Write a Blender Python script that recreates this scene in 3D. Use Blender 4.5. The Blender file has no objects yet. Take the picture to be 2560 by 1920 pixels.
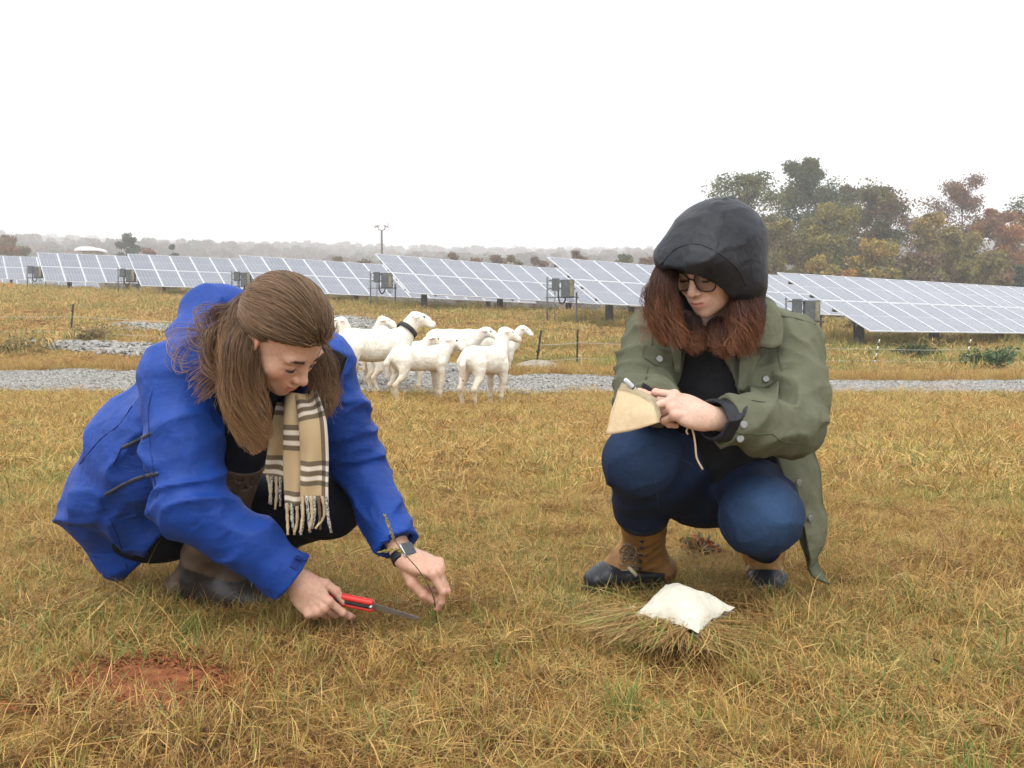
import bpy, math, random
import numpy as np
from mathutils import Vector, Matrix, Euler

random.seed(7)
rng = np.random.default_rng(7)
scene = bpy.context.scene
COL = scene.collection

# ------------------------------------------------------------------ camera
EYE = 0.70                       # phone held low, about 0.7 m above the grass
FPX, CX, CY, HOR = 2330.0, 1280.0, 960.0, 858.0
PITCH = math.atan((CY - HOR) / FPX)
cam_data = bpy.data.cameras.new('camera')
cam_data.sensor_width = 36.0
cam_data.lens = 36.0 * FPX / 2560.0
cam_data.clip_start = 0.05
cam_data.clip_end = 8000.0
cam = bpy.data.objects.new('camera', cam_data)
COL.objects.link(cam)
cam.location = (0, 0, EYE)
cam.rotation_euler = (math.pi / 2 - PITCH, 0, 0)
scene.camera = cam

# ------------------------------------------------------------------ world: low overcast
world = bpy.data.worlds.new('World')
scene.world = world
world.use_nodes = True
wn, wl = world.node_tree.nodes, world.node_tree.links
wn.clear()
SUN_EL, SUN_AZ = math.radians(58), math.radians(200)
sky = wn.new('ShaderNodeTexSky')
sky.sky_type = 'NISHITA'
sky.sun_disc = False
sky.sun_elevation = SUN_EL
sky.sun_rotation = SUN_AZ
sky.air_density = 1.0
sky.dust_density = 6.0
hs = wn.new('ShaderNodeHueSaturation'); hs.inputs['Saturation'].default_value = 0.10
mixw = wn.new('ShaderNodeMix'); mixw.data_type = 'RGBA'
mixw.inputs['Factor'].default_value = 0.82
mixw.inputs['B'].default_value = (10.4, 10.9, 11.6, 1)      # the cloud deck, evenly bright
bg = wn.new('ShaderNodeBackground'); bg.inputs['Strength'].default_value = 0.12
wo = wn.new('ShaderNodeOutputWorld')
wl.new(sky.outputs[0], hs.inputs['Color'])
wl.new(hs.outputs[0], mixw.inputs['A'])
wl.new(mixw.outputs['Result'], bg.inputs['Color'])
wl.new(bg.outputs[0], wo.inputs['Surface'])

sun_data = bpy.data.lights.new('sun', 'SUN')
sun_data.energy = 1.5
sun_data.angle = math.radians(35)
sun_data.color = (1.0, 0.97, 0.92)
sun = bpy.data.objects.new('sun', sun_data)
COL.objects.link(sun)
sun.rotation_euler = (math.pi / 2 - SUN_EL, 0, math.pi - SUN_AZ)
sun.location = (0, -10, 30)

vs = scene.view_settings
vs.view_transform = 'Standard'
vs.look = 'None'
vs.exposure = 0.6
vs.gamma = 1.0
vs.use_curve_mapping = False
scene.cycles.use_denoising = True
scene.cycles.max_bounces = 8
scene.cycles.diffuse_bounces = 3
scene.cycles.glossy_bounces = 3
scene.cycles.transmission_bounces = 6
scene.cycles.volume_bounces = 4
scene.cycles.transparent_max_bounces = 12
scene.cycles.sample_clamp_indirect = 4.0
scene.cycles.caustics_reflective = False
scene.cycles.caustics_refractive = False


def PZ(px, py, z):
    """point at height z that a photograph pixel looks at"""
    u, v = (px - CX) / FPX, (CY - py) / FPX
    c, s = math.cos(PITCH), math.sin(PITCH)
    d = np.array([u, c + v * s, -s + v * c])
    d = d * ((z - EYE) / d[2])
    return np.array([d[0], d[1], z])


def P(px, py, y):
    """point at forward distance y that a photograph pixel (2560 x 1920) looks at"""
    u, v = (px - CX) / FPX, (CY - py) / FPX
    c, s = math.cos(PITCH), math.sin(PITCH)
    d = np.array([u, c + v * s, -s + v * c])
    d = d * (y / d[1])
    return np.array([d[0], d[1], d[2] + EYE])


# ------------------------------------------------------------------ noise (numpy)
def _h(ix, iy, iz, seed):
    with np.errstate(over='ignore'):
        n = (ix.astype(np.uint32) * np.uint32(374761393) + iy.astype(np.uint32) * np.uint32(668265263)
             + iz.astype(np.uint32) * np.uint32(2147483647) + np.uint32((seed * 1274126177) & 0xffffffff))
        n = (n ^ (n >> np.uint32(13))) * np.uint32(1274126177)
        n = n ^ (n >> np.uint32(16))
    return n.astype(np.float32) / np.float32(4294967295.0) * 2 - 1


def vnoise(p, seed=0):
    p = np.asarray(p, dtype=np.float32)
    i = np.floor(p).astype(np.int64)
    f = p - i
    u = f * f * (3 - 2 * f)
    r = 0
    for dx in (0, 1):
        wx = u[:, 0] if dx else 1 - u[:, 0]
        for dy in (0, 1):
            wy = u[:, 1] if dy else 1 - u[:, 1]
            for dz in (0, 1):
                wz = u[:, 2] if dz else 1 - u[:, 2]
                r = r + wx * wy * wz * _h(i[:, 0] + dx, i[:, 1] + dy, i[:, 2] + dz, seed)
    return r


def fbm(p, seed=0, o=3):
    p = np.asarray(p, dtype=np.float32)
    r, a, s = 0, 1.0, 0.0
    for k in range(o):
        r = r + a * vnoise(p * (2.03 ** k) + 17.3 * k, seed + k)
        s += a
        a *= 0.5
    return r / s


def unit(v):
    v = np.asarray(v, float)
    return v / (np.linalg.norm(v) + 1e-12)


# ------------------------------------------------------------------ objects
def tag(o, label=None, cat=None, group=None, kind=None):
    if label: o['label'] = label
    if cat: o['category'] = cat
    if group: o['group'] = group
    if kind: o['kind'] = kind
    return o


def empty(name, loc, label=None, cat=None, group=None):
    o = bpy.data.objects.new(name, None)
    o.empty_display_size = 0.1
    COL.objects.link(o)
    o.location = tuple(float(c) for c in loc)
    return tag(o, label, cat, group)


def origin_of(o):
    v = Vector((0, 0, 0))
    while o is not None:
        v = v + o.location
        o = o.parent
    return np.array(v)


def new_mesh(name, verts, faces, mats=(), midx=None, smooth=True, col=None, uv=None):
    me = bpy.data.meshes.new(name)
    verts = np.asarray(verts, dtype=np.float32)
    if isinstance(faces, np.ndarray) and faces.ndim == 2:
        n, k = faces.shape
        me.vertices.add(len(verts))
        me.vertices.foreach_set('co', verts.ravel())
        me.loops.add(n * k)
        me.loops.foreach_set('vertex_index', faces.astype(np.int32).ravel())
        me.polygons.add(n)
        me.polygons.foreach_set('loop_start', np.arange(0, n * k, k, dtype=np.int32))
        me.update(calc_edges=True)
    else:
        me.from_pydata([tuple(map(float, v)) for v in verts], [], [tuple(map(int, f)) for f in faces])
    for m in (mats if isinstance(mats, (list, tuple)) else [mats]):
        me.materials.append(m)
    if midx is not None:
        me.polygons.foreach_set('material_index', np.asarray(midx, dtype=np.int32))
    me.polygons.foreach_set('use_smooth', np.full(len(me.polygons), smooth, dtype=bool))
    if col is not None:
        a = me.color_attributes.new('Col', 'FLOAT_COLOR', 'POINT')
        c = np.ones((len(verts), 4), dtype=np.float32)
        c[:, :3] = col
        a.data.foreach_set('color', c.ravel())
    if uv is not None:
        l = me.uv_layers.new(name='UVMap')
        li = np.empty(len(me.loops), dtype=np.int32)
        me.loops.foreach_get('vertex_index', li)
        l.data.foreach_set('uv', np.asarray(uv, dtype=np.float32)[li].ravel())
    me.validate()
    me.update()
    return me


def add(name, verts, faces, mats, parent=None, smooth=True, col=None, uv=None, midx=None, at=None, **tags):
    """link a mesh given in world coordinates; a part is stored relative to its thing"""
    base = origin_of(parent) if parent is not None else (np.zeros(3) if at is None else np.asarray(at, float))
    me = new_mesh(name, np.asarray(verts, float) - base, faces, mats, midx, smooth, col, uv)
    o = bpy.data.objects.new(name, me)
    COL.objects.link(o)
    if parent is not None:
        o.parent = parent
    else:
        o.location = tuple(base)
    return tag(o, **tags)


class MB:
    """collects simple shapes into one mesh"""
    def __init__(s): s.v, s.f, s.m, s.n = [], [], [], 0
    def raw(s, v, f, m=0):
        v = np.asarray(v, float)
        s.v.append(v); s.f += [tuple(int(i) + s.n for i in q) for q in f]; s.m += [m] * len(f); s.n += len(v)
        return s
    def box(s, c, ax, ay, az, m=0, bevel=0.0):
        """c centre, ax ay az half-axes (vectors)"""
        c, ax, ay, az = (np.asarray(q, float) for q in (c, ax, ay, az))
        if bevel <= 0:
            v = [c + i * ax + j * ay + k * az for k in (-1, 1) for j in (-1, 1) for i in (-1, 1)]
            f = [(0, 2, 3, 1), (4, 5, 7, 6), (0, 1, 5, 4), (2, 6, 7, 3), (0, 4, 6, 2), (1, 3, 7, 5)]
            return s.raw(v, f, m)
        la, lb, lc = (np.linalg.norm(q) for q in (ax, ay, az))
        a2, b2, c2 = ax * (1 - bevel / la), ay * (1 - bevel / lb), az * (1 - bevel / lc)
        v, idx = [], {}
        for k in (-1, 1):
            for j in (-1, 1):
                for i in (-1, 1):
                    for q, w in enumerate((i * ax + j * b2 + k * c2, i * a2 + j * ay + k * c2, i * a2 + j * b2 + k * az)):
                        idx[(i, j, k, q)] = len(v); v.append(c + w)
        f = []
        for i in (-1, 1): f.append([idx[(i, j, k, 0)] for j, k in ((-1, -1), (1, -1), (1, 1), (-1, 1))][::i])
        for j in (-1, 1): f.append([idx[(i, j, k, 1)] for i, k in ((-1, -1), (1, -1), (1, 1), (-1, 1))][::-j])
        for k in (-1, 1): f.append([idx[(i, j, k, 2)] for i, j in ((-1, -1), (1, -1), (1, 1), (-1, 1))][::k])
        for i in (-1, 1):
            for j in (-1, 1):
                f.append((idx[(i, j, -1, 0)], idx[(i, j, 1, 0)], idx[(i, j, 1, 1)], idx[(i, j, -1, 1)])[::i * j])
        for i in (-1, 1):
            for k in (-1, 1):
                f.append((idx[(i, -1, k, 0)], idx[(i, -1, k, 2)], idx[(i, 1, k, 2)], idx[(i, 1, k, 0)])[::i * k])
        for j in (-1, 1):
            for k in (-1, 1):
                f.append((idx[(-1, j, k, 1)], idx[(1, j, k, 1)], idx[(1, j, k, 2)], idx[(-1, j, k, 2)])[::j * k])
        for i in (-1, 1):
            for j in (-1, 1):
                for k in (-1, 1):
                    f.append((idx[(i, j, k, 0)], idx[(i, j, k, 1)], idx[(i, j, k, 2)])[::i * j * k])
        return s.raw(v, f, m)
    def bar(s, a, b, w, h, up=(0, 0, 1), m=0, bevel=0.0):
        a, b = np.asarray(a, float), np.asarray(b, float)
        d = unit(b - a); x = np.cross(d, up)
        if np.linalg.norm(x) < 1e-4: x = np.cross(d, (1, 0, 0))
        x = unit(x); z = np.cross(x, d)
        return s.box((a + b) / 2, x * w / 2, (b - a) / 2, z * h / 2, m, bevel)
    def tube(s, pts, r, n=8, m=0, cap=True):
        pts = np.asarray(pts, float)
        k = len(pts)
        r = np.full(k, r) if np.isscalar(r) else np.asarray(r, float)
        t = np.gradient(pts, axis=0)
        t /= np.linalg.norm(t, axis=1)[:, None] + 1e-12
        ref = np.array([0, 0, 1.0]) if abs(t[0, 2]) < .9 else np.array([1.0, 0, 0])
        x = unit(np.cross(ref, t[0])); v = []
        for i in range(k):
            x = unit(x - t[i] * (x @ t[i])); y = np.cross(t[i], x)
            for j in range(n):
                a = 2 * math.pi * j / n
                v.append(pts[i] + r[i] * (math.cos(a) * x + math.sin(a) * y))
        f = [(i * n + j, i * n + (j + 1) % n, (i + 1) * n + (j + 1) % n, (i + 1) * n + j) for i in range(k - 1) for j in range(n)]
        if cap:
            f.append(tuple(range(n))[::-1]); f.append(tuple((k - 1) * n + j for j in range(n)))
        return s.raw(v, f, m)
    def add(s, name, mats, parent=None, smooth=False, **kw):
        return add(name, np.concatenate(s.v), s.f, mats, parent, smooth=smooth, midx=s.m, **kw)
    def mesh(s, name, mats, smooth=False):
        return new_mesh(name, np.concatenate(s.v), s.f, mats, s.m, smooth)


def linked(name, me, parent=None, loc=(0, 0, 0), rot=(0, 0, 0), scale=(1, 1, 1), **tags):
    o = bpy.data.objects.new(name, me)
    COL.objects.link(o)
    o.location, o.rotation_euler, o.scale = tuple(map(float, loc)), rot, scale
    o.parent = parent
    return tag(o, **tags)


def spline(pts, n):
    """Catmull-Rom through pts, n samples"""
    p = np.asarray(pts, float)
    p = np.vstack([2 * p[0] - p[1], p, 2 * p[-1] - p[-2]])
    k = len(p) - 3
    t = np.linspace(0, k - 1e-6, n)
    i = t.astype(int); u = (t - i)[:, None]
    a, b, c, d = p[i], p[i + 1], p[i + 2], p[i + 3]
    return .5 * ((2 * b) + (c - a) * u + (2 * a - 5 * b + 4 * c - d) * u ** 2 + (3 * b - a - 3 * c + d) * u ** 3)


# ------------------------------------------------------------------ materials
def mat(name, color, rough=0.8, var=0.15, scale=12.0, bump=0.0, bscale=None, spec=0.3, vcol=False, color2=None,
        metallic=0.0, sheen=0.0, coat=0.0, sss=0.0, aniso=None, transl=0.0, detail=4.0, weave=0.0, wscale=900.0, folds=None):
    m = bpy.data.materials.new(name)
    m.use_nodes = True
    nt = m.node_tree
    N, L = nt.nodes, nt.links
    b = N['Principled BSDF']
    b.inputs['Roughness'].default_value = rough
    b.inputs['Specular IOR Level'].default_value = spec
    b.inputs['Metallic'].default_value = metallic
    if sheen: b.inputs['Sheen Weight'].default_value = sheen
    if coat: b.inputs['Coat Weight'].default_value = coat
    if sss:
        b.inputs['Subsurface Weight'].default_value = sss
        b.inputs['Subsurface Radius'].default_value = (0.012, 0.004, 0.002)
        b.inputs['Subsurface Scale'].default_value = 0.6
    tc = N.new('ShaderNodeTexCoord')
    src = tc.outputs['Object']
    if aniso:
        mp = N.new('ShaderNodeMapping'); mp.inputs['Scale'].default_value = aniso
        L.new(src, mp.inputs['Vector']); src = mp.outputs[0]
    nz = N.new('ShaderNodeTexNoise'); nz.inputs['Scale'].default_value = scale; nz.inputs['Detail'].default_value = detail
    L.new(src, nz.inputs['Vector'])
    if vcol:
        base = N.new('ShaderNodeVertexColor'); base.layer_name = 'Col'
        cout = base.outputs['Color']
    else:
        base = N.new('ShaderNodeMix'); base.data_type = 'RGBA'
        base.inputs['A'].default_value = (*color, 1)
        base.inputs['B'].default_value = (*(color2 or color), 1)
        rmp = N.new('ShaderNodeMapRange'); rmp.inputs['From Min'].default_value = .35; rmp.inputs['From Max'].default_value = .65
        L.new(nz.outputs['Fac'], rmp.inputs['Value']); L.new(rmp.outputs[0], base.inputs['Factor'])
        cout = base.outputs['Result']
    mr = N.new('ShaderNodeMapRange')
    mr.inputs['From Min'].default_value = .3; mr.inputs['From Max'].default_value = .7
    mr.inputs['To Min'].default_value = 1 - var; mr.inputs['To Max'].default_value = 1 + var
    nz2 = N.new('ShaderNodeTexNoise'); nz2.inputs['Scale'].default_value = scale * 2.7; nz2.inputs['Detail'].default_value = detail
    L.new(src, nz2.inputs['Vector'])
    L.new(nz2.outputs['Fac'], mr.inputs['Value'])
    mul = N.new('ShaderNodeMix'); mul.data_type = 'RGBA'; mul.blend_type = 'MULTIPLY'; mul.inputs['Factor'].default_value = 1
    L.new(cout, mul.inputs['A']); L.new(mr.outputs[0], mul.inputs['B'])
    L.new(mul.outputs['Result'], b.inputs['Base Color'])
    if bump or weave:
        nb = N.new('ShaderNodeTexNoise'); nb.inputs['Scale'].default_value = bscale or scale * 6; nb.inputs['Detail'].default_value = 5
        L.new(src, nb.inputs['Vector'])
        bp = N.new('ShaderNodeBump'); bp.inputs['Strength'].default_value = bump; bp.inputs['Distance'].default_value = 0.01
        L.new(nb.outputs['Fac'], bp.inputs['Height'])
        out = bp
        if folds:                                   # creased cloth: ridges of a warped noise, two sizes
            prev = bp
            for k, (fs, fst) in enumerate(folds):
                fm = N.new('ShaderNodeMapping'); fm.inputs['Scale'].default_value = (1.0, 1.0, 1.7); fm.inputs['Rotation'].default_value = (.3, .5 + k, .2)
                L.new(tc.outputs['Object'], fm.inputs['Vector'])
                fn_ = N.new('ShaderNodeTexNoise'); fn_.inputs['Scale'].default_value = fs; fn_.inputs['Detail'].default_value = 2.5; fn_.inputs['Distortion'].default_value = .8
                L.new(fm.outputs[0], fn_.inputs['Vector'])
                a1 = N.new('ShaderNodeMath'); a1.operation = 'SUBTRACT'; a1.inputs[1].default_value = .5; L.new(fn_.outputs['Fac'], a1.inputs[0])
                a2 = N.new('ShaderNodeMath'); a2.operation = 'ABSOLUTE'; L.new(a1.outputs[0], a2.inputs[0])
                a3 = N.new('ShaderNodeMath'); a3.operation = 'POWER'; a3.inputs[1].default_value = .85; L.new(a2.outputs[0], a3.inputs[0])
                b3 = N.new('ShaderNodeBump'); b3.inputs['Strength'].default_value = fst; b3.inputs['Distance'].default_value = .12 / fs; b3.invert = True
                L.new(a3.outputs[0], b3.inputs['Height']); L.new(prev.outputs[0], b3.inputs['Normal'])
                prev = b3
            bp = prev; out = prev
        if weave:
            wv = N.new('ShaderNodeTexNoise'); wv.inputs['Scale'].default_value = wscale; wv.inputs['Detail'].default_value = 2
            L.new(src, wv.inputs['Vector'])
            b2 = N.new('ShaderNodeBump'); b2.inputs['Strength'].default_value = weave; b2.inputs['Distance'].default_value = 0.002
            L.new(wv.outputs['Fac'], b2.inputs['Height']); L.new(bp.outputs[0], b2.inputs['Normal'])
            out = b2
        L.new(out.outputs[0], b.inputs['Normal'])
    if transl:
        tr = N.new('ShaderNodeBsdfTranslucent'); L.new(mul.outputs['Result'], tr.inputs['Color'])
        mx = N.new('ShaderNodeMixShader'); mx.inputs[0].default_value = transl
        L.new(b.outputs[0], mx.inputs[1]); L.new(tr.outputs[0], mx.inputs[2])
        L.new(mx.outputs[0], N['Material Output'].inputs['Surface'])
    return m


def noise_node(N, L, src, scale, detail=3, lo=.3, hi=.7, a=0., b=1.):
    n = N.new('ShaderNodeTexNoise'); n.inputs['Scale'].default_value = scale; n.inputs['Detail'].default_value = detail
    L.new(src, n.inputs['Vector'])
    m = N.new('ShaderNodeMapRange')
    for k, v in (('From Min', lo), ('From Max', hi), ('To Min', a), ('To Max', b)): m.inputs[k].default_value = v
    L.new(n.outputs['Fac'], m.inputs['Value'])
    return m.outputs[0]


def ramp(N, L, fac, stops):
    r = N.new('ShaderNodeValToRGB')
    e = r.color_ramp.elements
    while len(e) < len(stops): e.new(.5)
    for q, (p, c) in zip(e, stops):
        q.position = p; q.color = (*c, 1)
    L.new(fac, r.inputs[0])
    return r.outputs[0]


def math_node(N, L, op, a, b):
    m = N.new('ShaderNodeMath'); m.operation = op
    for i, v in enumerate((a, b)):
        if isinstance(v, (int, float)): m.inputs[i].default_value = v
        else: L.new(v, m.inputs[i])
    return m.outputs[0]


# ------------------------------------------------------------------ implicit surfaces
def smin(a, b, k):
    if k <= 0: return np.minimum(a, b)
    h = np.clip(.5 + .5 * (b - a) / k, 0, 1)
    return b + (a - b) * h - k * h * (1 - h)


def smax(a, b, k): return -smin(-a, -b, k)


def cone(p, a, b, ra, rb):
    a = np.asarray(a, np.float32); ba = np.asarray(b, np.float32) - a
    q = p - a
    t = np.clip((q @ ba) / (ba @ ba + 1e-12), 0, 1)
    return np.linalg.norm(q - t[:, None] * ba, axis=1) - (ra + (rb - ra) * t)


def ell(p, c, r, R=None):
    """ellipsoid; R rows are its axes"""
    q = p - np.asarray(c, np.float32)
    if R is not None: q = q @ np.asarray(R, np.float32).T
    r = np.asarray(r, np.float32)
    k0 = np.linalg.norm(q / r, axis=1)
    k1 = np.linalg.norm(q / (r * r), axis=1) + 1e-9
    return k0 * (k0 - 1) / k1


def rbox(p, c, hs, R=None, r=0.01):
    q = p - np.asarray(c, np.float32)
    if R is not None: q = q @ np.asarray(R, np.float32).T
    q = np.abs(q) - (np.asarray(hs, np.float32) - r)
    return np.linalg.norm(np.maximum(q, 0), axis=1) + np.minimum(q.max(axis=1), 0) - r


def plane(p, c, n):
    n = unit(n).astype(np.float32)
    return (p - np.asarray(c, np.float32)) @ n


def chain(p, pts, rad, k=0.02):
    d = None
    for i in range(len(pts) - 1):
        e = cone(p, pts[i], pts[i + 1], rad[i], rad[i + 1])
        d = e if d is None else smin(d, e, k)
    return d


def frame(axis, ref):
    """rows: x (side), y (along axis), z"""
    y = unit(axis); x = unit(np.cross(y, ref)); z = np.cross(x, y)
    return np.array([x, y, z])


def flat(p, a, b, wa, wb, ta, tb, ref):
    """tapered limb with an oval section: half-widths w across, t along ref"""
    a = np.asarray(a, np.float32); b = np.asarray(b, np.float32)
    R = frame(b - a, ref).astype(np.float32)
    q = (p - a) @ R.T
    L = float(np.linalg.norm(b - a))
    t = np.clip(q[:, 1] / L, 0, 1)
    w = wa + (wb - wa) * t; th = ta + (tb - ta) * t
    m = np.minimum(w, th)
    x, z = q[:, 0] / w, q[:, 2] / th
    y = (q[:, 1] - t * L) / m
    return (np.sqrt(x * x + y * y + z * z) - 1) * m


def nets(D, o, h):
    nx, ny, nz = D.shape
    S = D < 0
    c = np.zeros((nx - 1, ny - 1, nz - 1), np.uint8)
    for i in (0, 1):
        for j in (0, 1):
            for k in (0, 1):
                c += S[i:nx - 1 + i, j:ny - 1 + j, k:nz - 1 + k]
    act = (c > 0) & (c < 8)
    I = np.argwhere(act)
    idx = np.full(act.shape, -1, np.int64)
    idx[act] = np.arange(len(I))
    acc = np.zeros((len(I), 3)); cnt = np.zeros(len(I))
    corners = [(i, j, k) for i in (0, 1) for j in (0, 1) for k in (0, 1)]
    val = {q: D[I[:, 0] + q[0], I[:, 1] + q[1], I[:, 2] + q[2]] for q in corners}
    for a in corners:
        for ax in range(3):
            if a[ax] == 0:
                b = list(a); b[ax] = 1; b = tuple(b)
                va, vb = val[a], val[b]
                m = (va < 0) != (vb < 0)
                t = np.where(m, va / np.where(m, va - vb, 1), 0)
                pt = np.tile(np.array(a, float), (len(I), 1)); pt[:, ax] += t
                acc[m] += pt[m]; cnt[m] += 1
    V = o + h * (I + acc / cnt[:, None])
    F = []
    for ax in range(3):
        sl0 = [slice(1, -1)] * 3; sl1 = [slice(1, -1)] * 3
        sl0[ax] = slice(0, -1); sl1[ax] = slice(1, None)
        A, B = S[tuple(sl0)], S[tuple(sl1)]
        e = np.argwhere(A != B)
        if not len(e): continue
        flip = A[tuple(e.T)]
        e = e + 1; e[:, ax] -= 1
        u, w = (ax + 1) % 3, (ax + 2) % 3
        q = []
        for du, dw in ((1, 1), (0, 1), (0, 0), (1, 0)):
            x = e.copy(); x[:, u] -= du; x[:, w] -= dw
            q.append(idx[x[:, 0], x[:, 1], x[:, 2]])
        q = np.stack(q, 1)
        q[~flip] = q[~flip][:, ::-1]
        F.append(q[(q >= 0).all(1)])
    return V, np.concatenate(F)


def sdf_mesh(fn, lo, hi, h, margin=0.012, relax=0):
    """surface of fn(points) inside the box lo..hi with cells of size h (only near the surface is evaluated finely)"""
    lo, hi = np.asarray(lo, float), np.asarray(hi, float)
    B = 4
    nb = np.ceil((hi - lo) / (h * B)).astype(int) + 1
    bi = np.stack(np.meshgrid(*[np.arange(n) for n in nb], indexing='ij'), -1).reshape(-1, 3)
    cen = (lo + (bi + .5) * B * h).astype(np.float32)
    dc = fn(cen)
    D = np.where(dc < 0, -1.0, 1.0).astype(np.float32).reshape(nb)
    D = np.repeat(np.repeat(np.repeat(D, B, 0), B, 1), B, 2)
    actv = np.abs(dc) < 0.9 * B * h * 1.75 + margin
    ab = bi[actv]
    if len(ab) == 0: raise ValueError('empty sdf')
    loc = np.stack(np.meshgrid(*[np.arange(B)] * 3, indexing='ij'), -1).reshape(-1, 3)
    gi = (ab[:, None, :] * B + loc[None]).reshape(-1, 3)
    out = np.empty(len(gi), np.float32)
    for s in range(0, len(gi), 400000):
        out[s:s + 400000] = fn((lo + gi[s:s + 400000] * h).astype(np.float32))
    D[gi[:, 0], gi[:, 1], gi[:, 2]] = out
    V, F = nets(D, lo, h)
    for _ in range(relax):
        acc = np.zeros_like(V); cnt = np.zeros(len(V))
        for k in range(4):
            a, b = F[:, k], F[:, (k + 1) % 4]
            np.add.at(acc, a, V[b]); np.add.at(cnt, a, 1)
        V = .4 * V + .6 * acc / np.maximum(cnt, 1)[:, None]
    return V, F


def bounds(pts, m):
    p = np.asarray(pts, float)
    return p.min(0) - m, p.max(0) + m


def join(*vf):
    V, F, n = [], [], 0
    for v, f in vf:
        V.append(v); F.append(np.asarray(f) + n); n += len(v)
    return np.concatenate(V), np.concatenate(F)
M_BLACK = mat('black_plastic', (.018, .018, .02), .5, .2, 8)
# ------------------------------------------------------------------ terrain
# control points: x, y, z, reach
TCP = np.array([
    (0, 0, 0, 4), (-4, 4, 0, 4), (4, 4, 0, 4), (0, 8, 0, 4), (-8, 8, 0, 4), (8, 8, 0, 4), (0, -8, 0, 6), (-10, -4, 0, 6), (10, -4, 0, 6),
    (-7, 12, 0, 3), (0, 12, 0, 3), (7, 12, 0, 3), (-16, 13, .05, 4), (16, 12, 0, 4),
    (-9, 16.5, .15, 3), (0, 16, .06, 3), (8, 16, .03, 3), (-20, 17, .2, 4), (18, 17, .1, 4),
    (-1.0, 16.6, .30, 1.5), (.6, 17.4, .20, 1.5), (1.2, 16.2, .19, 1.2), (-12, 25, .66, 4), (-4, 20, .30, 3.5), (1.4, 20, .08, 3), (9, 22.5, .0, 3), (16, 22.5, .05, 4), (-22, 27, 1.2, 6), (-5, 27, .95, 4), (3, 27, .70, 4),
    (11, 29, .55, 3.5), (18, 33, .6, 4), (26, 38, .7, 5), (4, 35.2, 1.43, 4), (13, 41, 1.4, 5), (22, 47, 1.4, 5), (-3, 41.5, 2.18, 4), (6, 48, 2.1, 5),
    (-10, 46, 2.73, 4), (-17.5, 49.5, 3.16, 4), (-26, 55, 3.77, 4), (-36, 66, 4.5, 6), (-8, 34, 1.65, 4), (-16, 38, 2.3, 5), (-26, 42, 3.1, 6),
    (-50, 70, 5.2, 9), (-60, 50, 4.5, 9), (-20, 70, 3.9, 8), (5, 65, 2.6, 8), (30, 65, 2.0, 8), (50, 45, 1.2, 9), (40, 25, .5, 8), (-40, 25, 1.2, 8),
    (30, 92, 2.0, 14), (60, 90, 2.0, 14), (-10, 100, 3.5, 14), (-60, 110, 4.6, 14), (90, 60, 1.5, 16), (-90, 60, 4.0, 16)], float)


def terrain(x, y):
    x = np.asarray(x, float); y = np.asarray(y, float)
    num = np.full(x.shape, 3.0 * 1e-9); den = np.full(x.shape, 1e-9)
    for cx, cy, cz, s in TCP:
        w = np.exp(-((x - cx) ** 2 + (y - cy) ** 2) / (2 * s * s))
        num += w * cz; den += w
    z = num / den
    far = np.clip((np.hypot(x, y) - 95) / 60, 0, 1)
    z = z * (1 - far) + 3.0 * far
    p = np.stack([x * .9, y * .9, 0 * x], -1).reshape(-1, 3)
    z = z + (.012 * vnoise(p, 3) + .006 * vnoise(p * 3.1, 4)).reshape(x.shape) * np.clip(1 - far, 0, 1)
    return z


def tz(x, y): return float(terrain(np.array([x]), np.array([y]))[0])


GRASS_STOPS = [(0.0, (.10, .05, .02)), (.2, (.34, .165, .048)), (.42, (.58, .345, .105)), (.62, (.63, .44, .155)), (.78, (.37, .325, .085)), (1.0, (.135, .195, .042))]


def green_shift(N, L, pos):
    """how green the sward is at a place: same field for the ground and the blades"""
    a = noise_node(N, L, pos, .55, 2, .35, .68, -.13, .15)
    b = noise_node(N, L, pos, 3.2, 2, .35, .7, -.12, .17)
    return math_node(N, L, 'ADD', a, b)


def grass_mat(name, shift=0.0, gloss=.5):
    m = bpy.data.materials.new(name); m.use_nodes = True
    N, L = m.node_tree.nodes, m.node_tree.links
    b = N['Principled BSDF']; b.inputs['Roughness'].default_value = gloss; b.inputs['Specular IOR Level'].default_value = .35
    g = N.new('ShaderNodeNewGeometry')
    at = N.new('ShaderNodeVertexColor'); at.layer_name = 'Col'
    sp = N.new('ShaderNodeSeparateColor'); L.new(at.outputs['Color'], sp.inputs[0])
    f = math_node(N, L, 'ADD', sp.outputs[0], green_shift(N, L, g.outputs['Position']))
    f = math_node(N, L, 'ADD', f, shift)
    c = ramp(N, L, f, GRASS_STOPS)
    mul = N.new('ShaderNodeMix'); mul.data_type = 'RGBA'; mul.blend_type = 'MULTIPLY'; mul.inputs['Factor'].default_value = 1
    L.new(c, mul.inputs['A']); L.new(sp.outputs[1], mul.inputs['B'])
    L.new(mul.outputs['Result'], b.inputs['Base Color'])
    tr = N.new('ShaderNodeBsdfTranslucent'); L.new(mul.outputs['Result'], tr.inputs['Color'])
    mx = N.new('ShaderNodeMixShader'); mx.inputs[0].default_value = .25
    L.new(b.outputs[0], mx.inputs[1]); L.new(tr.outputs[0], mx.inputs[2])
    L.new(mx.outputs[0], N['Material Output'].inputs['Surface'])
    return m


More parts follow.
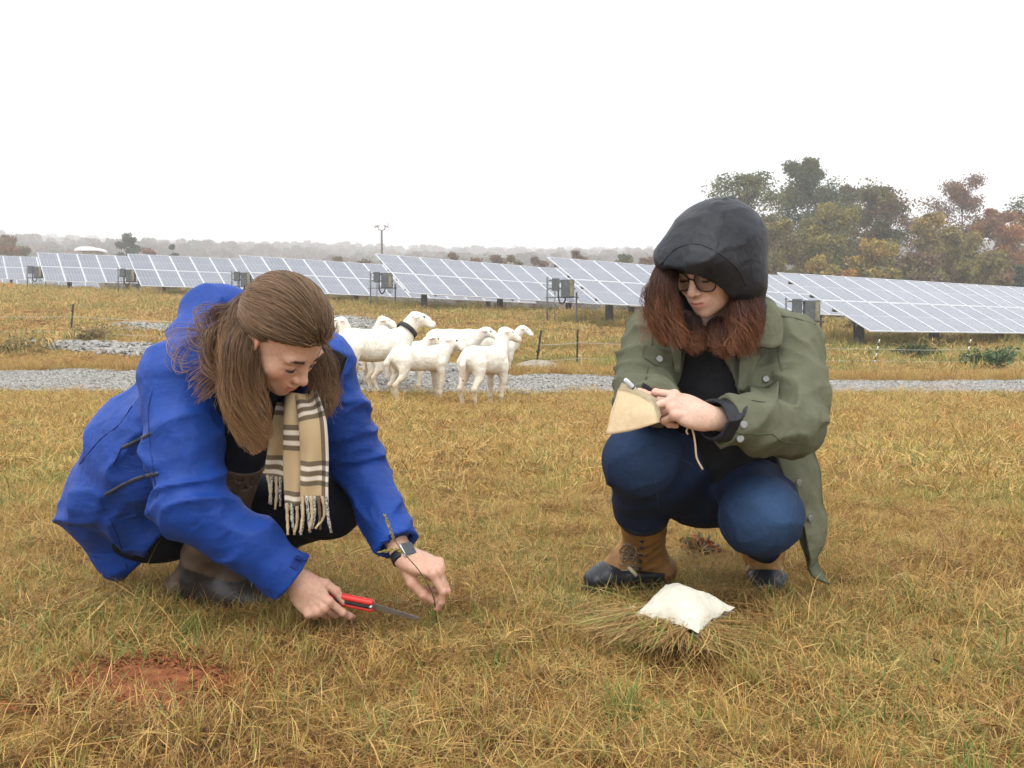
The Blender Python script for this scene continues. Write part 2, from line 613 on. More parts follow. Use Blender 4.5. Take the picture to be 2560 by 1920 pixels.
def ground_mat():
    m = bpy.data.materials.new('sward'); m.use_nodes = True
    N, L = m.node_tree.nodes, m.node_tree.links
    b = N['Principled BSDF']; b.inputs['Roughness'].default_value = .95; b.inputs['Specular IOR Level'].default_value = .1
    g = N.new('ShaderNodeNewGeometry'); pos = g.outputs['Position']
    f = noise_node(N, L, pos, 9.0, 6, .3, .7, -.02, .46)
    f2 = noise_node(N, L, pos, .12, 3, .35, .65, -.05, .14)
    f = math_node(N, L, 'ADD', math_node(N, L, 'ADD', f, green_shift(N, L, pos)), f2)
    c = ramp(N, L, f, GRASS_STOPS)
    fine = noise_node(N, L, pos, 130, 4, .3, .7, .25, 1.0)
    mu = N.new('ShaderNodeMix'); mu.data_type = 'RGBA'; mu.blend_type = 'MULTIPLY'; mu.inputs['Factor'].default_value = 1
    L.new(c, mu.inputs['A']); L.new(fine, mu.inputs['B'])
    L.new(mu.outputs['Result'], b.inputs['Base Color'])
    nb = N.new('ShaderNodeTexNoise'); nb.inputs['Scale'].default_value = 40; nb.inputs['Detail'].default_value = 6
    L.new(pos, nb.inputs['Vector'])
    bp = N.new('ShaderNodeBump'); bp.inputs['Strength'].default_value = .9; bp.inputs['Distance'].default_value = .04
    L.new(nb.outputs['Fac'], bp.inputs['Height']); L.new(bp.outputs[0], b.inputs['Normal'])
    return m


M_SWARD = ground_mat()
ys = np.concatenate([np.linspace(-12, 0, 14), np.linspace(.4, 10, 60), np.linspace(10.3, 40, 100), np.linspace(41, 110, 60), np.geomspace(114, 4200, 40)])
W = 1.15 * np.abs(ys) + 14
u = np.linspace(-1, 1, 181)
u = np.sign(u) * np.abs(u) ** 1.15
GX = W[:, None] * u[None]
GY = np.repeat(ys[:, None], len(u), 1)
GZ = terrain(GX, GY)
nr, nc = GX.shape
I = np.arange(nr * nc).reshape(nr, nc)
add('ground', np.stack([GX, GY, GZ], -1).reshape(-1, 3), np.stack([I[:-1, :-1], I[:-1, 1:], I[1:, 1:], I[1:, :-1]], -1).reshape(-1, 4), M_SWARD, kind='structure')

# ------------------------------------------------------------------ gravel track
M_GRAVEL = mat('gravel_bed', (.20, .185, .16), .9, .35, 30, bump=.8, bscale=60, color2=(.28, .265, .24))
M_STONE = mat('gravel_stone', (.19, .176, .155), .75, .5, 9, color2=(.34, .325, .295))


def road_edges(x):
    n1 = vnoise(np.stack([x * .5, 0 * x, 0 * x], -1), 11); n2 = vnoise(np.stack([x * .9, 0 * x + 5, 0 * x], -1), 12)
    far = np.interp(x, [-30, -7, -3, 0, 4, 20], [17.4, 16.6, 16.2, 15.2, 15.6, 15.8])
    return 12.3 + .35 * n1 + .1 * n2, far + .35 * n2


RX = np.linspace(-30, 30, 200)
RN, RF = road_edges(RX)
T = np.linspace(0, 1, 14)
rx = np.repeat(RX[:, None], 14, 1); ry = RN[:, None] * (1 - T) + RF[:, None] * T
I = np.arange(200 * 14).reshape(200, 14)
# one sheet a finger above the soil; the rim dips under it
add('gravel_road', np.stack([rx, ry, terrain(rx, ry) + .035 - .06 * (np.abs(T - .5) > .45)[None]], -1).reshape(-1, 3),
    np.stack([I[:-1, :-1], I[1:, :-1], I[1:, 1:], I[:-1, 1:]], -1).reshape(-1, 4), M_GRAVEL, kind='structure')


def in_road(x, y, pad=0.0):
    a, b = road_edges(np.asarray(x, float))
    return (y > a + pad) & (y < b - pad)


# rocky spurs beyond the track: centre line, half width
SPURS = [(np.array([(-6.4, 33.5), (-5.3, 30.8), (-4.5, 28), (-4.0, 24), (-3.6, 20.5), (-2.4, 18.2), (-1.4, 16.2)]), .95),
         (np.array([(-10.4, 22.2), (-9.0, 21.6), (-7.6, 20.9)]), .85),
         (np.array([(-12.0, 29.6), (-10.2, 29.0)]), .7)]


def spur_dist(x, y):
    d = np.full(np.shape(x), 9.)
    q = np.stack([x, y], -1)
    for c, w in SPURS:
        for a, b in zip(c[:-1], c[1:]):
            t = np.clip(((q - a) @ (b - a)) / ((b - a) @ (b - a)), 0, 1)
            d = np.minimum(d, np.linalg.norm(q - a - t[..., None] * (b - a), axis=-1) - w)
    return d


def scatter(name, protos, pos, rot, scl, seed=0, **tags):
    """instances of proto meshes on points, by geometry nodes"""
    col = bpy.data.collections.new(name + '_pieces')
    for i, me in enumerate(protos):
        o = bpy.data.objects.new('%s_piece_%02d' % (name, i), me)
        col.objects.link(o)
    n = len(pos)
    me = bpy.data.meshes.new(name)
    me.vertices.add(n)
    me.vertices.foreach_set('co', np.asarray(pos, np.float32).ravel())
    a = me.attributes.new('rot', 'FLOAT_VECTOR', 'POINT'); a.data.foreach_set('vector', np.asarray(rot, np.float32).ravel())
    a = me.attributes.new('scl', 'FLOAT_VECTOR', 'POINT'); a.data.foreach_set('vector', np.asarray(scl, np.float32).ravel())
    a = me.attributes.new('pick', 'INT', 'POINT')
    a.data.foreach_set('value', np.random.default_rng(seed).integers(0, len(protos), n).astype(np.int32))
    o = bpy.data.objects.new(name, me)
    COL.objects.link(o)
    ng = bpy.data.node_groups.new(name, 'GeometryNodeTree')
    ng.interface.new_socket('Geometry', in_out='INPUT', socket_type='NodeSocketGeometry')
    ng.interface.new_socket('Geometry', in_out='OUTPUT', socket_type='NodeSocketGeometry')
    N, L = ng.nodes, ng.links
    gi, go = N.new('NodeGroupInput'), N.new('NodeGroupOutput')
    iop = N.new('GeometryNodeInstanceOnPoints')
    ci = N.new('GeometryNodeCollectionInfo')
    ci.inputs['Collection'].default_value = col
    ci.inputs['Separate Children'].default_value = True
    ci.inputs['Reset Children'].default_value = True
    def named(nm, ty):
        q = N.new('GeometryNodeInputNamedAttribute'); q.data_type = ty; q.inputs['Name'].default_value = nm
        return q.outputs['Attribute']
    e2r = N.new('FunctionNodeEulerToRotation')
    L.new(named('rot', 'FLOAT_VECTOR'), e2r.inputs[0])
    L.new(gi.outputs[0], iop.inputs['Points'])
    L.new(ci.outputs[0], iop.inputs['Instance'])
    iop.inputs['Pick Instance'].default_value = True
    L.new(named('pick', 'INT'), iop.inputs['Instance Index'])
    L.new(e2r.outputs[0], iop.inputs['Rotation'])
    L.new(named('scl', 'FLOAT_VECTOR'), iop.inputs['Scale'])
    L.new(iop.outputs[0], go.inputs[0])
    md = o.modifiers.new('scatter', 'NODES'); md.node_group = ng
    return tag(o, **tags)


def stone_proto(seed, n=26, size=(.018, .045), spread=.25):
    r = np.random.default_rng(seed)
    base = np.array([(1, 1, 1), (1, -1, -1), (-1, 1, -1), (-1, -1, 1), (1, 0, -.2), (-1, .1, .1), (0, 1, .2), (.1, -1, 0), (0, 0, 1), (.1, 0, -1)], float)
    import bmesh
    bm = bmesh.new()
    for i in range(n):
        s = r.uniform(*size) * np.array([1, r.uniform(.6, 1), r.uniform(.4, .8)])
        c = np.array([*(r.normal(0, .45, 2) * spread), .3 * s[2]])
        a = r.uniform(0, 6.3)
        R = np.array([(math.cos(a), -math.sin(a), 0), (math.sin(a), math.cos(a), 0), (0, 0, 1)])
        vs_ = [bm.verts.new((R @ (q * s * r.uniform(.75, 1.1, 3))) + c) for q in base]
        bmesh.ops.convex_hull(bm, input=vs_)
    me = bpy.data.meshes.new('stones')
    bm.to_mesh(me); bm.free()
    me.materials.append(M_STONE)
    return me


protos = [stone_proto(40 + i) for i in range(6)]
n = 15000
x = rng.uniform(-14, 14, n); y = rng.uniform(11.8, 17.4, n)
k = in_road(x, y, -.1 + .25 * rng.random(n)) & (np.abs(x) < .72 * y + 1) & (vnoise(np.stack([x * 1.3, y * 1.3, 0 * x], -1), 21) > -.95)
x, y = x[k], y[k]
z = terrain(x, y) + .035
s = rng.uniform(.3, .8, len(x))
scatter('gravel', protos, np.stack([x, y, z], -1), np.stack([0 * x, 0 * x, rng.uniform(0, 6.28, len(x))], -1), np.repeat(s[:, None], 3, 1),
        seed=1, kind='stuff', label='grey crushed stone lying loose on the farm track', cat='gravel')
n = 11000
x = rng.uniform(-13.5, 0, n); y = rng.uniform(15.5, 34.5, n)
d = spur_dist(x, y)
k = (d < .15 * vnoise(np.stack([x * 2, y * 2, 0 * x], -1), 5)) & (rng.random(n) < .8)
x, y = x[k], y[k]
s = rng.uniform(.9, 2.2, len(x))
scatter('loose_rock', protos, np.stack([x, y, terrain(x, y) + .01], -1), np.stack([0 * x, 0 * x, rng.uniform(0, 6.28, len(x))], -1),
        np.repeat(s[:, None], 3, 1), seed=2, kind='stuff', label='pale broken rock filling the shallow ditches behind the sheep', cat='rock')

# ------------------------------------------------------------------ far hills and the wood on them
def hill_z(x, y):
    d = np.hypot(x, y); az = np.arctan2(x, y)
    base = np.interp(d, [150, 240, 400, 600, 900, 1400, 2400], [2.5, 8.5, 27, 49, 80, 125, 208])
    k = np.interp(az, [-1.2, -.5, 0, .3, .8], [1.02, 1.01, .99, .96, 1.0])
    p = np.stack([x / 160, y / 160, 0 * x], -1).reshape(-1, 3)
    return base * k * (1 + .05 * vnoise(p, 31).reshape(np.shape(x))) + 3 * vnoise(p * 4, 32).reshape(np.shape(x)) * np.clip((d - 200) / 200, 0, 1)


M_HILL = mat('hill_floor', (.12, .085, .05), .95, .3, .02, color2=(.16, .10, .05))
dd = np.concatenate([np.linspace(150, 400, 22), np.geomspace(420, 2400, 38)]); aa = np.linspace(-1.25, 1.25, 150)
hx = dd[:, None] * np.sin(aa)[None]; hy = dd[:, None] * np.cos(aa)[None]
I = np.arange(hx.size).reshape(hx.shape)
add('hills', np.stack([hx, hy, hill_z(hx, hy)], -1).reshape(-1, 3), np.stack([I[:-1, :-1], I[:-1, 1:], I[1:, 1:], I[1:, :-1]], -1).reshape(-1, 4), M_HILL, kind='structure')


def leaf_mat(name, rough=.6, tr=.3):
    return mat(name, (1, 1, 1), rough, .2, .8, vcol=True, transl=tr, spec=.25)


M_LEAF = leaf_mat('foliage')
M_BARK = mat('bark', (.09, .075, .06), .95, .35, 3, bump=.5, color2=(.14, .12, .10))


def leaf_quads(cen, size, r):
    """two triangles each, bent leaf sprays with random tilt"""
    n = len(cen)
    a = r.normal(size=(n, 3)); a /= np.linalg.norm(a, axis=1)[:, None]
    b = np.cross(a, r.normal(size=(n, 3))); b /= np.linalg.norm(b, axis=1)[:, None]
    c = np.cross(a, b)
    s = (size * r.uniform(.6, 1.35, n))[:, None]
    v = np.stack([cen - a * s, cen + b * s * .55 + c * s * .12, cen + a * s, cen - b * s * .55 + c * s * .12], 1).reshape(-1, 3)
    f = np.arange(4 * n).reshape(n, 4)
    return v, f


def far_tree_proto(seed, col):
    r = np.random.default_rng(seed)
    n = 260
    th = r.uniform(0, 6.28, n); hh = r.uniform(.12, 1, n)
    rad = (np.sqrt(np.clip(1 - ((hh - .5) / .56) ** 2, 0, 1)) * r.uniform(.6, 1, n)) * 2.6
    cen = np.stack([rad * np.cos(th), rad * np.sin(th), hh * 9], -1)
    v, f = leaf_quads(cen, .75, r)
    cc = np.array(col) * r.uniform(.6, 1.3, n)[:, None]
    tv = np.array([(-.15, 0, 0), (.15, 0, 0), (0, 0, 6), (0, -.15, 0), (0, .15, 0), (0.05, 0, 6)], float)
    v = np.vstack([v, tv]); F = [tuple(q) for q in f] + [(4 * n, 4 * n + 1, 4 * n + 2), (4 * n + 3, 4 * n + 4, 4 * n + 5)]
    return new_mesh('far_tree', v, F, M_LEAF, smooth=False, col=np.vstack([np.repeat(cc, 4, 0), np.tile((.1, .085, .07), (6, 1))]))


FT = [far_tree_proto(60 + i, c) for i, c in enumerate([(.13, .115, .05), (.17, .10, .045), (.10, .105, .045), (.2, .10, .05), (.15, .125, .075), (.12, .085, .06)])]
n = 9000
d = rng.uniform(200 ** .5, 1900 ** .5, n) ** 2; a = rng.uniform(-.75, .75, n)
x, y = d * np.sin(a), d * np.cos(a)
k = ~((a > .12) & (d < 220))
x, y, d = x[k], y[k], d[k]
s = rng.uniform(.8, 1.5, len(x)) * np.interp(d, [180, 500, 1900], [.7, .8, 1.5])
scatter('distant_woods', FT, np.stack([x, y, hill_z(x, y) - .5], -1), np.stack([0 * x, 0 * x, rng.uniform(0, 6.28, len(x))], -1),
        np.stack([s * 1.25, s * 1.25, s], -1), seed=3, kind='stuff', label='autumn woods on the far hillside fading into low cloud', cat='woods')


# ------------------------------------------------------------------ single trees
def make_tree(name, base, height, width, pal, label, group=None, seed=0, lean=0.0, leaves=5200, first=.28, sparse=.0, leaf=.17, shape='round', nl=15, trunk_r=None, at=None):
    r = np.random.default_rng(seed)
    bx, by = base
    bz = tz(bx, by) - .1
    root = empty(name, (bx, by, bz), label, 'tree', group)
    tr = trunk_r or height * .0125
    H = height * .93
    k = np.linspace(0, 1, 9)
    wob = np.cumsum(r.normal(0, .012 * height, (9, 2)), 0) * k[:, None]
    tp = np.stack([bx + lean * height * k ** 1.5 + wob[:, 0], by + wob[:, 1], bz + H * k], -1)
    mb = MB(); mb.tube(tp, tr * (1 - .86 * k) + .012, 7)
    tips = []
    for i in range(nl):
        t = first + (1 - first) * (i + r.uniform(0, .9)) / nl
        p0 = np.array([np.interp(t, k, tp[:, j]) for j in range(3)])
        az = i * 2.4 + r.uniform(-.5, .5)
        q = (t - first) / (1 - first)
        if shape == 'round': prof = math.sqrt(max(.06, 1 - (2 * q - .85) ** 2 * .72))
        elif shape == 'cone': prof = 1.05 - .9 * q
        else: prof = .55 + .6 * math.sin(3.0 * q)              # ragged
        Ln = width * prof * r.uniform(.72, 1.12)
        el = r.uniform(.15, .7) + .55 * q
        if shape == 'cone': el = r.uniform(-.1, .25)
        dv = np.array([math.cos(az) * math.cos(el), math.sin(az) * math.cos(el), math.sin(el)])
        sag = np.array([0, 0, -.12 * Ln if shape == 'cone' else .05 * Ln])
        pts = np.array([p0 + dv * Ln * s_ + sag * s_ * s_ + r.normal(0, .03 * Ln, 3) * s_ for s_ in np.linspace(0, 1, 5)])
        rr = tr * (.45 - .25 * q)
        mb.tube(pts, np.linspace(rr, .018, 5), 5)
        for s_ in r.uniform(.3, 1, 4 if sparse < .5 else 7):
            c0 = np.array([np.interp(s_, np.linspace(0, 1, 5), pts[:, j]) for j in range(3)])
            d2 = unit(dv + r.normal(0, .75, 3) + (0, 0, .25)); L2 = Ln * r.uniform(.22, .5)
            p2 = np.array([c0, c0 + d2 * L2 * .55 + r.normal(0, .04 * L2, 3), c0 + d2 * L2])
            mb.tube(p2, [rr * .4 + .006, rr * .25 + .005, .008], 4)
            tips.append((p2[1], L2)); tips.append((p2[2], L2))
        tips.append((pts[-1], Ln * .35)); tips.append((pts[3], Ln * .35))
    tips.append((tp[-1], width * .3))
    mb.add('trunk', M_BARK, root, smooth=True)
    tips_p = np.array([t_[0] for t_ in tips]); tips_l = np.array([t_[1] for t_ in tips])
    keep = r.random(len(tips)) > sparse * .6
    tips_p, tips_l = tips_p[keep], tips_l[keep]
    leaves = int(leaves * (2.7 if sparse < .5 else 1.7)); leaf = leaf * .85
    pick = r.integers(0, len(tips_p), leaves)
    g = np.clip(r.normal(0, 1, (leaves, 3)), -1.7, 1.7) * (tips_l[pick] * (.42 if shape != 'cone' else .26) + .12)[:, None]
    g[:, 2] *= .62 if shape != 'cone' else .4
    cen = tips_p[pick] + g
    v, f = leaf_quads(cen, leaf, r)
    pal = np.array(pal)
    ci = r.integers(0, len(pal), len(tips_p))[pick]
    cc = pal[ci] * r.uniform(.9, 1.5, leaves)[:, None]
    add('crown', v, f, M_LEAF, root, smooth=False, col=np.repeat(cc, 4, 0))
    return root


GG = (.078, .105, .045); OL = (.15, .135, .045); YG = (.23, .195, .045); BR = (.14, .09, .05); RB = (.21, .105, .055); OR = (.32, .14, .04); YE = (.34, .225, .045); PG = (.15, .16, .085); DG = (.035, .06, .03); PK = (.19, .125, .09)
G_T = 'trees of the wood edge behind the panels'


def tree_at(px, top, D, half, pal, label, seed, name='autumn_tree', **kw):
    x = (px - CX) / FPX * D
    b = tz(x, D)
    h = EYE + (HOR - top) / FPX * D - b
    make_tree(name, (x, D), h, half / FPX * D, pal, label, seed=seed, **kw)


tree_at(1868, 466, 84, 92, [PG, PG, OL, GG], 'pale grey-green sparse tree rising directly behind the black hood', 101, leaves=5200, sparse=.35, group=G_T, shape='ragged')
tree_at(2022, 398, 92, 88, [GG, GG, OL, (.09, .10, .06)], 'tallest tree of the wood edge, grey-green with an open left side', 102, leaves=9000, first=.2, group=G_T, lean=-.02, nl=19)
tree_at(2122, 452, 96, 52, [(.08, .07, .04), BR, OL], 'narrow dark brownish tree close right of the tallest tree', 103, leaves=4200, group=G_T)
tree_at(2180, 463, 86, 78, [OL, GG, (.12, .09, .045), BR], 'round olive tree with see-through middle, second right of the tallest', 104, leaves=5600, sparse=.2, group=G_T)
tree_at(2040, 545, 80, 85, [YG, OL, YG, (.14, .13, .045)], 'low spreading yellow-green tree below the tallest tree', 105, leaves=6500, first=.12, group=G_T, nl=17)
tree_at(1935, 560, 78, 62, [OL, YG, (.13, .10, .045)], 'olive understorey tree just right of the black hood', 106, leaves=4200, first=.12, group=G_T)
tree_at(2192, 610, 76, 58, [YG, (.16, .16, .05), YE], 'short bright yellow-green tree over the panel tops', 107, leaves=3600, first=.1, group=G_T)
tree_at(2268, 545, 90, 62, [PK, RB, BR], 'pinkish brown half-bare tree at the gap in the skyline', 108, leaves=2600, sparse=.6, group=G_T, shape='ragged', leaf=.13)
tree_at(2318, 528, 84, 52, [YE, YG, (.2, .15, .06)], 'slim golden tree right of the skyline gap', 109, leaves=3800, first=.14, group=G_T)
tree_at(2388, 462, 92, 70, [RB, PK, BR, (.17, .11, .06)], 'tall russet tree with thin twiggy top near the right edge', 110, leaves=4600, sparse=.4, group=G_T, shape='ragged', leaf=.14)
tree_at(2400, 585, 78, 70, [YG, OL, (.18, .13, .045)], 'olive-gold bushy tree in front of the russet one', 111, leaves=5000, first=.08, group=G_T)
tree_at(2508, 515, 86, 66, [OR, RB, (.2, .12, .05)], 'orange-red round tree second from the right edge', 112, leaves=5200, first=.14, group=G_T)
tree_at(2590, 462, 90, 78, [OL, YG, OR, GG], 'green and orange tree cut by the right picture edge', 113, leaves=5600, group=G_T)
tree_at(2545, 655, 74, 42, [DG, (.05, .09, .04)], 'small dark evergreen at the right edge above the panels', 114, leaves=3000, first=.05, group=G_T, name='evergreen_tree', shape='cone')
tree_at(2120, 678, 74, 36, [OR, YE], 'low orange sapling peeking over the nearest panels', 115, leaves=1300, first=.1, group=G_T, name='sapling', nl=9)
tree_at(2050, 640, 75, 40, [YE, YG], 'low golden sapling left of the yellow-green short tree', 117, leaves=1500, first=.1, group=G_T, name='sapling', nl=9)
tree_at(2290, 640, 76, 55, [BR, PK, OL], 'dull brown thicket tree below the skyline gap', 118, leaves=3200, first=.08, group=G_T)
tree_at(2470, 640, 74, 55, [YG, OL, BR], 'olive thicket tree below the orange-red one', 119, leaves=3200, first=.08, group=G_T)
tree_at(2690, 480, 92, 80, [OL, BR, GG], 'broad olive tree beyond the right picture edge', 116, leaves=4200, group=G_T)
tree_at(2800, 500, 88, 80, [RB, OR, OL], 'russet tree far beyond the right picture edge', 120, leaves=4200, group=G_T)
# left and middle skyline
G_S = 'small trees on the skyline behind the panel rows'
tree_at(333, 585, 150, 26, [DG, (.045, .065, .04)], 'taller ragged pine on the left skyline', 130, name='pine_tree', leaves=1500, sparse=.3, first=.35, leaf=.3, group=G_S, shape='ragged')
tree_at(430, 600, 150, 27, [DG, (.04, .06, .035)], 'shorter dense conical pine right of the ragged one', 131, name='pine_tree', leaves=2400, first=.15, leaf=.3, group=G_S, shape='cone')
tree_at(383, 616, 140, 26, [(.2, .10, .06), RB], 'rusty round tree between the two pines', 132, leaves=1500, leaf=.3, group=G_S, first=.1)
tree_at(18, 588, 130, 52, [BR, RB, OL], 'large brown tree at the left picture edge', 133, leaves=3800, leaf=.26, group=G_S, first=.1)
tree_at(70, 615, 135, 32, [BR, OL], 'smaller brown tree beside the one at the left edge', 134, leaves=1600, leaf=.26, group=G_S, first=.1)
tree_at(1562, 632, 120, 30, [GG, OL], 'dull green round tree left of the black hood', 135, leaves=2400, leaf=.24, group=G_S, first=.1)
tree_at(1612, 640, 125, 30, [RB, BR], 'rusty tree touching the left rim of the black hood', 136, leaves=1800, leaf=.24, group=G_S, first=.1)
for i, (px, top, hw, pal, lb) in enumerate([
        (1148, 634, 26, [BR, PK], 'brown bare-topped tree above the collared lead sheep'), (1196, 646, 22, [RB, BR], 'low rusty tree second of the skyline hedge'),
        (1250, 634, 26, [PK, BR], 'taller pinkish tree in the middle of the skyline hedge'), (1302, 638, 25, [BR, OL], 'brown tree fourth of the skyline hedge'),
        (1345, 645, 24, [BR, PK], 'brown tree ending the hedge before the next panel row'), (1450, 628, 30, [PK, BR], 'thin brown tree over the row with the big inverter rack'),
        (860, 640, 26, [PK, OL], 'dull tree just left of the lamp mast'), (905, 646, 22, [BR], 'small brown tree at the foot of the lamp mast')]):
    tree_at(px, top, 118, hw, pal, lb, 140 + i, leaves=1100, sparse=.4, leaf=.22, group=G_S, first=.1, shape='ragged', nl=10)
# ------------------------------------------------------------------ solar arrays
PHI, TILT, CW, SL = math.radians(32.58), math.radians(28.49), 1.0989, 4.02
RD = np.array([math.cos(PHI), math.sin(PHI), 0]); RN_ = np.array([math.sin(PHI), -math.cos(PHI), 0])
SLV = RN_ * math.cos(TILT) + np.array([0, 0, -math.sin(TILT)])          # down the slope, unit


def panel_mat():
    m = bpy.data.materials.new('solar_cells'); m.use_nodes = True
    N, L = m.node_tree.nodes, m.node_tree.links
    b = N['Principled BSDF']; b.inputs['Roughness'].default_value = .22; b.inputs['IOR'].default_value = 1.5
    tc = N.new('ShaderNodeTexCoord'); sp = N.new('ShaderNodeSeparateXYZ'); L.new(tc.outputs['Object'], sp.inputs[0])
    oi = N.new('ShaderNodeObjectInfo')
    def line(sock, pitch, half, off=0.0):
        a = math_node(N, L, 'ADD', sock, 10 + off)
        a = math_node(N, L, 'MODULO', a, pitch)
        a = math_node(N, L, 'SUBTRACT', a, pitch / 2)
        a = math_node(N, L, 'ABSOLUTE', a, 0)
        return math_node(N, L, 'GREATER_THAN', a, pitch / 2 - half)
    g1 = line(sp.outputs[0], .172, .006, .086)
    g2 = line(sp.outputs[1], .162, .004, 0)
    mid = math_node(N, L, 'LESS_THAN', math_node(N, L, 'ABSOLUTE', sp.outputs[1], 0), .012)
    bus = line(sp.outputs[0], .057, .0035, 0)
    gl = math_node(N, L, 'MAXIMUM', math_node(N, L, 'MAXIMUM', g1, math_node(N, L, 'MULTIPLY', bus, .55)), math_node(N, L, 'MULTIPLY', g2, .35))
    gl = math_node(N, L, 'MAXIMUM', gl, math_node(N, L, 'MULTIPLY', mid, .9))
    nz = N.new('ShaderNodeTexVoronoi'); nz.inputs['Scale'].default_value = 6.2; L.new(tc.outputs['Object'], nz.inputs['Vector'])
    cr = ramp(N, L, oi.outputs['Random'], [(0, (.105, .113, .14)), (1, (.135, .143, .172))])
    mx = N.new('ShaderNodeMix'); mx.data_type = 'RGBA'; L.new(cr, mx.inputs['A']); mx.inputs['B'].default_value = (.36, .37, .395, 1)
    L.new(gl, mx.inputs['Factor'])
    mr = N.new('ShaderNodeMapRange'); L.new(nz.outputs['Color'], mr.inputs['Value']); mr.inputs['To Min'].default_value = .9; mr.inputs['To Max'].default_value = 1.1
    mu = N.new('ShaderNodeMix'); mu.data_type = 'RGBA'; mu.blend_type = 'MULTIPLY'; mu.inputs['Factor'].default_value = 1
    L.new(mx.outputs['Result'], mu.inputs['A']); L.new(mr.outputs[0], mu.inputs['B'])
    L.new(mu.outputs['Result'], b.inputs['Base Color'])
    return m


M_CELL = panel_mat()
M_ALU = mat('anodised_frame', (.60, .61, .62), .35, .06, 2, metallic=.0, spec=.5)
M_BACK = mat('panel_backsheet', (.55, .56, .57), .6, .1, 3)
M_GALV = mat('galvanised_steel', (.17, .175, .18), .55, .25, 14, metallic=.3, color2=(.11, .115, .12))
M_PILE = mat('dark_pile', (.085, .08, .075), .8, .35, 8, color2=(.15, .14, .13))
M_BOXG = mat('grey_enclosure', (.065, .07, .075), .6, .15, 5, color2=(.10, .105, .11))
M_TAN = mat('sun_bleached_box', (.17, .145, .09), .6, .25, 5, color2=(.26, .23, .16))

# a panel: local x along the row, y up the slope, z out of the glass
PW, PH, PT, FW = CW - .018, SL / 2 - .02, .036, .03
pb = MB()
pb.box((0, 0, -.004), (PW / 2 - FW, 0, 0), (0, PH / 2 - FW, 0), (0, 0, PT / 2 - .006), 0)
for sx in (-1, 1): pb.box((sx * (PW / 2 - FW / 2), 0, 0), (FW / 2, 0, 0), (0, PH / 2, 0), (0, 0, PT / 2), 1)
for sy in (-1, 1): pb.box((0, sy * (PH / 2 - FW / 2), 0), (PW / 2 - FW, 0, 0), (0, FW / 2, 0), (0, 0, PT / 2 - .001), 1)
pb.box((0, 0, -PT / 2 + .0), (PW / 2 - FW, 0, 0), (0, PH / 2 - FW, 0), (0, 0, .002), 2)
PANEL = pb.mesh('panel', [M_CELL, M_ALU, M_BACK])


def solar_row(P0, slope, ncol, label, detail=True):
    P0 = np.array(P0, float) + (0, 0, EYE)
    rd = np.array([RD[0], RD[1], slope]); rd1 = unit(rd)
    sl = unit(SLV - rd1 * (SLV @ rd1)); nn = np.cross(rd1, -sl)
    base = P0 + sl * 2; bz = tz(base[0], base[1])
    root = empty('solar_array', (base[0], base[1], bz), label, 'solar array', 'rows of solar panels')
    o0 = np.array(root.location)
    eul = Matrix(np.stack([rd1, -sl, nn], 1).tolist()).to_euler()
    for c in range(ncol):
        for q in (0, 1):
            cen = P0 + rd * CW * (c + .5) + sl * (SL / 4 + SL / 2 * q + (.004 if q else -.004))
            linked('panel', PANEL, root, cen - o0, eul)
    # purlins, rafters, piles
    under = -nn * .075
    for t in (.14, .38, .62, .86):
        a = P0 + sl * SL * t + under + rd * .05; b = a + rd * (ncol * CW - .1)
        mb = MB(); mb.bar(a, b, .06, .09, up=nn); mb.add('purlin', M_GALV, root)
    c = 1.45
    while c < ncol * CW - .3:
        q = P0 + rd * c
        mb = MB(); mb.bar(q + sl * .35 - nn * .17, q + sl * 3.7 - nn * .17, .07, .1, up=nn); mb.add('rafter', M_GALV, root)
        for t, M in ((.62, M_GALV), (.585, M_PILE)) if detail else ((.6, M_PILE),):  # post built twice: the darker copy is its shaded side put in as colour
            top = q + sl * SL * t - nn * .2
            g = tz(top[0], top[1]) - .25
            mb = MB()
            for w, h_ in ((.16, .02), (.02, .14)): mb.box(((top[0]), top[1], (top[2] + g) / 2), RD * w / 2, RN_ * h_ / 2, (0, 0, (top[2] - g) / 2))
            mb.box((top[0], top[1], (top[2] + g) / 2), RD * .08, RN_ * .01, (0, 0, (top[2] - g) / 2)) if False else None
            for s_ in (-1, 1): mb.box(np.array([top[0], top[1], (top[2] + g) / 2]) + RN_ * s_ * .075, RD * .075, RN_ * .008, (0, 0, (top[2] - g) / 2))
            mb.add('pile', M, root)
        if detail:
            f0 = q + sl * SL * .6 - nn * .2; mb = MB()
            mb.bar(f0 - (0, 0, .5), q + sl * SL * .3 - nn * .2, .05, .05); mb.add('brace', M_GALV, root)
        c += 3.9
    return root, P0, rd


ROWS = [((-38.226, 68.022, 6.384), .007, 14, 'solar panel row at the far left, cut by the picture edge'),
        ((-28.788, 56.77, 5.473), .010, 13, 'solar panel row second from the left edge'),
        ((-20.913, 50.883, 4.844), .001, 13, 'solar panel row third from the left, above the blue hood'),
        ((-13.487, 46.23, 4.328), -.014, 14, 'solar panel row behind the bent brown-haired head'),
        ((-6.13, 41.793, 3.98), -.023, 14, 'solar panel row starting under the lamp mast, above the sheep'),
        ((1.33, 35.807, 3.283), -.015, 19, 'solar panel row running behind the black hood'),
        ((8.46, 29.938, 2.251), -.001, 24, 'nearest and largest solar panel row at the right')]
for i, (p0, sl_, nc_, lb) in enumerate(ROWS):
    solar_row(p0, sl_, nc_, lb, detail=i > 2)
solar_row((-50, 80, 6.6), .0, 12, 'solar panel row beyond the left picture edge', False)


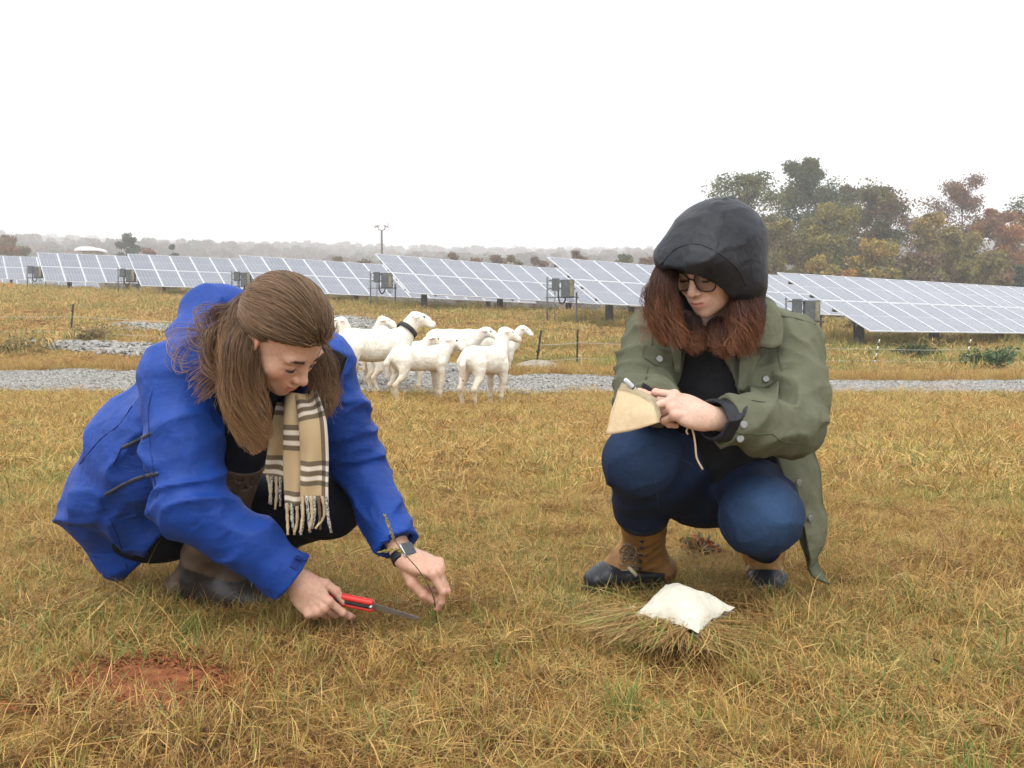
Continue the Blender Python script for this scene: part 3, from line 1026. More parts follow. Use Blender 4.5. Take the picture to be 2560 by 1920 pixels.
def inverter_rack(P0, label):
    cx, cy = P0[0] + .52, P0[1] - 1.15
    g = tz(cx, cy)
    top = P0[2] + EYE - .85
    root = empty('inverter_rack', (cx, cy, g), label, 'electrical rack', 'inverter racks at the ends of the panel rows')
    ux, uy = np.array([1.0, .0, 0]), np.array([0, 1.0, 0])
    for s, w in ((-.54, .035), (.54, .035)):
        mb = MB(); h = top if s < 0 else top - .55
        mb.tube([(cx + s, cy, g - .3), (cx + s, cy, h)], w, 8); mb.add('post', M_GALV, root, smooth=True)
    mb = MB(); mb.tube([(cx - .26, cy + .02, g - .2), (cx - .26, cy + .02, top - .4)], .018, 6); mb.add('conduit_riser', M_GALV, root, smooth=True)
    for dz in (.12, .42, .74):
        mb = MB(); z = top - dz
        mb.box((cx, cy - .05, z), (.62 if dz > .5 else .5, 0, 0), (0, .012, 0), (0, 0, .022)); mb.add('strut', M_GALV, root)
    mb = MB(); mb.box((cx - .24, cy - .14, top - .27), (.14, 0, 0), (0, .075, 0), (0, 0, .225), bevel=.015)
    b1 = mb.add('disconnect_box', M_BOXG, root)
    mb = MB(); mb.tube([(cx - .09, cy - .2, top - .2), (cx - .02, cy - .26, top - .14)], .014, 6); mb.add('switch_handle', M_BLACK, b1)
    mb = MB(); mb.box((cx + .2, cy - .16, top - .42), (.24, 0, 0), (0, .1, 0), (0, 0, .33), bevel=.02)
    b2 = mb.add('inverter_box', M_BOXG, root)
    mb = MB(); mb.box((cx + .35, cy - .267, top - .42), (.07, 0, 0), (0, .004, 0), (0, 0, .29)); mb.add('cooling_fin_cover', M_TAN, b2)
    pts = spline([(cx - .14, cy - .16, top - .48), (cx - .13, cy - .18, top - .8), (cx - .03, cy - .18, top - .98), (cx + .1, cy - .18, top - .88), (cx + .12, cy - .16, top - .7)], 20)
    mb = MB(); mb.tube(pts, .03, 8); mb.add('conduit_loop', M_BLACK, root, smooth=True)
    for k in range(3):
        a = np.array((cx + .2 + .06 * k, cy - .17, top - .74))
        mb = MB(); mb.tube(spline([a, a + (.02, 0, -.16), a + (.09, 0, -.22), a + (.13, 0, -.05)], 10), .01, 5); mb.add('cable', M_GALV, root, smooth=True)


for (p0, *_), lb in zip(ROWS[1:], ['inverter rack second from the left edge, end of the second row', 'inverter rack above the left end of the blue hood row', 'inverter rack partly behind the bent brown-haired head',
                                   'inverter rack with grey boxes below the lamp mast', 'large inverter rack with looped black conduit above the two dark posts', 'inverter rack just right of the black hood']):
    inverter_rack(p0, lb)

# ------------------------------------------------------------------ lamp mast, pavilion
def lamp_mast():
    D = 105.0
    x = (956 - CX) / FPX * D; g = tz(x, D)
    root = empty('lamp_mast', (x, D, g), 'tall dark mast with two white floodlights on the skyline', 'light pole')
    zt = EYE + (HOR - 577) / FPX * D
    mb = MB(); mb.tube([(x + .08, D, g - .3), (x, D, zt)], [.2, .11], 10); mb.add('pole', M_PILE, root, smooth=True)
    mb = MB(); mb.tube(spline([(x - .42, D, zt + .35), (x - .3, D, zt + .05), (x, D, zt - .02), (x + .3, D, zt + .05), (x + .42, D, zt + .35)], 18), .05, 6); mb.add('yoke', M_PILE, root, smooth=True)
    M_L = mat('floodlight_white', (.72, .73, .74), .4, .08, 3)
    for s in (-1, 1):
        mb = MB(); c = np.array((x + s * .5, D - .1, zt + .62))
        mb.box(c, (.26, 0, -.09 * s), (0, .2, 0), (.09 * s, 0, .26), bevel=.06); h = mb.add('floodlight', M_L, root)
        mb = MB(); mb.box(c + (s * .06, -.02, -.25), (.22, 0, -.09 * s), (0, .2, 0), (.01, 0, .03)); mb.add('lens', M_BLACK, h)


lamp_mast()


def pavilion():
    D = 165.0
    x = (233 - CX) / FPX * D; g = tz(x, D); zt = EYE + (HOR - 620) / FPX * D
    root = empty('pavilion', (x, D, g), 'small distant building with a white curved roof on the left skyline', 'building')
    M_W = mat('white_roof', (.78, .79, .78), .5, .06, 1)
    k = np.linspace(0, math.pi, 13); mb = MB()
    v = [(x + 2.05 * math.cos(a) * s, D + yy, zt - .75 + .75 * math.sin(a) ** .8) for yy in (-2, 2) for s in (1,) for a in k]
    f = [(i, i + 1, 14 + i, 13 + i) for i in range(12)] + [tuple(range(13)), tuple(range(25, 12, -1))]
    mb.raw(v, f); mb.add('roof', M_W, root)
    mb = MB(); mb.box((x + .35, D, (zt - .75 + g) / 2 - .01), (1.2, 0, 0), (0, 1.5, 0), (0, 0, (zt - .75 - g) / 2)); mb.add('wall', M_TAN, root)


pavilion()

# ------------------------------------------------------------------ fence
M_TPOST = mat('rusty_post', (.045, .04, .035), .8, .3, 30, color2=(.07, .055, .045))
M_WHITE = mat('white_plastic', (.78, .78, .76), .45, .05, 10)
M_WIRE = mat('wire', (.45, .45, .44), .5, .1, 10)


def t_post(px, top, D, px0, name, label, striped=False):
    t = P(px, top, D); b = P(px0, HOR, D); g = tz(b[0], D)
    b = np.array([b[0], D, g])
    root = empty(name, b, label, 'fence post', 'electric fence posts')
    if not striped:
        mb = MB(); mb.bar(b - (0, 0, .3), t, .042, .012); mb.bar(b - (0, 0, .3), t - (0, 0, .002), .012, .042)
        s = mb.add('stake', M_TPOST, root)
        for k in np.linspace(.35, .95, 9):
            c = b + (t - b) * k; mb = MB(); mb.box(c + (0, -.026, 0), (.014, 0, 0), (0, .005, 0), (0, 0, .006)); mb.add('lug', M_TPOST, s)
        for k in (.45, .8):
            c = b + (t - b) * k; mb = MB(); mb.box(c + (0, -.03, 0), (.02, 0, 0), (0, .014, 0), (0, 0, .022), bevel=.005); mb.add('insulator', M_BLACK, root)
    else:
        e = np.linspace(-.15, 1, 10)
        for i in range(9):
            mb = MB(); mb.tube([b + (t - b) * e[i], b + (t - b) * (e[i + 1] - .001)], .012, 6)
            mb.add('stripe', M_WHITE if i % 2 == 0 else M_TPOST, root, smooth=True)
        mb = MB(); mb.tube([t, t + (0, 0, .05)], .006, 5); mb.add('spike', M_TPOST, root)
    return b, t


ps = [t_post(183, 760, 25.0, 174, 'fence_post', 'lone dark post in the field at the far left'),
      t_post(1353, 826, 19.2, 1335, 'fence_post', 'dark fence post leaning right, beside the rightmost sheep'),
      t_post(1444, 823, 20.0, 1442, 'fence_post', 'upright dark fence post right of the leaning one'),
      t_post(2199, 848, 22.3, 2185, 'striped_post', 'black and white striped post, the left of the pair at right', True),
      t_post(2427, 848, 22.6, 2413, 'striped_post', 'black and white striped post nearest the right edge', True)]


def wire(pts, label):
    mb = MB(); mb.tube(pts, .0042, 4)
    mb.add('fence_wire', M_WIRE, None, label=label, cat='wire', group='fence wires')


def sag(a, b, s, n=12):
    t = np.linspace(0, 1, n)[:, None]
    q = a + (b - a) * t; q[:, 2] -= s * 4 * (t * (1 - t))[:, 0]
    return q


for k, nm in ((.64, 'upper'), (.22, 'lower')):
    w = [b + (t - b) * k + (0, -.03, 0) for b, t in ps]
    wire(np.vstack([sag(w[2], w[3], .03), sag(w[3], w[4], .02)[1:], sag(w[4], w[4] + (9, .6, .05), .06)[1:]]), nm + ' white wire strung from the upright dark post past the striped posts')
    wire(np.vstack([sag(w[1], w[2], .02), ]), nm + ' wire between the leaning post and the upright dark post')
    wire(np.vstack([sag(w[0] + (-12, -1, .1), w[0], .06), sag(w[0], w[0] + (7, -2.2, -.25), .05)[1:]]), nm + ' wire through the lone post at the far left')

# ------------------------------------------------------------------ small field things
b = P(480, HOR, 38); g = tz(b[0], 38)
root = empty('marker_stake', (b[0], 38, g), 'short white stake beside the blue hood', 'stake')
mb = MB(); mb.tube([(b[0], 38, g - .2), (b[0], 38, g + .42)], .06, 10); mb.add('shaft', M_WHITE, root, smooth=True)
mb = MB(); mb.tube([(b[0], 38, g + .42), (b[0], 38, g + .45)], [.066, .05], 10); mb.add('cap', M_WHITE, root, smooth=True)
b = P(22, HOR, 45); g = tz(b[0], 45)
root = empty('marker_flag', (b[0], 45, g), 'tiny orange marker flag in the field at the left edge', 'flag')
M_OR = mat('orange_flag', (.8, .2, .06), .6, .1, 10)
mb = MB(); mb.tube([(b[0], 45, g - .1), (b[0], 45, g + .5)], .006, 5); mb.add('wire_stem', M_GALV, root)
mb = MB(); mb.box((b[0] + .07, 45, g + .42), (.07, 0, 0), (0, .004, .0), (0, 0, .05)); mb.add('cloth', M_OR, root)


def field_rock(px, py, D, r, label):
    b = P(px, py, D); g = tz(b[0], D)
    V, F = sdf_mesh(lambda p: ell(p, (b[0], D, g), r) + .25 * r[2] * fbm(p * 2.2 / r[0] * .5, 9), np.array([b[0], D, g]) - np.array(r) * 1.3, np.array([b[0], D, g]) + np.array(r) * 1.3, r[0] / 16)
    M = mat('field_stone', (.24, .21, .16), .9, .3, 5, bump=.6, color2=(.33, .30, .24))
    add('rock', V, F, M, at=(b[0], D, g), label=label, cat='rock')


field_rock(1345, 917, 18.4, (.55, .35, .2), 'low tan boulder in dry grass below the leaning post')


def bush(px, D, h, w, pal, label, seed, n=1400, leaf=.045, name='bush'):
    r = np.random.default_rng(seed)
    b = P(px, HOR, D); g = tz(b[0], D)
    root = empty(name, (b[0], D, g), label, 'shrub')
    mb = MB(); cs = []
    for i in range(16):
        a = r.uniform(0, 6.28); l = r.uniform(.5, 1)
        tip = np.array([b[0] + math.cos(a) * w * l, D + math.sin(a) * w * l, g + h * r.uniform(.5, 1) * (1.15 - .5 * l)])
        p = spline([(b[0], D, g - .05), (b[0] + math.cos(a) * w * .25, D + math.sin(a) * w * .25, g + h * .4), tip], 8)
        mb.tube(p, np.linspace(.012, .004, 8), 5); cs.append(p[3:])
    mb.add('stem', M_BARK, root, smooth=True)
    cs = np.concatenate(cs)
    cen = cs[r.integers(0, len(cs), n)] + r.normal(0, w * .13, (n, 3))
    cen[:, 2] = np.maximum(cen[:, 2], g + .01)
    v, f = leaf_quads(cen, leaf, r)
    add('foliage', v, f, M_LEAF, root, smooth=False, col=np.repeat(np.array(pal)[r.integers(0, len(pal), n)] * r.uniform(.6, 1.4, n)[:, None], 4, 0))


bush(2473, 21.2, .62, .62, [(.075, .13, .045), (.11, .17, .07), (.06, .10, .035)], 'fresh green leafy bush by the nearest panel row', 51)
bush(222, 23.5, .42, .6, [(.30, .21, .09), (.20, .15, .06), (.34, .26, .11)], 'dry brownish scrub at the foot of the lone left post', 52, 800)
bush(40, 20.5, .28, .8, [(.26, .19, .08), (.15, .15, .05), (.30, .23, .10)], 'low dull scrub on the bank at the left edge', 53, 600)
bush(2285, 25.0, .4, .7, [(.05, .08, .03), (.08, .10, .04)], 'dark weed clump under the nearest panels, between striped posts', 54, 1000)
# ------------------------------------------------------------------ the sward, as geometry
M_GRASS = grass_mat('dry_grass')
M_BANK = grass_mat('bank_grass_blades', .09)


def blade_patch(seed, n, radius, len_, width, lay, types, bright=(.7, 1.25), droop=.5):
    """n curved tapering blades on a disc; lay = how flat they lie (0 upright .. 1 flat)"""
    r = np.random.default_rng(seed)
    a = r.uniform(0, 6.283, n); rr = radius * np.sqrt(r.random(n))
    root = np.stack([rr * np.cos(a), rr * np.sin(a), r.uniform(-.01, .006, n)], -1)
    az = r.uniform(0, 6.283, n)
    el = np.clip(r.normal(1.35 - 1.25 * lay, .28, n), .02, 1.5)
    L = r.uniform(*len_, n) * (.7 + .6 * r.random(n))
    d = np.stack([np.cos(az) * np.cos(el), np.sin(az) * np.cos(el), np.sin(el)], -1)
    side = np.stack([-np.sin(az), np.cos(az), 0 * az], -1)
    side = side + r.normal(0, .5, (n, 3)); side /= np.linalg.norm(side, axis=1)[:, None]
    w = r.uniform(*width, n)
    bend = r.normal(0, .22, n)[:, None] * np.stack([-np.sin(az), np.cos(az), 0 * az], -1)
    V = []
    for t, ww in ((0, 1.0), (.4, .9), (.75, .6), (1.0, 0.08)):
        c = root + d * (L * t)[:, None] + bend * (L * t * t)[:, None]
        c[:, 2] -= droop * L * t * t * np.cos(el) * .55
        c[:, 2] = np.maximum(c[:, 2], -.012)
        V.append(c - side * (w * ww / 2)[:, None]); V.append(c + side * (w * ww / 2)[:, None])
    V = np.stack(V, 1).reshape(-1, 3)
    k = np.arange(n)[:, None] * 8
    F = np.concatenate([k + np.array([[0, 1, 3, 2]]), k + np.array([[2, 3, 5, 4]]), k + np.array([[4, 5, 7, 6]])])
    ty = types(r, n); br = r.uniform(*bright, n)
    col = np.zeros((n, 8, 3)); col[..., 0] = ty[:, None]; col[..., 1] = br[:, None]
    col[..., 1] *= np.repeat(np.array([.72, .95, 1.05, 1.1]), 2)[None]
    return V, F, col.reshape(-1, 3)


def patch(seed, parts, m=None):
    V, F, C, n = [], [], [], 0
    for q in parts:
        v, f, c = blade_patch(seed, *q[:-1], **q[-1]) if isinstance(q[-1], dict) else blade_patch(seed, *q)
        V.append(v); F.append(f + n); C.append(c); n += len(v); seed += 1000
    return new_mesh('sward_patch', np.concatenate(V), np.concatenate(F), m or M_GRASS, smooth=True, col=np.concatenate(C))


straw = lambda r, n: r.choice([.1, .26, .4, .5, .6, .7], n, p=[.08, .15, .25, .25, .17, .1]) + r.normal(0, .05, n)
greeny = lambda r, n: r.normal(.86, .08, n)
dead = lambda r, n: r.normal(.3, .13, n)
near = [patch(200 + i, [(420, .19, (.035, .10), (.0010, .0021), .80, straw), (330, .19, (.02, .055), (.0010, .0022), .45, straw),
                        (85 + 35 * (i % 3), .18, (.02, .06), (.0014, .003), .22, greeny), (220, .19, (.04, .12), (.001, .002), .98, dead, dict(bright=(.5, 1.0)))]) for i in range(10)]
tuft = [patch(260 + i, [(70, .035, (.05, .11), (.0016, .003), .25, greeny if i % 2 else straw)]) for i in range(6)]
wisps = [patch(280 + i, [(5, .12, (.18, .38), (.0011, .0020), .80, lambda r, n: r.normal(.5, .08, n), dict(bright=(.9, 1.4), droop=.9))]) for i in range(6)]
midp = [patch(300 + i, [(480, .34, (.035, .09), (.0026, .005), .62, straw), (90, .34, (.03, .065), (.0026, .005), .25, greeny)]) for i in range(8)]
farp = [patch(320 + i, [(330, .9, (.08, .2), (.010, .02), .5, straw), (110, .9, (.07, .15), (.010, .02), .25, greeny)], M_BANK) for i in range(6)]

SOIL = np.array([-.74, 1.84])


def bare(x, y):
    """1 on the red soil, 0 off it"""
    q = np.stack([(x - SOIL[0]) / .155, (y - SOIL[1]) / .12], -1)
    n = vnoise(np.stack([x * 11, y * 11, 0 * x], -1), 77)
    return (np.linalg.norm(q, axis=-1) + .45 * n) < .95


BAGC = PZ(1708, 1520, .0)


def under_bag(x, y): return np.hypot((x - BAGC[0]) / .17, (y - BAGC[1]) / .17) < 1


def lay_out(n, y0, y1, pad=1.0, spread=.66):
    i = np.arange(n) + rng.integers(0, 999)
    a = (i * .7548776662466927 + rng.normal(0, .35, n) / math.sqrt(n)) % 1; b = (i * .5698402909980532 + rng.normal(0, .35, n) / math.sqrt(n)) % 1
    y = np.sqrt(y0 ** 2 + a * (y1 ** 2 - y0 ** 2)); x = (2 * b - 1) * (spread * y + pad)
    return x, y


def grass_field(name, protos, n, y0, y1, s, seed, label, keep=None, pad=1.0, tilt=.12, zoff=0.0):
    x, y = lay_out(n, y0, y1, pad)
    k = ~in_road(x, y, .12) & (spur_dist(x, y) > .05) & ~bare(x, y) & ~under_bag(x, y)
    if keep is not None: k &= keep(x, y)
    x, y = x[k], y[k]; m = len(x)
    sc = rng.uniform(*s, m)
    scatter(name, protos, np.stack([x, y, terrain(x, y) + zoff], -1), np.stack([rng.normal(0, tilt, m), rng.normal(0, tilt, m), rng.uniform(0, 6.283, m)], -1),
            np.stack([sc, sc, sc * rng.uniform(.8, 1.25, m)], -1), seed=seed, kind='stuff', label=label, cat='grass')


lush = lambda x, y: vnoise(np.stack([x * 1.4, y * 1.4, 0 * x], -1), 61) + .5 * rng.normal(size=len(x)) > -.1
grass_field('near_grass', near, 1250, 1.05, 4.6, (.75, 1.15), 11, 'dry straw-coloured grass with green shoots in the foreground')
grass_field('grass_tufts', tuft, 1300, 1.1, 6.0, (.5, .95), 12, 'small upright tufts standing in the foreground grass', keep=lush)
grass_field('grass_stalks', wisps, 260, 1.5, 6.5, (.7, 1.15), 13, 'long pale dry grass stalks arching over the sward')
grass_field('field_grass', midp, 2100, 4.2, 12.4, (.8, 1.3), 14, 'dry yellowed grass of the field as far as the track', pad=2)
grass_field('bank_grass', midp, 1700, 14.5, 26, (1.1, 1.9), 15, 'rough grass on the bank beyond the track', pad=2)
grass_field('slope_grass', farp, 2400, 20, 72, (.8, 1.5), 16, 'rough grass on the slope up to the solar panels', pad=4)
# the unmown strips: beside the far edge of the track and under the panels
tall = [patch(340 + i, [(60, .2, (.16, .42), (.004, .007), .22, lambda r, n: r.normal(.36, .14, n)), (26, .2, (.14, .34), (.004, .008), .2, greeny)]) for i in range(6)]
edge = lambda x, y: (np.abs(y - road_edges(x)[1] - .5) < .45 + .3 * rng.random(len(x))) & (rng.random(len(x)) < .55)
grass_field('verge_grass', tall, 9000, 14.8, 18.5, (.35, .75), 17, 'orange-brown unmown verge along the far side of the track', keep=edge, pad=2)


def under_rows(x, y):
    k = np.zeros(len(x), bool)
    for p0, sl_, nc_, _ in ROWS:
        q = np.stack([x - p0[0], y - p0[1]], -1)
        a, b = q @ RD[:2], q @ RN_[:2]
        k |= (a > -.5) & (a < nc_ * CW) & (b > -.6) & (b < 3.6)
    return k


grass_field('weeds_under_panels', [patch(360 + i, [(240, .6, (.2, .5), (.009, .016), .25, greeny), (90, .6, (.2, .45), (.009, .016), .3, dead)]) for i in range(5)],
            3200, 24, 75, (.6, 1.15), 18, 'taller dark green weeds growing under the solar panels', keep=under_rows, pad=4)
lowgreen = lambda x, y: (np.hypot((x - 10.5) / 6.5, (y - 25.6) / 2.6) < 1 + .3 * rng.normal(size=len(x))) | (np.hypot((x - 2.8) / 2.6, (y - 20.2) / 1.8) < 1 + .3 * rng.normal(size=len(x)))
grass_field('green_patch_grass', [patch(380 + i, [(330, .42, (.08, .2), (.006, .011), .35, greeny)]) for i in range(5)], 1800, 17, 31, (.8, 1.3), 19,
            'dull green grass in front of the nearest panels', keep=lowgreen, pad=2)

# red soil scrape
M_SOIL = mat('red_clay', (.28, .092, .033), .95, .3, 14, bump=1.0, bscale=70, color2=(.17, .055, .022))
gx, gy = np.meshgrid(np.linspace(-.23, .23, 90), np.linspace(-.19, .19, 80), indexing='ij')
rr_ = np.hypot(gx / .20, gy / .165)
pp = np.stack([gx * 9, gy * 9, 0 * gx], -1).reshape(-1, 3)
hz = .026 * np.clip(1 - rr_ ** 2, -.6, 1) + (.016 * fbm(pp, 5, 4) + .007 * np.abs(vnoise(pp * 5, 6))).reshape(gx.shape)
wx, wy = gx + SOIL[0], gy + SOIL[1]
I = np.arange(gx.size).reshape(gx.shape)
add('soil_patch', np.stack([wx, wy, terrain(wx, wy) + hz], -1).reshape(-1, 3), np.stack([I[:-1, :-1], I[1:, :-1], I[1:, 1:], I[:-1, 1:]], -1).reshape(-1, 4), M_SOIL, kind='structure')
r = np.random.default_rng(5)
cl = [stone_proto(90 + i, 22, (.002, .007), .1) for i in range(3)]
for me in cl: me.materials.clear(); me.materials.append(M_SOIL)
x = SOIL[0] + r.normal(0, .09, 60); y = SOIL[1] + r.normal(0, .08, 60)
scatter('soil_crumbs', cl, np.stack([x, y, terrain(x, y) + .018], -1), np.stack([0 * x, 0 * x, r.uniform(0, 6, 60)], -1), np.ones((60, 3)), seed=4, kind='stuff', label='crumbs of red clay on the bare scrape', cat='soil')
# ------------------------------------------------------------------ people: shared builders
def col_mix(base, verts, *spots):
    c = np.tile(np.asarray(base, float), (len(verts), 1))
    for col, w in spots:
        w = np.clip(w, 0, 1)[:, None]
        c = c * (1 - w) + np.asarray(col, float) * w
    return c


def sstep(a, b, x):
    t = np.clip((x - a) / (b - a), 0, 1)
    return t * t * (3 - 2 * t)


def wrinkle(p, axes, amp, seed=0, warp=.35, power=2.4):
    """sharp-crested folds; axes: 3x3 frequencies"""
    q = p @ np.asarray(axes, np.float32).T
    q = q + warp * np.stack([vnoise(q * .8 + 3, seed + 5), vnoise(q * .8 + 9, seed + 6), vnoise(q * .8 + 14, seed + 7)], -1)
    r = 1 - np.abs(vnoise(q, seed))
    return 1.7 * amp * (r ** power - .36)


def head_axes(yaw, pitch, roll=0.0):
    """rows: her left, face forward, crown up. yaw: from facing the camera towards picture right; pitch: chin down"""
    h = np.array([math.sin(yaw), -math.cos(yaw), 0])
    f = h * math.cos(pitch) + np.array([0, 0, -math.sin(pitch)])
    u = h * math.sin(pitch) + np.array([0, 0, math.cos(pitch)])
    l = np.cross(u, f) * -1.0
    l = np.cross(f, u)
    l = -l
    cr, sr = math.cos(roll), math.sin(roll)
    return np.array([l * cr + u * sr, f, u * cr - l * sr])


def face_sdf(q, lids=.55, smile=0.0):
    x, y, z = q[:, 0], q[:, 1], q[:, 2]
    ax = np.abs(x)
    m = np.stack([ax, y, z], -1)                       # mirrored
    d = ell(q, (0, -.012, .030), (.0735, .092, .084))
    d = smin(d, ell(q, (0, .026, -.028), (.0605, .064, .082)), .03)
    d = smin(d, ell(q, (0, .042, -.074), (.043, .045, .040)), .025)
    d = smin(d, ell(q, (0, .070, -.098), (.019, .018, .017)), .02)
    d = smin(d, ell(m, (.040, .056, -.034), (.023, .023, .023)), .02)
    d = smin(d, ell(m, (.028, .074, .010), (.027, .013, .010)), .014)
    # eye sockets, eyes and lids
    d = smax(d, -ell(m, (.031, .094, -.009), (.019, .017, .0115)), .010)
    eye = np.linalg.norm(m - np.array((.031, .0705, -.010), np.float32), axis=1) - .0128
    d = smin(d, eye, .002)
    lid = np.linalg.norm(m - np.array((.031, .0705, -.010), np.float32), axis=1) - .0148
    cut = (z + .010) - (.011 - .022 * lids) + 15 * (ax - .031) ** 2
    d = smin(d, smax(lid, -cut, .0015), .003)
    low = smax(lid + .0006, (z + .0185), .002)
    d = smin(d, low, .003)
    # nose
    d = smin(d, cone(q, (0, .080, .004), (0, .101, -.033), .0075, .0098), .010)
    d = smin(d, np.linalg.norm(q - np.array((0, .1055, -.0375), np.float32), axis=1) - .0098, .006)
    d = smin(d, ell(m, (.0112, .0945, -.0415), (.0072, .0095, .0068)), .005)
    d = smax(d, -ell(m, (.0058, .099, -.0490), (.0034, .005, .0042)), .002)
    # mouth
    zz = smile * 40 * x * x
    ql = np.stack([x, y, z - zz], -1)
    d = smin(d, ell(ql, (0, .080, -.070), (.030, .014, .018)), .012)
    d = smin(d, ell(ql, (0, .0905, -.0655), (.0230, .0095, .0062)), .004)
    d = smin(d, ell(ql, (0, .0885, -.0750), (.0200, .0100, .0074)), .004)
    d = smax(d, -ell(ql, (0, .099, -.0702), (.0235, .013, .0014)), .0022)
    # ears
    e = ell(m, (.0765, -.008, -.016), (.0085, .019, .031))
    e = smax(e, -ell(m, (.085, -.004, -.014), (.0075, .012, .021)), .004)
    d = smin(d, e, .006)
    return d


def face_cols(q, skin, lip, brow, iris=(.05, .035, .02), lids=.5, flush=(.62, .26, .20)):
    x, y, z = q[:, 0], q[:, 1], q[:, 2]
    ax = np.abs(x)
    front = sstep(.05, .075, y)
    g = lambda cx, cz, rx, rz: np.exp(-(((ax - cx) / rx) ** 2 + ((z - cz) / rz) ** 2))
    lips = sstep(.0, .004, .0082 - np.abs(z + .0702)) * sstep(.0, .006, .0235 - ax) * sstep(.082, .088, y)
    brows = g(.031, .0135 , .017, .0036) * front * 1.15
    lash = g(.031, -.010 - .011 * (lids - .35), .0145,   .0024) * front * 1.1
    blush = g(.043, -.040, .020, .018) * front * .45 + np.exp(-((ax / .013) ** 2 + ((z + .038) / .012) ** 2)) * front * .30
    ears = sstep(.070, .078, ax) * .35
    shade = np.exp(-(((ax - .018) / .006) ** 2 + ((z + .048) / .006) ** 2)) * front * .2
    return col_mix(skin, q, (flush, blush), (flush, ears), (flush, shade), (lip, lips * .9), (brow, brows), ((.03, .02, .015), lash))


# --- hands: palm + five fingers, each a bent chain of three bones
def hand_chain(w, fwd, palm_n, spec, side=1, scale=1.0):
    """w wrist, fwd towards the fingers, palm_n out of the palm, side=+1 thumb lies towards cross(fwd, palm_n).
    spec: per finger (spread, mcp, pip, dip) bends towards the palm; thumb: list of 4 points in hand coordinates"""
    f = unit(fwd); n = unit(np.asarray(palm_n) - f * np.dot(palm_n, f)); t = np.cross(f, n) * side
    L = lambda a, b, c: w + scale * (a * t + b * f + c * n)
    roots = [(.026, .088), (.008, .092), (-.011, .087), (-.028, .078)]
    lens = [(.043, .026, .021), (.047, .029, .022), (.043, .027, .021), (.034, .021, .019)]
    rads = [(.0095, .0086, .0080, .0066), (.0098, .0088, .0081, .0067), (.0094, .0084, .0077, .0064), (.0084, .0075, .0070, .0059)]
    ch = []
    for (rx, ry), ln, rd, (sp, b1, b2, b3) in zip(roots, lens, rads, spec['fingers']):
        p = L(rx, ry, -.002); pts = [p]
        ang = 0.0
        sv = t * math.sin(sp) + f * math.cos(sp)
        for l_, bb in zip(ln, (b1, b2, b3)):
            ang += bb
            p = p + scale * l_ * (sv * math.cos(ang) + n * math.sin(ang))
            pts.append(p)
        ch.append((pts, [r_ * scale for r_ in rd]))
    th = [L(*q) for q in spec['thumb']]
    ch.append((th, [.0165 * scale, .0125 * scale, .0105 * scale, .0078 * scale]))
    return ch, (f, n, t), L


def hand_mesh(w, fwd, palm_n, spec, side, arm_dir, arm_len=.12, scale=1.0, h=.0021, arm_r=(.027, .034)):
    ch, (f, n, t), L = hand_chain(w, fwd, palm_n, spec, side, scale)
    allp = np.array([p for c, _ in ch for p in c] + [w, w + arm_dir * arm_len])
    lo, hi = bounds(allp, .045)
    R = np.stack([t, f, n])

    def fn(p):
        d = ell(p, L(0, .052, -.001), (.040 * scale, .052 * scale, .0145 * scale), R)
        d = smin(d, ell(p, L(.022, .035, .005), (.017 * scale, .03 * scale, .015 * scale), R), .012)
        d = smin(d, ell(p, L(-.026, .038, .004), (.014 * scale, .036 * scale, .014 * scale), R), .012)
        a = w + arm_dir * arm_len
        d = smin(d, flat(p, w - .01 * arm_dir, a, arm_r[0], arm_r[1], arm_r[0] * .74, arm_r[1] * .85, n), .018)
        d = smin(d, cone(p, w, L(0, .03, 0), .021, .022), .02)
        for i, (pts, rd) in enumerate(ch[:4]):
            # knuckle and tendon
            d = smin(d, np.linalg.norm(p - np.asarray(pts[0] - n * .003 * scale, np.float32), axis=1) - .0108 * scale, .008)
            d = smin(d, cone(p, pts[0] - n * .006 * scale, L(0, .015, -.010), .0045 * scale, .003 * scale), .008)
        fing = None
        for i, (pts, rd) in enumerate(ch):
            e = None
            for k in range(3):
                c_ = cone(p, pts[k], pts[k + 1], rd[k], rd[k + 1])
                e = c_ if e is None else smin(e, c_, .0035)
            for k in (1, 2):
                e = smin(e, np.linalg.norm(p - np.asarray(pts[k], np.float32), axis=1) - rd[k] * 1.04, .003)
            # nail
            fing = e if fing is None else np.minimum(fing, e)
        return smin(d, fing, .006)
    V, F = sdf_mesh(fn, lo, hi, h, margin=.004)
    # colour: knuckles and fingertips rosier
    red = np.zeros(len(V))
    for pts, rd in ch:
        for k, q in enumerate(pts):
            red = np.maximum(red, np.exp(-(np.linalg.norm(V - q, axis=1) / (rd[min(k, 3)] * 1.35)) ** 2) * (.5 if k in (0, 3) else .38))
    nail = np.zeros(len(V))
    for i, (pts, rd) in enumerate(ch):
        tip, pre = np.asarray(pts[3]), np.asarray(pts[2])
        dv = unit(tip - pre)
        back = -n if i < 4 else unit(np.cross(dv, np.cross(t, f)) * 1.0)
        back = unit(back - dv * np.dot(back, dv))
        c = tip + dv * rd[3] * .1 + back * rd[3] * .9
        nail = np.maximum(nail, sstep(rd[3] * .95, rd[3] * .6, np.linalg.norm(V - c, axis=1)))
    return V, F, red, nail, ch


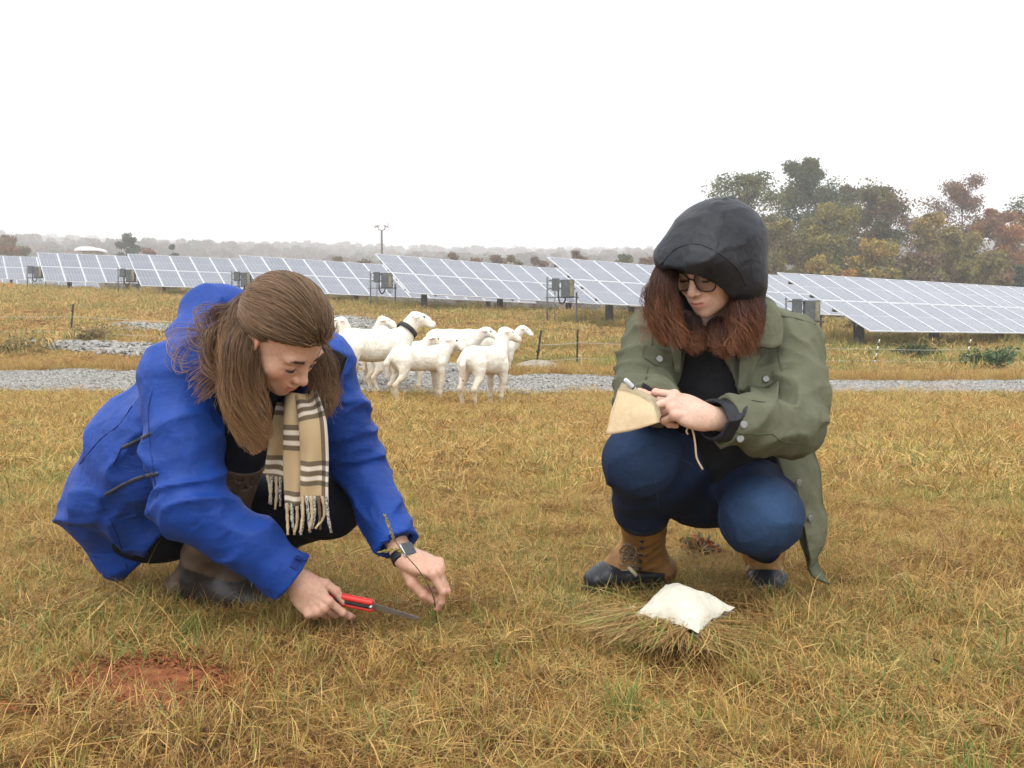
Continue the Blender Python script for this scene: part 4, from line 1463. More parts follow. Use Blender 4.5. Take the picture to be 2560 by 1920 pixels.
def strands(name, paths, radius, mats, parent, cols, rad_tip=.25):
    """hair: paths (n, k, 3) world points, cols (n, k, 3)"""
    n, k, _ = paths.shape
    hc = bpy.data.hair_curves.new(name)
    hc.add_curves([k] * n)
    base = origin_of(parent)
    hc.attributes['position'].data.foreach_set('vector', (paths - base).astype(np.float32).ravel())
    ra = hc.attributes.get('radius') or hc.attributes.new('radius', 'FLOAT', 'POINT')
    prof = np.linspace(1, rad_tip, k) ** .8
    ra.data.foreach_set('value', np.tile(radius * prof, n).astype(np.float32))
    ca = hc.attributes.new('Col', 'FLOAT_COLOR', 'POINT')
    c4 = np.ones((n, k, 4), np.float32); c4[..., :3] = cols
    ca.data.foreach_set('color', c4.ravel())
    hc.materials.append(mats)
    o = bpy.data.objects.new(name, hc)
    COL.objects.link(o)
    o.parent = parent
    return o


def hair_mat(name, rough=.42):
    m = bpy.data.materials.new(name); m.use_nodes = True
    N, L = m.node_tree.nodes, m.node_tree.links
    b = N['Principled BSDF']
    a = N.new('ShaderNodeAttribute'); a.attribute_name = 'Col'
    L.new(a.outputs['Color'], b.inputs['Base Color'])
    b.inputs['Roughness'].default_value = rough
    b.inputs['Specular IOR Level'].default_value = .35
    return m


def lock(r, guide, n, spread, k=16, wave=.0, wfreq=7.0, flare=1.0, taper=.35, short=.25):
    """strands round a guide curve; spread = radius at root, widest and tip"""
    g = spline(guide, k)
    T = np.gradient(g, axis=0); T /= np.linalg.norm(T, axis=1)[:, None]
    X = np.cross(T, (.3, -1, .2)); X /= np.linalg.norm(X, axis=1)[:, None]
    Y = np.cross(T, X)
    t = np.linspace(0, 1, k)
    prof = np.interp(t, [0, .25, .6, 1], spread)
    a = r.uniform(0, 6.283, n); rad = np.sqrt(r.random(n))
    # strands gather into a few wisps
    nw = max(3, n // 45); wa = r.uniform(0, 6.283, nw); wr = np.sqrt(r.random(nw)); wi = r.integers(0, nw, n)
    cl = np.linspace(.0, .62, k)
    ox = (np.cos(a) * rad)[:, None] * (1 - cl) + (np.cos(wa) * wr)[wi][:, None] * cl + r.normal(0, .05, (n, 1)) * cl
    oy = (np.sin(a) * rad)[:, None] * (1 - cl) + (np.sin(wa) * wr)[wi][:, None] * cl + r.normal(0, .05, (n, 1)) * cl
    ph = (r.uniform(0, 6.283, nw))[wi][:, None] + r.normal(0, .25, (n, 1))
    wv = wave * np.sin(t * wfreq + ph) * t ** 1.4 * 1.3
    wv2 = wave * np.cos(t * wfreq * .9 + ph * 1.3) * t
    end = 1 - short * r.random(n)[:, None]
    tt = t[None] * end
    def interp(A):
        i = np.clip((tt * (k - 1)).astype(int), 0, k - 2); u = tt * (k - 1) - i
        return A[i] * (1 - u)[..., None] + A[i + 1] * u[..., None]
    G, XX, YY = interp(g), interp(X), interp(Y)
    pr = np.interp(tt, t, prof)
    return G + XX * (ox * pr + wv)[..., None] + YY * (oy * pr + wv2)[..., None]
# ------------------------------------------------------------------ the person in the blue jacket
M_SKIN = mat('skin', (1, 1, 1), .5, .10, 55, bump=.12, bscale=420, spec=.35, vcol=True, sss=.12)
M_BLUE = mat('blue_shell', (.008, .052, .29), .55, .10, 10, bump=.4, bscale=38, color2=(.007, .044, .25), spec=.3, weave=.25, wscale=1400, folds=((5.5, .38), (12, .2)))
M_BLUED = mat('dark_blue_hook_tape', (.008, .025, .16), .8, .15, 60)
M_NAVY = mat('navy_knit', (.010, .014, .028), .9, .2, 30, bump=.3, bscale=300, spec=.15)
M_DENIMD = mat('black_leggings', (.008, .010, .018), .8, .2, 30, weave=.3, spec=.2)
M_RUB = mat('brown_rubber_boot', (.075, .050, .034), .55, .2, 9, bump=.2, bscale=40, color2=(.10, .066, .044), spec=.35)
M_RUBD = mat('dark_boot_foot', (.020, .017, .016), .45, .3, 12, bump=.2, bscale=50, color2=(.035, .028, .024), spec=.4)
M_ZIP = mat('zip_tape', (.02, .02, .022), .5, .1, 50)
M_REFL = mat('grey_piping', (.11, .115, .13), .5, .1, 50)
M_HAIRM = hair_mat('brown_hair')
M_HAIRCAP = mat('hair_underlayer', (.06, .036, .022), .6, .4, 40, aniso=(1, 1, 1), color2=(.11, .07, .04))

PL = empty('person', (-.86, 2.42, 0), 'person in a bright blue rain jacket and plaid scarf crouching to saw grass', 'person')

Lneck = P(640, 858, 2.17); Lpel = P(360, 1262, 2.52); Lchest = P(560, 985, 2.27)
LshR = P(445, 948, 2.16); LelR = P(478, 1262, 2.11); LwrR = P(742, 1450, 2.17)
LshL = P(800, 915, 2.23); LelL = P(895, 1160, 2.36); LwrL = P(1008, 1388, 2.20)
LhpR = P(385, 1285, 2.47); LknR = P(610, 1090, 2.27); LanR = P(498, 1452, 2.44)
LhpL = P(440, 1270, 2.62); LknL = P(835, 1262, 2.42); LanL = P(560, 1400, 2.78)

# head ---------------------------------------------------------------
LH = head_axes(math.radians(69), math.radians(48), math.radians(14))
LHC = P(708, 836, 2.02)
toL = lambda p: ((p - LHC.astype(np.float32)) @ LH.T.astype(np.float32))
fromL = lambda q: LHC + np.asarray(q, float) @ LH
SKIN = (.55, .325, .225)


def lhead(p):
    q = toL(p)
    d = face_sdf(q, lids=.95, smile=.35)
    return smin(d, cone(p, fromL((0, -.02, -.07)), Lneck + np.array((-.03, .04, -.03)), .050, .056), .02)


V1, F1 = sdf_mesh(lhead, *bounds([LHC, Lneck], .16), .0026, margin=.006)
q = toL(V1.astype(np.float32))
c1 = face_cols(q, SKIN, (.52, .17, .15), (.09, .05, .03), lids=.95)
# hands --------------------------------------------------------------
spec_grip = dict(fingers=[(.10, .35, .55, .35), (.02, .95, 1.15, .6), (-.03, 1.15, 1.3, .6), (-.08, 1.2, 1.3, .6)],
                 thumb=[(.018, .020, .008), (.040, .050, .014), (.048, .080, .022), (.044, .110, .026)])
LhR = unit(np.array((.66, -.12, -.74)))
V2, F2, red2, nail2, chR = hand_mesh(LwrR, LhR, np.array((.05, .96, -.2)), spec_grip, 1, unit(LelR - LwrR), .1, 1.0)
spec_pinch = dict(fingers=[(.0, .70, .80, .3), (.0, .85, 1.1, .5), (.02, 1.0, 1.25, .6), (.06, 1.1, 1.3, .6)],
                  thumb=[(.016, .020, .014), (.030, .048, .036), (.026, .078, .054), (.016, .104, .064)])
LhL = unit(P(1105, 1432, 2.17) - LwrL)
V3, F3, red3, nail3, chL = hand_mesh(LwrL, LhL, np.array((-.45, .35, -.82)), spec_pinch, -1, unit(LelL - LwrL), .12, 1.06)


def lcore(p):
    d = chain(p, [Lpel, Lchest, Lneck], [.12, .11, .055], .05)
    for ch_, rd in (([LshR, LelR, LwrR], [.045, .036, .025]), ([LshL, LelL, LwrL], [.045, .036, .025]),
                    ([LhpR, LknR, LanR], [.07, .05, .035]), ([LhpL, LknL, LanL], [.07, .05, .035])):
        d = smin(d, chain(p, ch_, rd, .02), .03)
    return d


V4, F4 = sdf_mesh(lcore, *bounds([Lpel, Lchest, Lneck, LshR, LshL, LelR, LelL, LwrR, LwrL, LknR, LknL, LanR, LanL], .14), .014)
hcol = lambda V_, red, nail: col_mix(SKIN, V_, ((.68, .27, .20), red), ((.72, .46, .38), nail * .7))
Vb, Fb = join((V1, F1), (V2, F2), (V3, F3), (V4, F4))
add('body', Vb, Fb, M_SKIN, PL, col=np.vstack([c1, hcol(V2, red2, nail2), hcol(V3, red3, nail3), np.tile(SKIN, (len(V4), 1))]))

# jacket -------------------------------------------------------------
midC = P(425, 1115, 2.42)


def ljacket_solid(p):
    d = cone(p, P(304, 1225, 2.56), P(312, 1378, 2.52), .124, .070)
    d = smin(d, cone(p, P(300, 1230, 2.40), P(392, 1325, 2.40), .10, .075), .06)
    d = smin(d, flat(p, P(306, 1235, 2.53), midC, .180, .188, .140, .150, np.array((.5, .0, -.55))), .05)
    d = smin(d, flat(p, midC, Lchest + np.array((0, .03, 0)), .190, .175, .145, .12, np.array((.4, -.3, -.55))), .06)
    d = smin(d, cone(p, Lchest + np.array((0, .02, .0)), Lneck + np.array((-.035, .05, -.03)), .135, .085), .06)
    d = smin(d, cone(p, LshR + np.array((.03, .02, .02)), LshL + np.array((-.02, .03, .0)), .082, .078), .06)
    return d


def ljacket_sleeve(p):
    r_ = chain(p, [LshR, LshR * .5 + LelR * .5 + np.array((-.005, -.0, 0)), LelR, LelR * .45 + LwrR * .55, LwrR + .02 * unit(LwrR - LelR)], [.090, .086, .084, .066, .052], .02)
    l_ = chain(p, [LshL, LshL * .5 + LelL * .5, LelL, LelL * .45 + LwrL * .55, LwrL + .005 * unit(LwrL - LelL)], [.082, .073, .066, .057, .049], .02)
    return r_, l_


def ribs(p, a, b, pitch, amp, seed, lean=0.0):
    """rings of folds round a limb"""
    ax = unit(b - a); s = ((p - a.astype(np.float32)) @ ax.astype(np.float32))
    n = vnoise(p * 9, seed); n2 = vnoise(p * 16, seed + 1)
    t = s / pitch + .9 * n + lean * ((p - a.astype(np.float32)) @ np.array((.6, .2, .7), np.float32)) / pitch
    w = 1 - np.abs(np.sin(t * math.pi))
    return amp * (w ** 1.5 - .35) * (.55 + .45 * n2)


TH = .015


def hollow(d): return smax(d, -(d + TH), .003)


def ljacket(p):
    body = ljacket_solid(p)
    body = body - wrinkle(p, np.array([(4, 0, 3), (0, 5, 0), (-5, 0, 7)]), .013, 41) - wrinkle(p, np.array([(9, 0, 6), (0, 9, 0), (-8, 0, 14)]), .004, 42)
    # hood, slumped on the back of the neck
    hd = ell(p, P(556, 812, 2.30), (.108, .10, .078), frame((.7, 0, -.35), (0, 1, 0)))
    hd = smin(hd, cone(p, P(478, 838, 2.23), P(520, 905, 2.14), .045, .042), .03)
    hd = hd - wrinkle(p, np.array([(7, 0, 5), (0, 7, 0), (-5, 0, 9)]), .014, 47)
    body = smin(body, hd, .012)
    body = hollow(body)
    hem = plane(p, P(372, 1388, 2.5), (.70, .10, -.70)) + .012 * vnoise(p * 9, 3)
    body = smax(body, hem, .004)
    # open front: the wedge between the two zip edges
    wedge = flat(p, P(700, 930, 2.05), P(600, 1240, 2.12), .100, .160, .19, .22, np.array((0, -1, 0)))
    body = smax(body, -wedge, .004)
    r_, l_ = ljacket_sleeve(p)
    r_ = r_ - ribs(p, LshR, LelR, .080, .016, 51, .5) * sstep(-.02, .12, (p - LshR) @ unit(LelR - LshR)) - wrinkle(p, np.array([(7, 0, 2), (0, 7, 0), (-3, 0, 10)]), .008, 43)
    l_ = l_ - ribs(p, LshL, LelL, .095, .014, 53, -.6) - wrinkle(p, np.array([(7, 0, -2), (0, 7, 0), (3, 0, 10)]), .007, 45)
    r_ = smax(hollow(r_), plane(p, LwrR - .012 * unit(LwrR - LelR), LwrR - LelR), .003)
    l_ = smax(hollow(l_), plane(p, LwrL - .032 * unit(LwrL - LelL), LwrL - LelL), .003)
    return smin(smin(body, r_, .022), l_, .025)


V, F = sdf_mesh(ljacket, *bounds([P(290, 1290, 2.55), midC, LshR, LshL, LelR, LelL, LwrR, LwrL, P(545, 780, 2.3)], .20), .0056, margin=.014)
LJ = add('jacket', V, F, M_BLUE, PL)


# shirt --------------------------------------------------------------
def lshirt(p):
    d = flat(p, Lpel, Lchest, .16, .155, .115, .105, np.array((.4, -.3, -.55)))
    d = smin(d, cone(p, Lchest, Lneck + np.array((-.02, .02, -.03)), .115, .07), .05)
    d = smin(d, cone(p, LshR, LshL, .06, .06), .06)
    return d - wrinkle(p, np.eye(3) * 8, .006, 71)


V, F = sdf_mesh(lshirt, *bounds([Lpel, Lchest, Lneck, LshR, LshL], .2), .009)
add('shirt', V, F, M_NAVY, PL)


# trousers -----------------------------------------------------------
def ltrous(p):
    d = ell(p, Lpel + np.array((.03, .02, -.02)), (.17, .16, .14))
    d = smin(d, chain(p, [LhpR, LknR], [.095, .066], .03), .05)
    d = smin(d, chain(p, [LknR, LanR], [.066, .045], .03), .02)
    d = smin(d, chain(p, [LhpL + np.array((.1, 0, 0)), LknL], [.105, .074], .03), .05)
    d = smin(d, ell(p, LknL + np.array((-.02, 0, .0)), (.085, .07, .078)), .04)
    d = smin(d, chain(p, [LknL, LanL], [.07, .05], .03), .02)
    return d - wrinkle(p, np.eye(3) * 9, .004, 73)


V, F = sdf_mesh(ltrous, *bounds([Lpel, LhpR, LknR, LhpL, LknL, LanR, LanL], .18), .008)
add('trousers', V, F, M_DENIMD, PL)


# boots --------------------------------------------------------------
def boot_L(kn, an, toe, name, top_t, label=None):
    heel = np.array([an[0], an[1], 0.0]); fdir = unit(np.array([toe[0] - an[0], toe[1] - an[1], 0]))
    s1 = kn + (an - kn) * top_t
    hl = np.array([an[0], an[1], .05]) - fdir * .055; bl = np.array([an[0], an[1], .042]) + fdir * .11; tp = np.array([toe[0], toe[1], .035])
    def fn(p):
        d = chain(p, [s1, kn + (an - kn) * (top_t * .5 + .42), an + np.array((0, 0, .02))], [.070, .066, .058], .02)
        d = smin(d, cone(p, an, hl, .052, .046), .02)
        d = smin(d, flat(p, hl + fdir * .02, bl, .040, .047, .045, .040, np.array((0, 0, 1.0))), .02)
        d = smin(d, flat(p, bl, tp, .047, .040, .040, .030, np.array((0, 0, 1.0))), .02)
        d = smin(d, cone(p, an + fdir * .03 + np.array((0, 0, .03)), bl + np.array((0, 0, .012)), .05, .034), .03)
        d = d - ribs(p, kn, an, .045, .0075, 81, .2) * sstep(.05, .16, p[:, 2]) * sstep(.33, .2, p[:, 2])
        d = smax(d, -(p[:, 2] - .004), .004)
        top = plane(p, s1, -(an - kn))
        inner = chain(p, [s1, kn + (an - kn) * .6], [.064, .06], .02)
        d = smax(d, top, .004)
        return np.where(top > -.05, smax(d, -inner, .003), d)
    V, F = sdf_mesh(fn, *bounds([s1, an, toe, hl], .09), .0055)
    zc = V[F].mean(1)
    low = (zc[:, 2] < .105 + .02 * np.sin(zc[:, 0] * 20)) & (((zc - an) @ fdir) > -.02) | (zc[:, 2] < .045)
    o = add('boot', V, F, [M_RUB, M_RUBD], PL, midx=low.astype(int))
    if label: o['label'] = label
    # sole
    pts = []
    for s_, w_ in ((-.085, .022), (-.06, .034), (0, .036), (.08, .040), (.14, .042), (.18, .034), (.20, .015)):
        pts.append((s_, w_))
    sd = np.cross(fdir, (0, 0, 1))
    ring = [hl * (1, 1, 0) + fdir * (s_ + .05) + sd * w_ for s_, w_ in pts] + [hl * (1, 1, 0) + fdir * (s_ + .05) - sd * w_ for s_, w_ in pts[::-1]]
    n_ = len(ring); mb = MB()
    mb.raw([q_ + (0, 0, .0) for q_ in ring] + [q_ + (0, 0, .02) for q_ in ring], [tuple(range(n_))[::-1], tuple(range(n_, 2 * n_))] + [(i, (i + 1) % n_, n_ + (i + 1) % n_, n_ + i) for i in range(n_)])
    mb.add('sole', M_RUBD, o)
    # rim
    R = frame(an - kn, (0, -1, 0)); a_ = np.linspace(0, 2 * math.pi, 33)
    rim = [s1 + (an - kn) * .005 + .0685 * (math.cos(t_) * R[0] + math.sin(t_) * R[2]) for t_ in a_]
    mb = MB(); mb.tube(rim, .0045, 6, cap=False); mb.add('rim', M_RUB, o, smooth=True)
    return o


boot_L(LknR, LanR, P(655, 1530, 2.38) * (1, 1, 0), 'boot', .14, 'tall brown rubber boot under the raised knee')
boot_L(LknL, LanL, P(660, 1450, 2.66) * (1, 1, 0), 'boot', .45)
# hair ----------------------------------------------------------------
def hairline(y): return np.interp(y, [-.11, -.04, -.005, .025, .05, .075, .09], [-.10, -.05, -.012, .026, .042, .052, .068])


def skull_pt(dirs, off):
    """point on the skull (head coordinates) in the given directions, off above it"""
    r_ = np.array((.0735, .092, .084)) + off
    d = dirs / np.linalg.norm(dirs / r_, axis=1)[:, None]
    return d + np.array((0, -.012, .030))


def hair_cols(r, n, k, root, mid, tip, spread=.3):
    t = np.linspace(0, 1, k)[None, :, None]
    a = np.where(t < .5, np.array(root) * (1 - 2 * t) + np.array(mid) * 2 * t, np.array(mid) * (2 - 2 * t) + np.array(tip) * (2 * t - 1))
    return a * np.exp(r.normal(0, spread, (n, 1, 1)))


rh = np.random.default_rng(31)
H_ROOT, H_MID, H_TIP = (.085, .047, .024), (.15, .082, .040), (.29, .16, .072)
n = 15000
dirs = rh.normal(size=(n, 3)); dirs /= np.linalg.norm(dirs, axis=1)[:, None]
s0 = skull_pt(dirs, .0)
ok = (s0[:, 2] > hairline(s0[:, 1])) & (s0[:, 2] > -.06)
dirs = dirs[ok]; n = len(dirs)
gat = np.stack([.30 * np.sign(dirs[:, 0]) * np.minimum(1, np.abs(dirs[:, 0]) * 2), np.full(n, -.86), np.full(n, -.28)], -1)
k = 12
t = np.linspace(0, 1, k)[None, :, None]
run = rh.uniform(.55, 1, n)[:, None, None]
ph = rh.uniform(0, 6.28, (n, 1))
path = dirs[:, None] * (1 - t * run) + gat[:, None] * t * run
path = path + .05 * np.sin(t * math.pi) * np.stack([np.zeros(n), np.full(n, -.2), np.full(n, 1.0)], -1)[:, None]
path /= np.linalg.norm(path, axis=-1)[..., None]
off = .003 + .005 * rh.random((n, 1)) + .0012 * np.sin(t[..., 0] * 7 + ph) + .012 * np.sin(t[..., 0] * math.pi * .62)
pts = np.stack([skull_pt(path[:, j], 0) + path[:, j] * off[:, j:j + 1] for j in range(k)], 1)
top = (pts.reshape(-1, 3) @ LH + LHC).reshape(n, k, 3)
# the near side runs on into the hair that falls past the ear
fall = np.zeros((n, 10, 3))
near_ = (dirs[:, 0] < .25)
t1 = np.array([P(600, 880, 2.02)] * n) + rh.normal(0, (.016, .02, .02), (n, 3))
t2 = np.array([P(606, 985, 2.02)] * n) + rh.normal(0, (.018, .02, .03), (n, 3))
f1 = np.array([P(812, 925, 2.12)] * n) + rh.normal(0, (.012, .015, .02), (n, 3)); f2 = np.array([P(808, 990, 2.12)] * n) + rh.normal(0, (.014, .015, .02), (n, 3))
t1 = np.where(near_[:, None], t1, f1); t2 = np.where(near_[:, None], t2, f2)
for j in range(10):
    u_ = (j + 1) / 10
    fall[:, j] = (1 - u_) ** 2 * top[:, -1] + 2 * u_ * (1 - u_) * t1 + u_ ** 2 * t2
full = np.concatenate([top, fall], 1)
use = rh.random(n) < .55
C0 = ((.10, .060, .032), (.16, .094, .049), (.165, .095, .047))
strands('hair', top[~use], .0007, M_HAIRM, PL, hair_cols(rh, int((~use).sum()), k, *C0, .28), .6)
strands('hair', full[use], .0007, M_HAIRM, PL, hair_cols(rh, int(use.sum()), k + 10, *C0, .28), .5)
GUIDES = [([(668, 742, 2.06), (618, 775, 2.04), (592, 840, 2.01), (588, 930, 2.01), (608, 1020, 2.02)], 1100, [.030, .036, .036, .022], .005),
          ([(655, 790, 2.02), (622, 828, 1.985), (606, 900, 1.98), (612, 1000, 1.99), (632, 1090, 2.01)], 900, [.026, .030, .030, .016], .005),
          ([(700, 735, 2.10), (640, 755, 2.12), (588, 810, 2.11), (566, 890, 2.08), (572, 960, 2.07)], 450, [.03, .034, .032, .024], .008),
          ([(640, 795, 2.03), (606, 870, 1.98), (600, 975, 1.985), (622, 1065, 2.005), (650, 1130, 2.02)], 1500, [.022, .042, .038, .016], .005),
          ([(612, 800, 2.06), (578, 880, 2.03), (580, 970, 2.03), (602, 1050, 2.04), (630, 1105, 2.05)], 900, [.022, .030, .028, .016], .006),
          ([(600, 790, 2.08), (552, 850, 2.06), (530, 925, 2.06), (545, 1000, 2.07)], 120, [.02, .03, .034, .035], .016),
          ([(648, 850, 2.035), (634, 930, 1.99), (646, 1030, 2.0), (668, 1100, 2.015)], 800, [.016, .028, .028, .014], .004),
          ([(590, 770, 2.10), (540, 800, 2.10), (500, 860, 2.09), (520, 900, 2.1)], 70, [.015, .03, .040, .04], .022),
          ([(786, 860, 2.13), (814, 930, 2.12), (808, 1000, 2.12), (786, 1048, 2.12)], 900, [.018, .034, .030, .014], .005),
          ([(800, 860, 2.15), (822, 930, 2.15), (820, 990, 2.15), (800, 1030, 2.15)], 500, [.018, .03, .028, .014], .005)]
LP_, LC_ = [], []
for g, n, sp, wv in GUIDES:
    n = int(n * 1.7)
    pth = lock(rh, [P(*q_) for q_ in g], n, sp, 16, wv * 2.2, 9.0, short=.4)
    LP_.append(pth); LC_.append(hair_cols(rh, n, 16, H_ROOT, H_MID, H_TIP, .3))
strands('hair', np.concatenate(LP_), .00058, M_HAIRM, PL, np.concatenate(LC_), .35)


def lhair_cap(p):
    q_ = toL(p)
    d = ell(q_, (0, -.014, .030), (.0775, .097, .0885))
    d = smax(d, (hairline(q_[:, 1]) + .004 - q_[:, 2]).astype(np.float32), .006)
    for g, n_, sp, wv in GUIDES[:5] + GUIDES[6:7] + GUIDES[8:9]:
        pts_ = [P(*c_) for c_ in g][:4]
        d = smin(d, chain(p, pts_, [sp[0] * .6, sp[1] * .62, sp[2] * .55, sp[3] * .3], .02), .015)
    return d - .004 * vnoise(p * 60, 3)


V, F = sdf_mesh(lhair_cap, *bounds([LHC, P(600, 1080, 2.02), P(800, 1000, 2.12)], .14), .0045)
add('hair_underlayer', V, F, M_HAIRCAP, PL)

# brows and lashes
def brows(r, A, C, parent, col, lids):
    pts, cols = [], []
    for sx in (-1, 1):
        for i in range(110):
            t_ = r.random(); x_ = .013 + .034 * t_; z_ = .0095 + .0065 * math.sin(t_ * 2.2) + r.normal(0, .0016)
            q0 = np.array((sx * x_, .0905 - 9 * (x_ - .013) ** 2, z_)); d_ = np.array((sx * .8, -.1, .45 - .8 * t_)) * .007
            pts.append([q0 - (0, .003, 0), q0 + d_ * .5 + (0, .0006, 0), q0 + d_]); cols.append(np.tile(np.array(col) * r.uniform(.6, 1.3), (3, 1)))
        for i in range(46):
            t_ = r.random(); x_ = .0185 + .025 * t_; zl = -.010 - .011 * (lids - .35) - 15 * (x_ - .031) ** 2 * .0
            q0 = np.array((sx * x_, .0705 + math.sqrt(max(1e-6, .0148 ** 2 - (x_ - .031) ** 2 - (zl + .010) ** 2)), zl))
            d_ = np.array((sx * .25 * (t_ - .3), .8, -.5)) * .0062
            pts.append([q0, q0 + d_ * .6, q0 + d_ + (0, 0, .0012)]); cols.append(np.tile((.012, .008, .006), (3, 1)))
    p_ = np.array(pts); n_ = len(p_)
    return strands('brows', (p_.reshape(-1, 3) @ A + C).reshape(n_, 3, 3), .0004, M_HAIRM, parent, np.array(cols), .5)


brows(rh, LH, LHC, PL, (.06, .035, .02), .95)

# scarf ----------------------------------------------------------------
def plaid_mat():
    m = bpy.data.materials.new('plaid_wool'); m.use_nodes = True
    N, L = m.node_tree.nodes, m.node_tree.links
    b = N['Principled BSDF']; b.inputs['Roughness'].default_value = .95; b.inputs['Specular IOR Level'].default_value = .1
    b.inputs['Sheen Weight'].default_value = .2
    uv = N.new('ShaderNodeUVMap'); sp = N.new('ShaderNodeSeparateXYZ'); L.new(uv.outputs[0], sp.inputs[0])
    def band(s, period, cen, half):
        a = math_node(N, L, 'MODULO', math_node(N, L, 'ADD', s, 10.0), period)
        return math_node(N, L, 'LESS_THAN', math_node(N, L, 'ABSOLUTE', math_node(N, L, 'SUBTRACT', a, cen), 0), half)
    def sets(s):
        k = band(s, .15, .030, .0055)
        for c in (.053, .076): k = math_node(N, L, 'MAXIMUM', k, band(s, .15, c, .0055))
        w = math_node(N, L, 'MAXIMUM', band(s, .15, .0415, .0045), band(s, .15, .0645, .0045))
        return k, w
    ku, wu = sets(sp.outputs[0]); kv, wv = sets(sp.outputs[1])
    base = N.new('ShaderNodeRGB'); base.outputs[0].default_value = (.50, .37, .21, 1)
    cur = base.outputs[0]
    def over(cur, fac, col, amt):
        mx = N.new('ShaderNodeMix'); mx.data_type = 'RGBA'; L.new(math_node(N, L, 'MULTIPLY', fac, amt), mx.inputs['Factor'])
        L.new(cur, mx.inputs['A']); mx.inputs['B'].default_value = (*col, 1)
        return mx.outputs['Result']
    cur = over(cur, wu, (.78, .74, .66), .75); cur = over(cur, wv, (.78, .74, .66), .75)
    cur = over(cur, ku, (.03, .025, .025), .72); cur = over(cur, kv, (.03, .025, .025), .72)
    nz = N.new('ShaderNodeTexNoise'); nz.inputs['Scale'].default_value = 700; L.new(uv.outputs[0], nz.inputs['Vector'])
    bp = N.new('ShaderNodeBump'); bp.inputs['Strength'].default_value = .4; bp.inputs['Distance'].default_value = .002
    L.new(nz.outputs['Fac'], bp.inputs['Height']); L.new(bp.outputs[0], b.inputs['Normal'])
    L.new(cur, b.inputs['Base Color'])
    return m


M_PLAID = plaid_mat()
M_TAN_Y = mat('tan_yarn', (.47, .36, .22), .95, .2, 60, spec=.1)
M_BLK_Y = mat('black_white_yarn', (.03, .028, .028), .95, .4, 300, color2=(.6, .57, .5), spec=.1)
M_BRN_Y = mat('brown_yarn', (.13, .085, .05), .95, .3, 100, spec=.1)


def ribbon(name, pts, width, depth, uoff, mats, parent, n=40, m=14, folds=2.0, thick=.004, seed=0, nrm=(0, -1, .1), voff=0.0):
    """hanging cloth strip: pts centre line, width (list), folded across by a wave of the given depth"""
    g = spline(pts, n)
    w = np.interp(np.linspace(0, 1, n), np.linspace(0, 1, len(width)), width)
    T_ = np.gradient(g, axis=0); ln = np.concatenate([[0], np.cumsum(np.linalg.norm(np.diff(g, axis=0), axis=1))])
    T_ /= np.linalg.norm(T_, axis=1)[:, None]
    X = np.cross(np.tile(nrm, (n, 1)), T_); X /= np.linalg.norm(X, axis=1)[:, None]
    Nn = np.cross(T_, X)
    s_ = np.linspace(-1, 1, m)
    V, UV = [], []
    for side in (0, 1):
        for i in range(n):
            ph = seed + 1.2 * math.sin(i * .13 + seed)
            for j in range(m):
                wv = depth * math.cos(s_[j] * folds * math.pi + ph) * (.6 + .4 * math.sin(i * .2 + seed))
                V.append(g[i] + X[i] * s_[j] * w[i] / 2 + Nn[i] * (wv + (thick if side else 0)))
                UV.append((uoff + s_[j] * w[i] * (.5 + depth * folds * 14), voff + ln[i]))
    I_ = np.arange(n * m).reshape(n, m); F_ = []
    for i in range(n - 1):
        for j in range(m - 1):
            F_.append((I_[i, j], I_[i, j + 1], I_[i + 1, j + 1], I_[i + 1, j])); q0 = n * m
            F_.append((q0 + I_[i, j], q0 + I_[i + 1, j], q0 + I_[i + 1, j + 1], q0 + I_[i, j + 1]))
    for i in range(n - 1):
        for j in (0, m - 1): F_.append((I_[i, j], I_[i + 1, j], n * m + I_[i + 1, j], n * m + I_[i, j]))
    for j in range(m - 1):
        for i in (0, n - 1): F_.append((I_[i, j], I_[i, j + 1], n * m + I_[i, j + 1], n * m + I_[i, j]))
    o = add(name, np.array(V), F_, mats, parent, uv=np.array(UV))
    return o, g, X, Nn, w


def fringe(o, g, X, w, count, length, r_, seed):
    r = np.random.default_rng(seed)
    for i in range(count):
        s_ = -1 + 2 * (i + .5) / count
        a = g[-1] + X[-1] * s_ * w[-1] / 2
        pts = spline([a + (0, -.004, .004), a + (r.normal(0, .004), -.006 + r.normal(0, .003), -length * .5), a + (r.normal(0, .009), -.004 + r.normal(0, .004), -length * r.uniform(.85, 1.1))], 10)
        mb = MB(); mb.tube(pts, r_ * (1 + .22 * np.sin(np.arange(10) * 2.2)) * np.linspace(1, .7, 10), 6)
        mb.add('tassel', (M_TAN_Y, M_BLK_Y, M_TAN_Y, M_BLK_Y, M_BRN_Y)[i % 5], o, smooth=True)


sc1, g_, X_, N_, w_ = ribbon('scarf_tail', [P(742, 985, 2.10), P(738, 1060, 2.07), P(736, 1160, 2.075), P(737, 1262, 2.085)], [.05, .052, .05, .046], .006, .03, M_PLAID, PL, seed=.5, folds=1.0)
fringe(sc1, g_, X_, w_, 4, .072, .0042, 1)
sc2, g_, X_, N_, w_ = ribbon('scarf_tail', [P(768, 985, 2.10), P(782, 1060, 2.055), P(786, 1150, 2.06), P(787, 1243, 2.07)], [.05, .062, .064, .062], .007, .055, M_PLAID, PL, seed=2.0, folds=1.2, voff=.06)
fringe(sc2, g_, X_, w_, 7, .078, .0042, 2)
sc3, g_, X_, N_, w_ = ribbon('scarf_tail', [P(720, 1010, 2.17), P(708, 1080, 2.14), P(700, 1150, 2.14), P(697, 1195, 2.15)], [.05, .06, .06, .06], .007, .02, M_PLAID, PL, seed=3.0, folds=1.2, voff=.1)
fringe(sc3, g_, X_, w_, 6, .07, .004, 3)
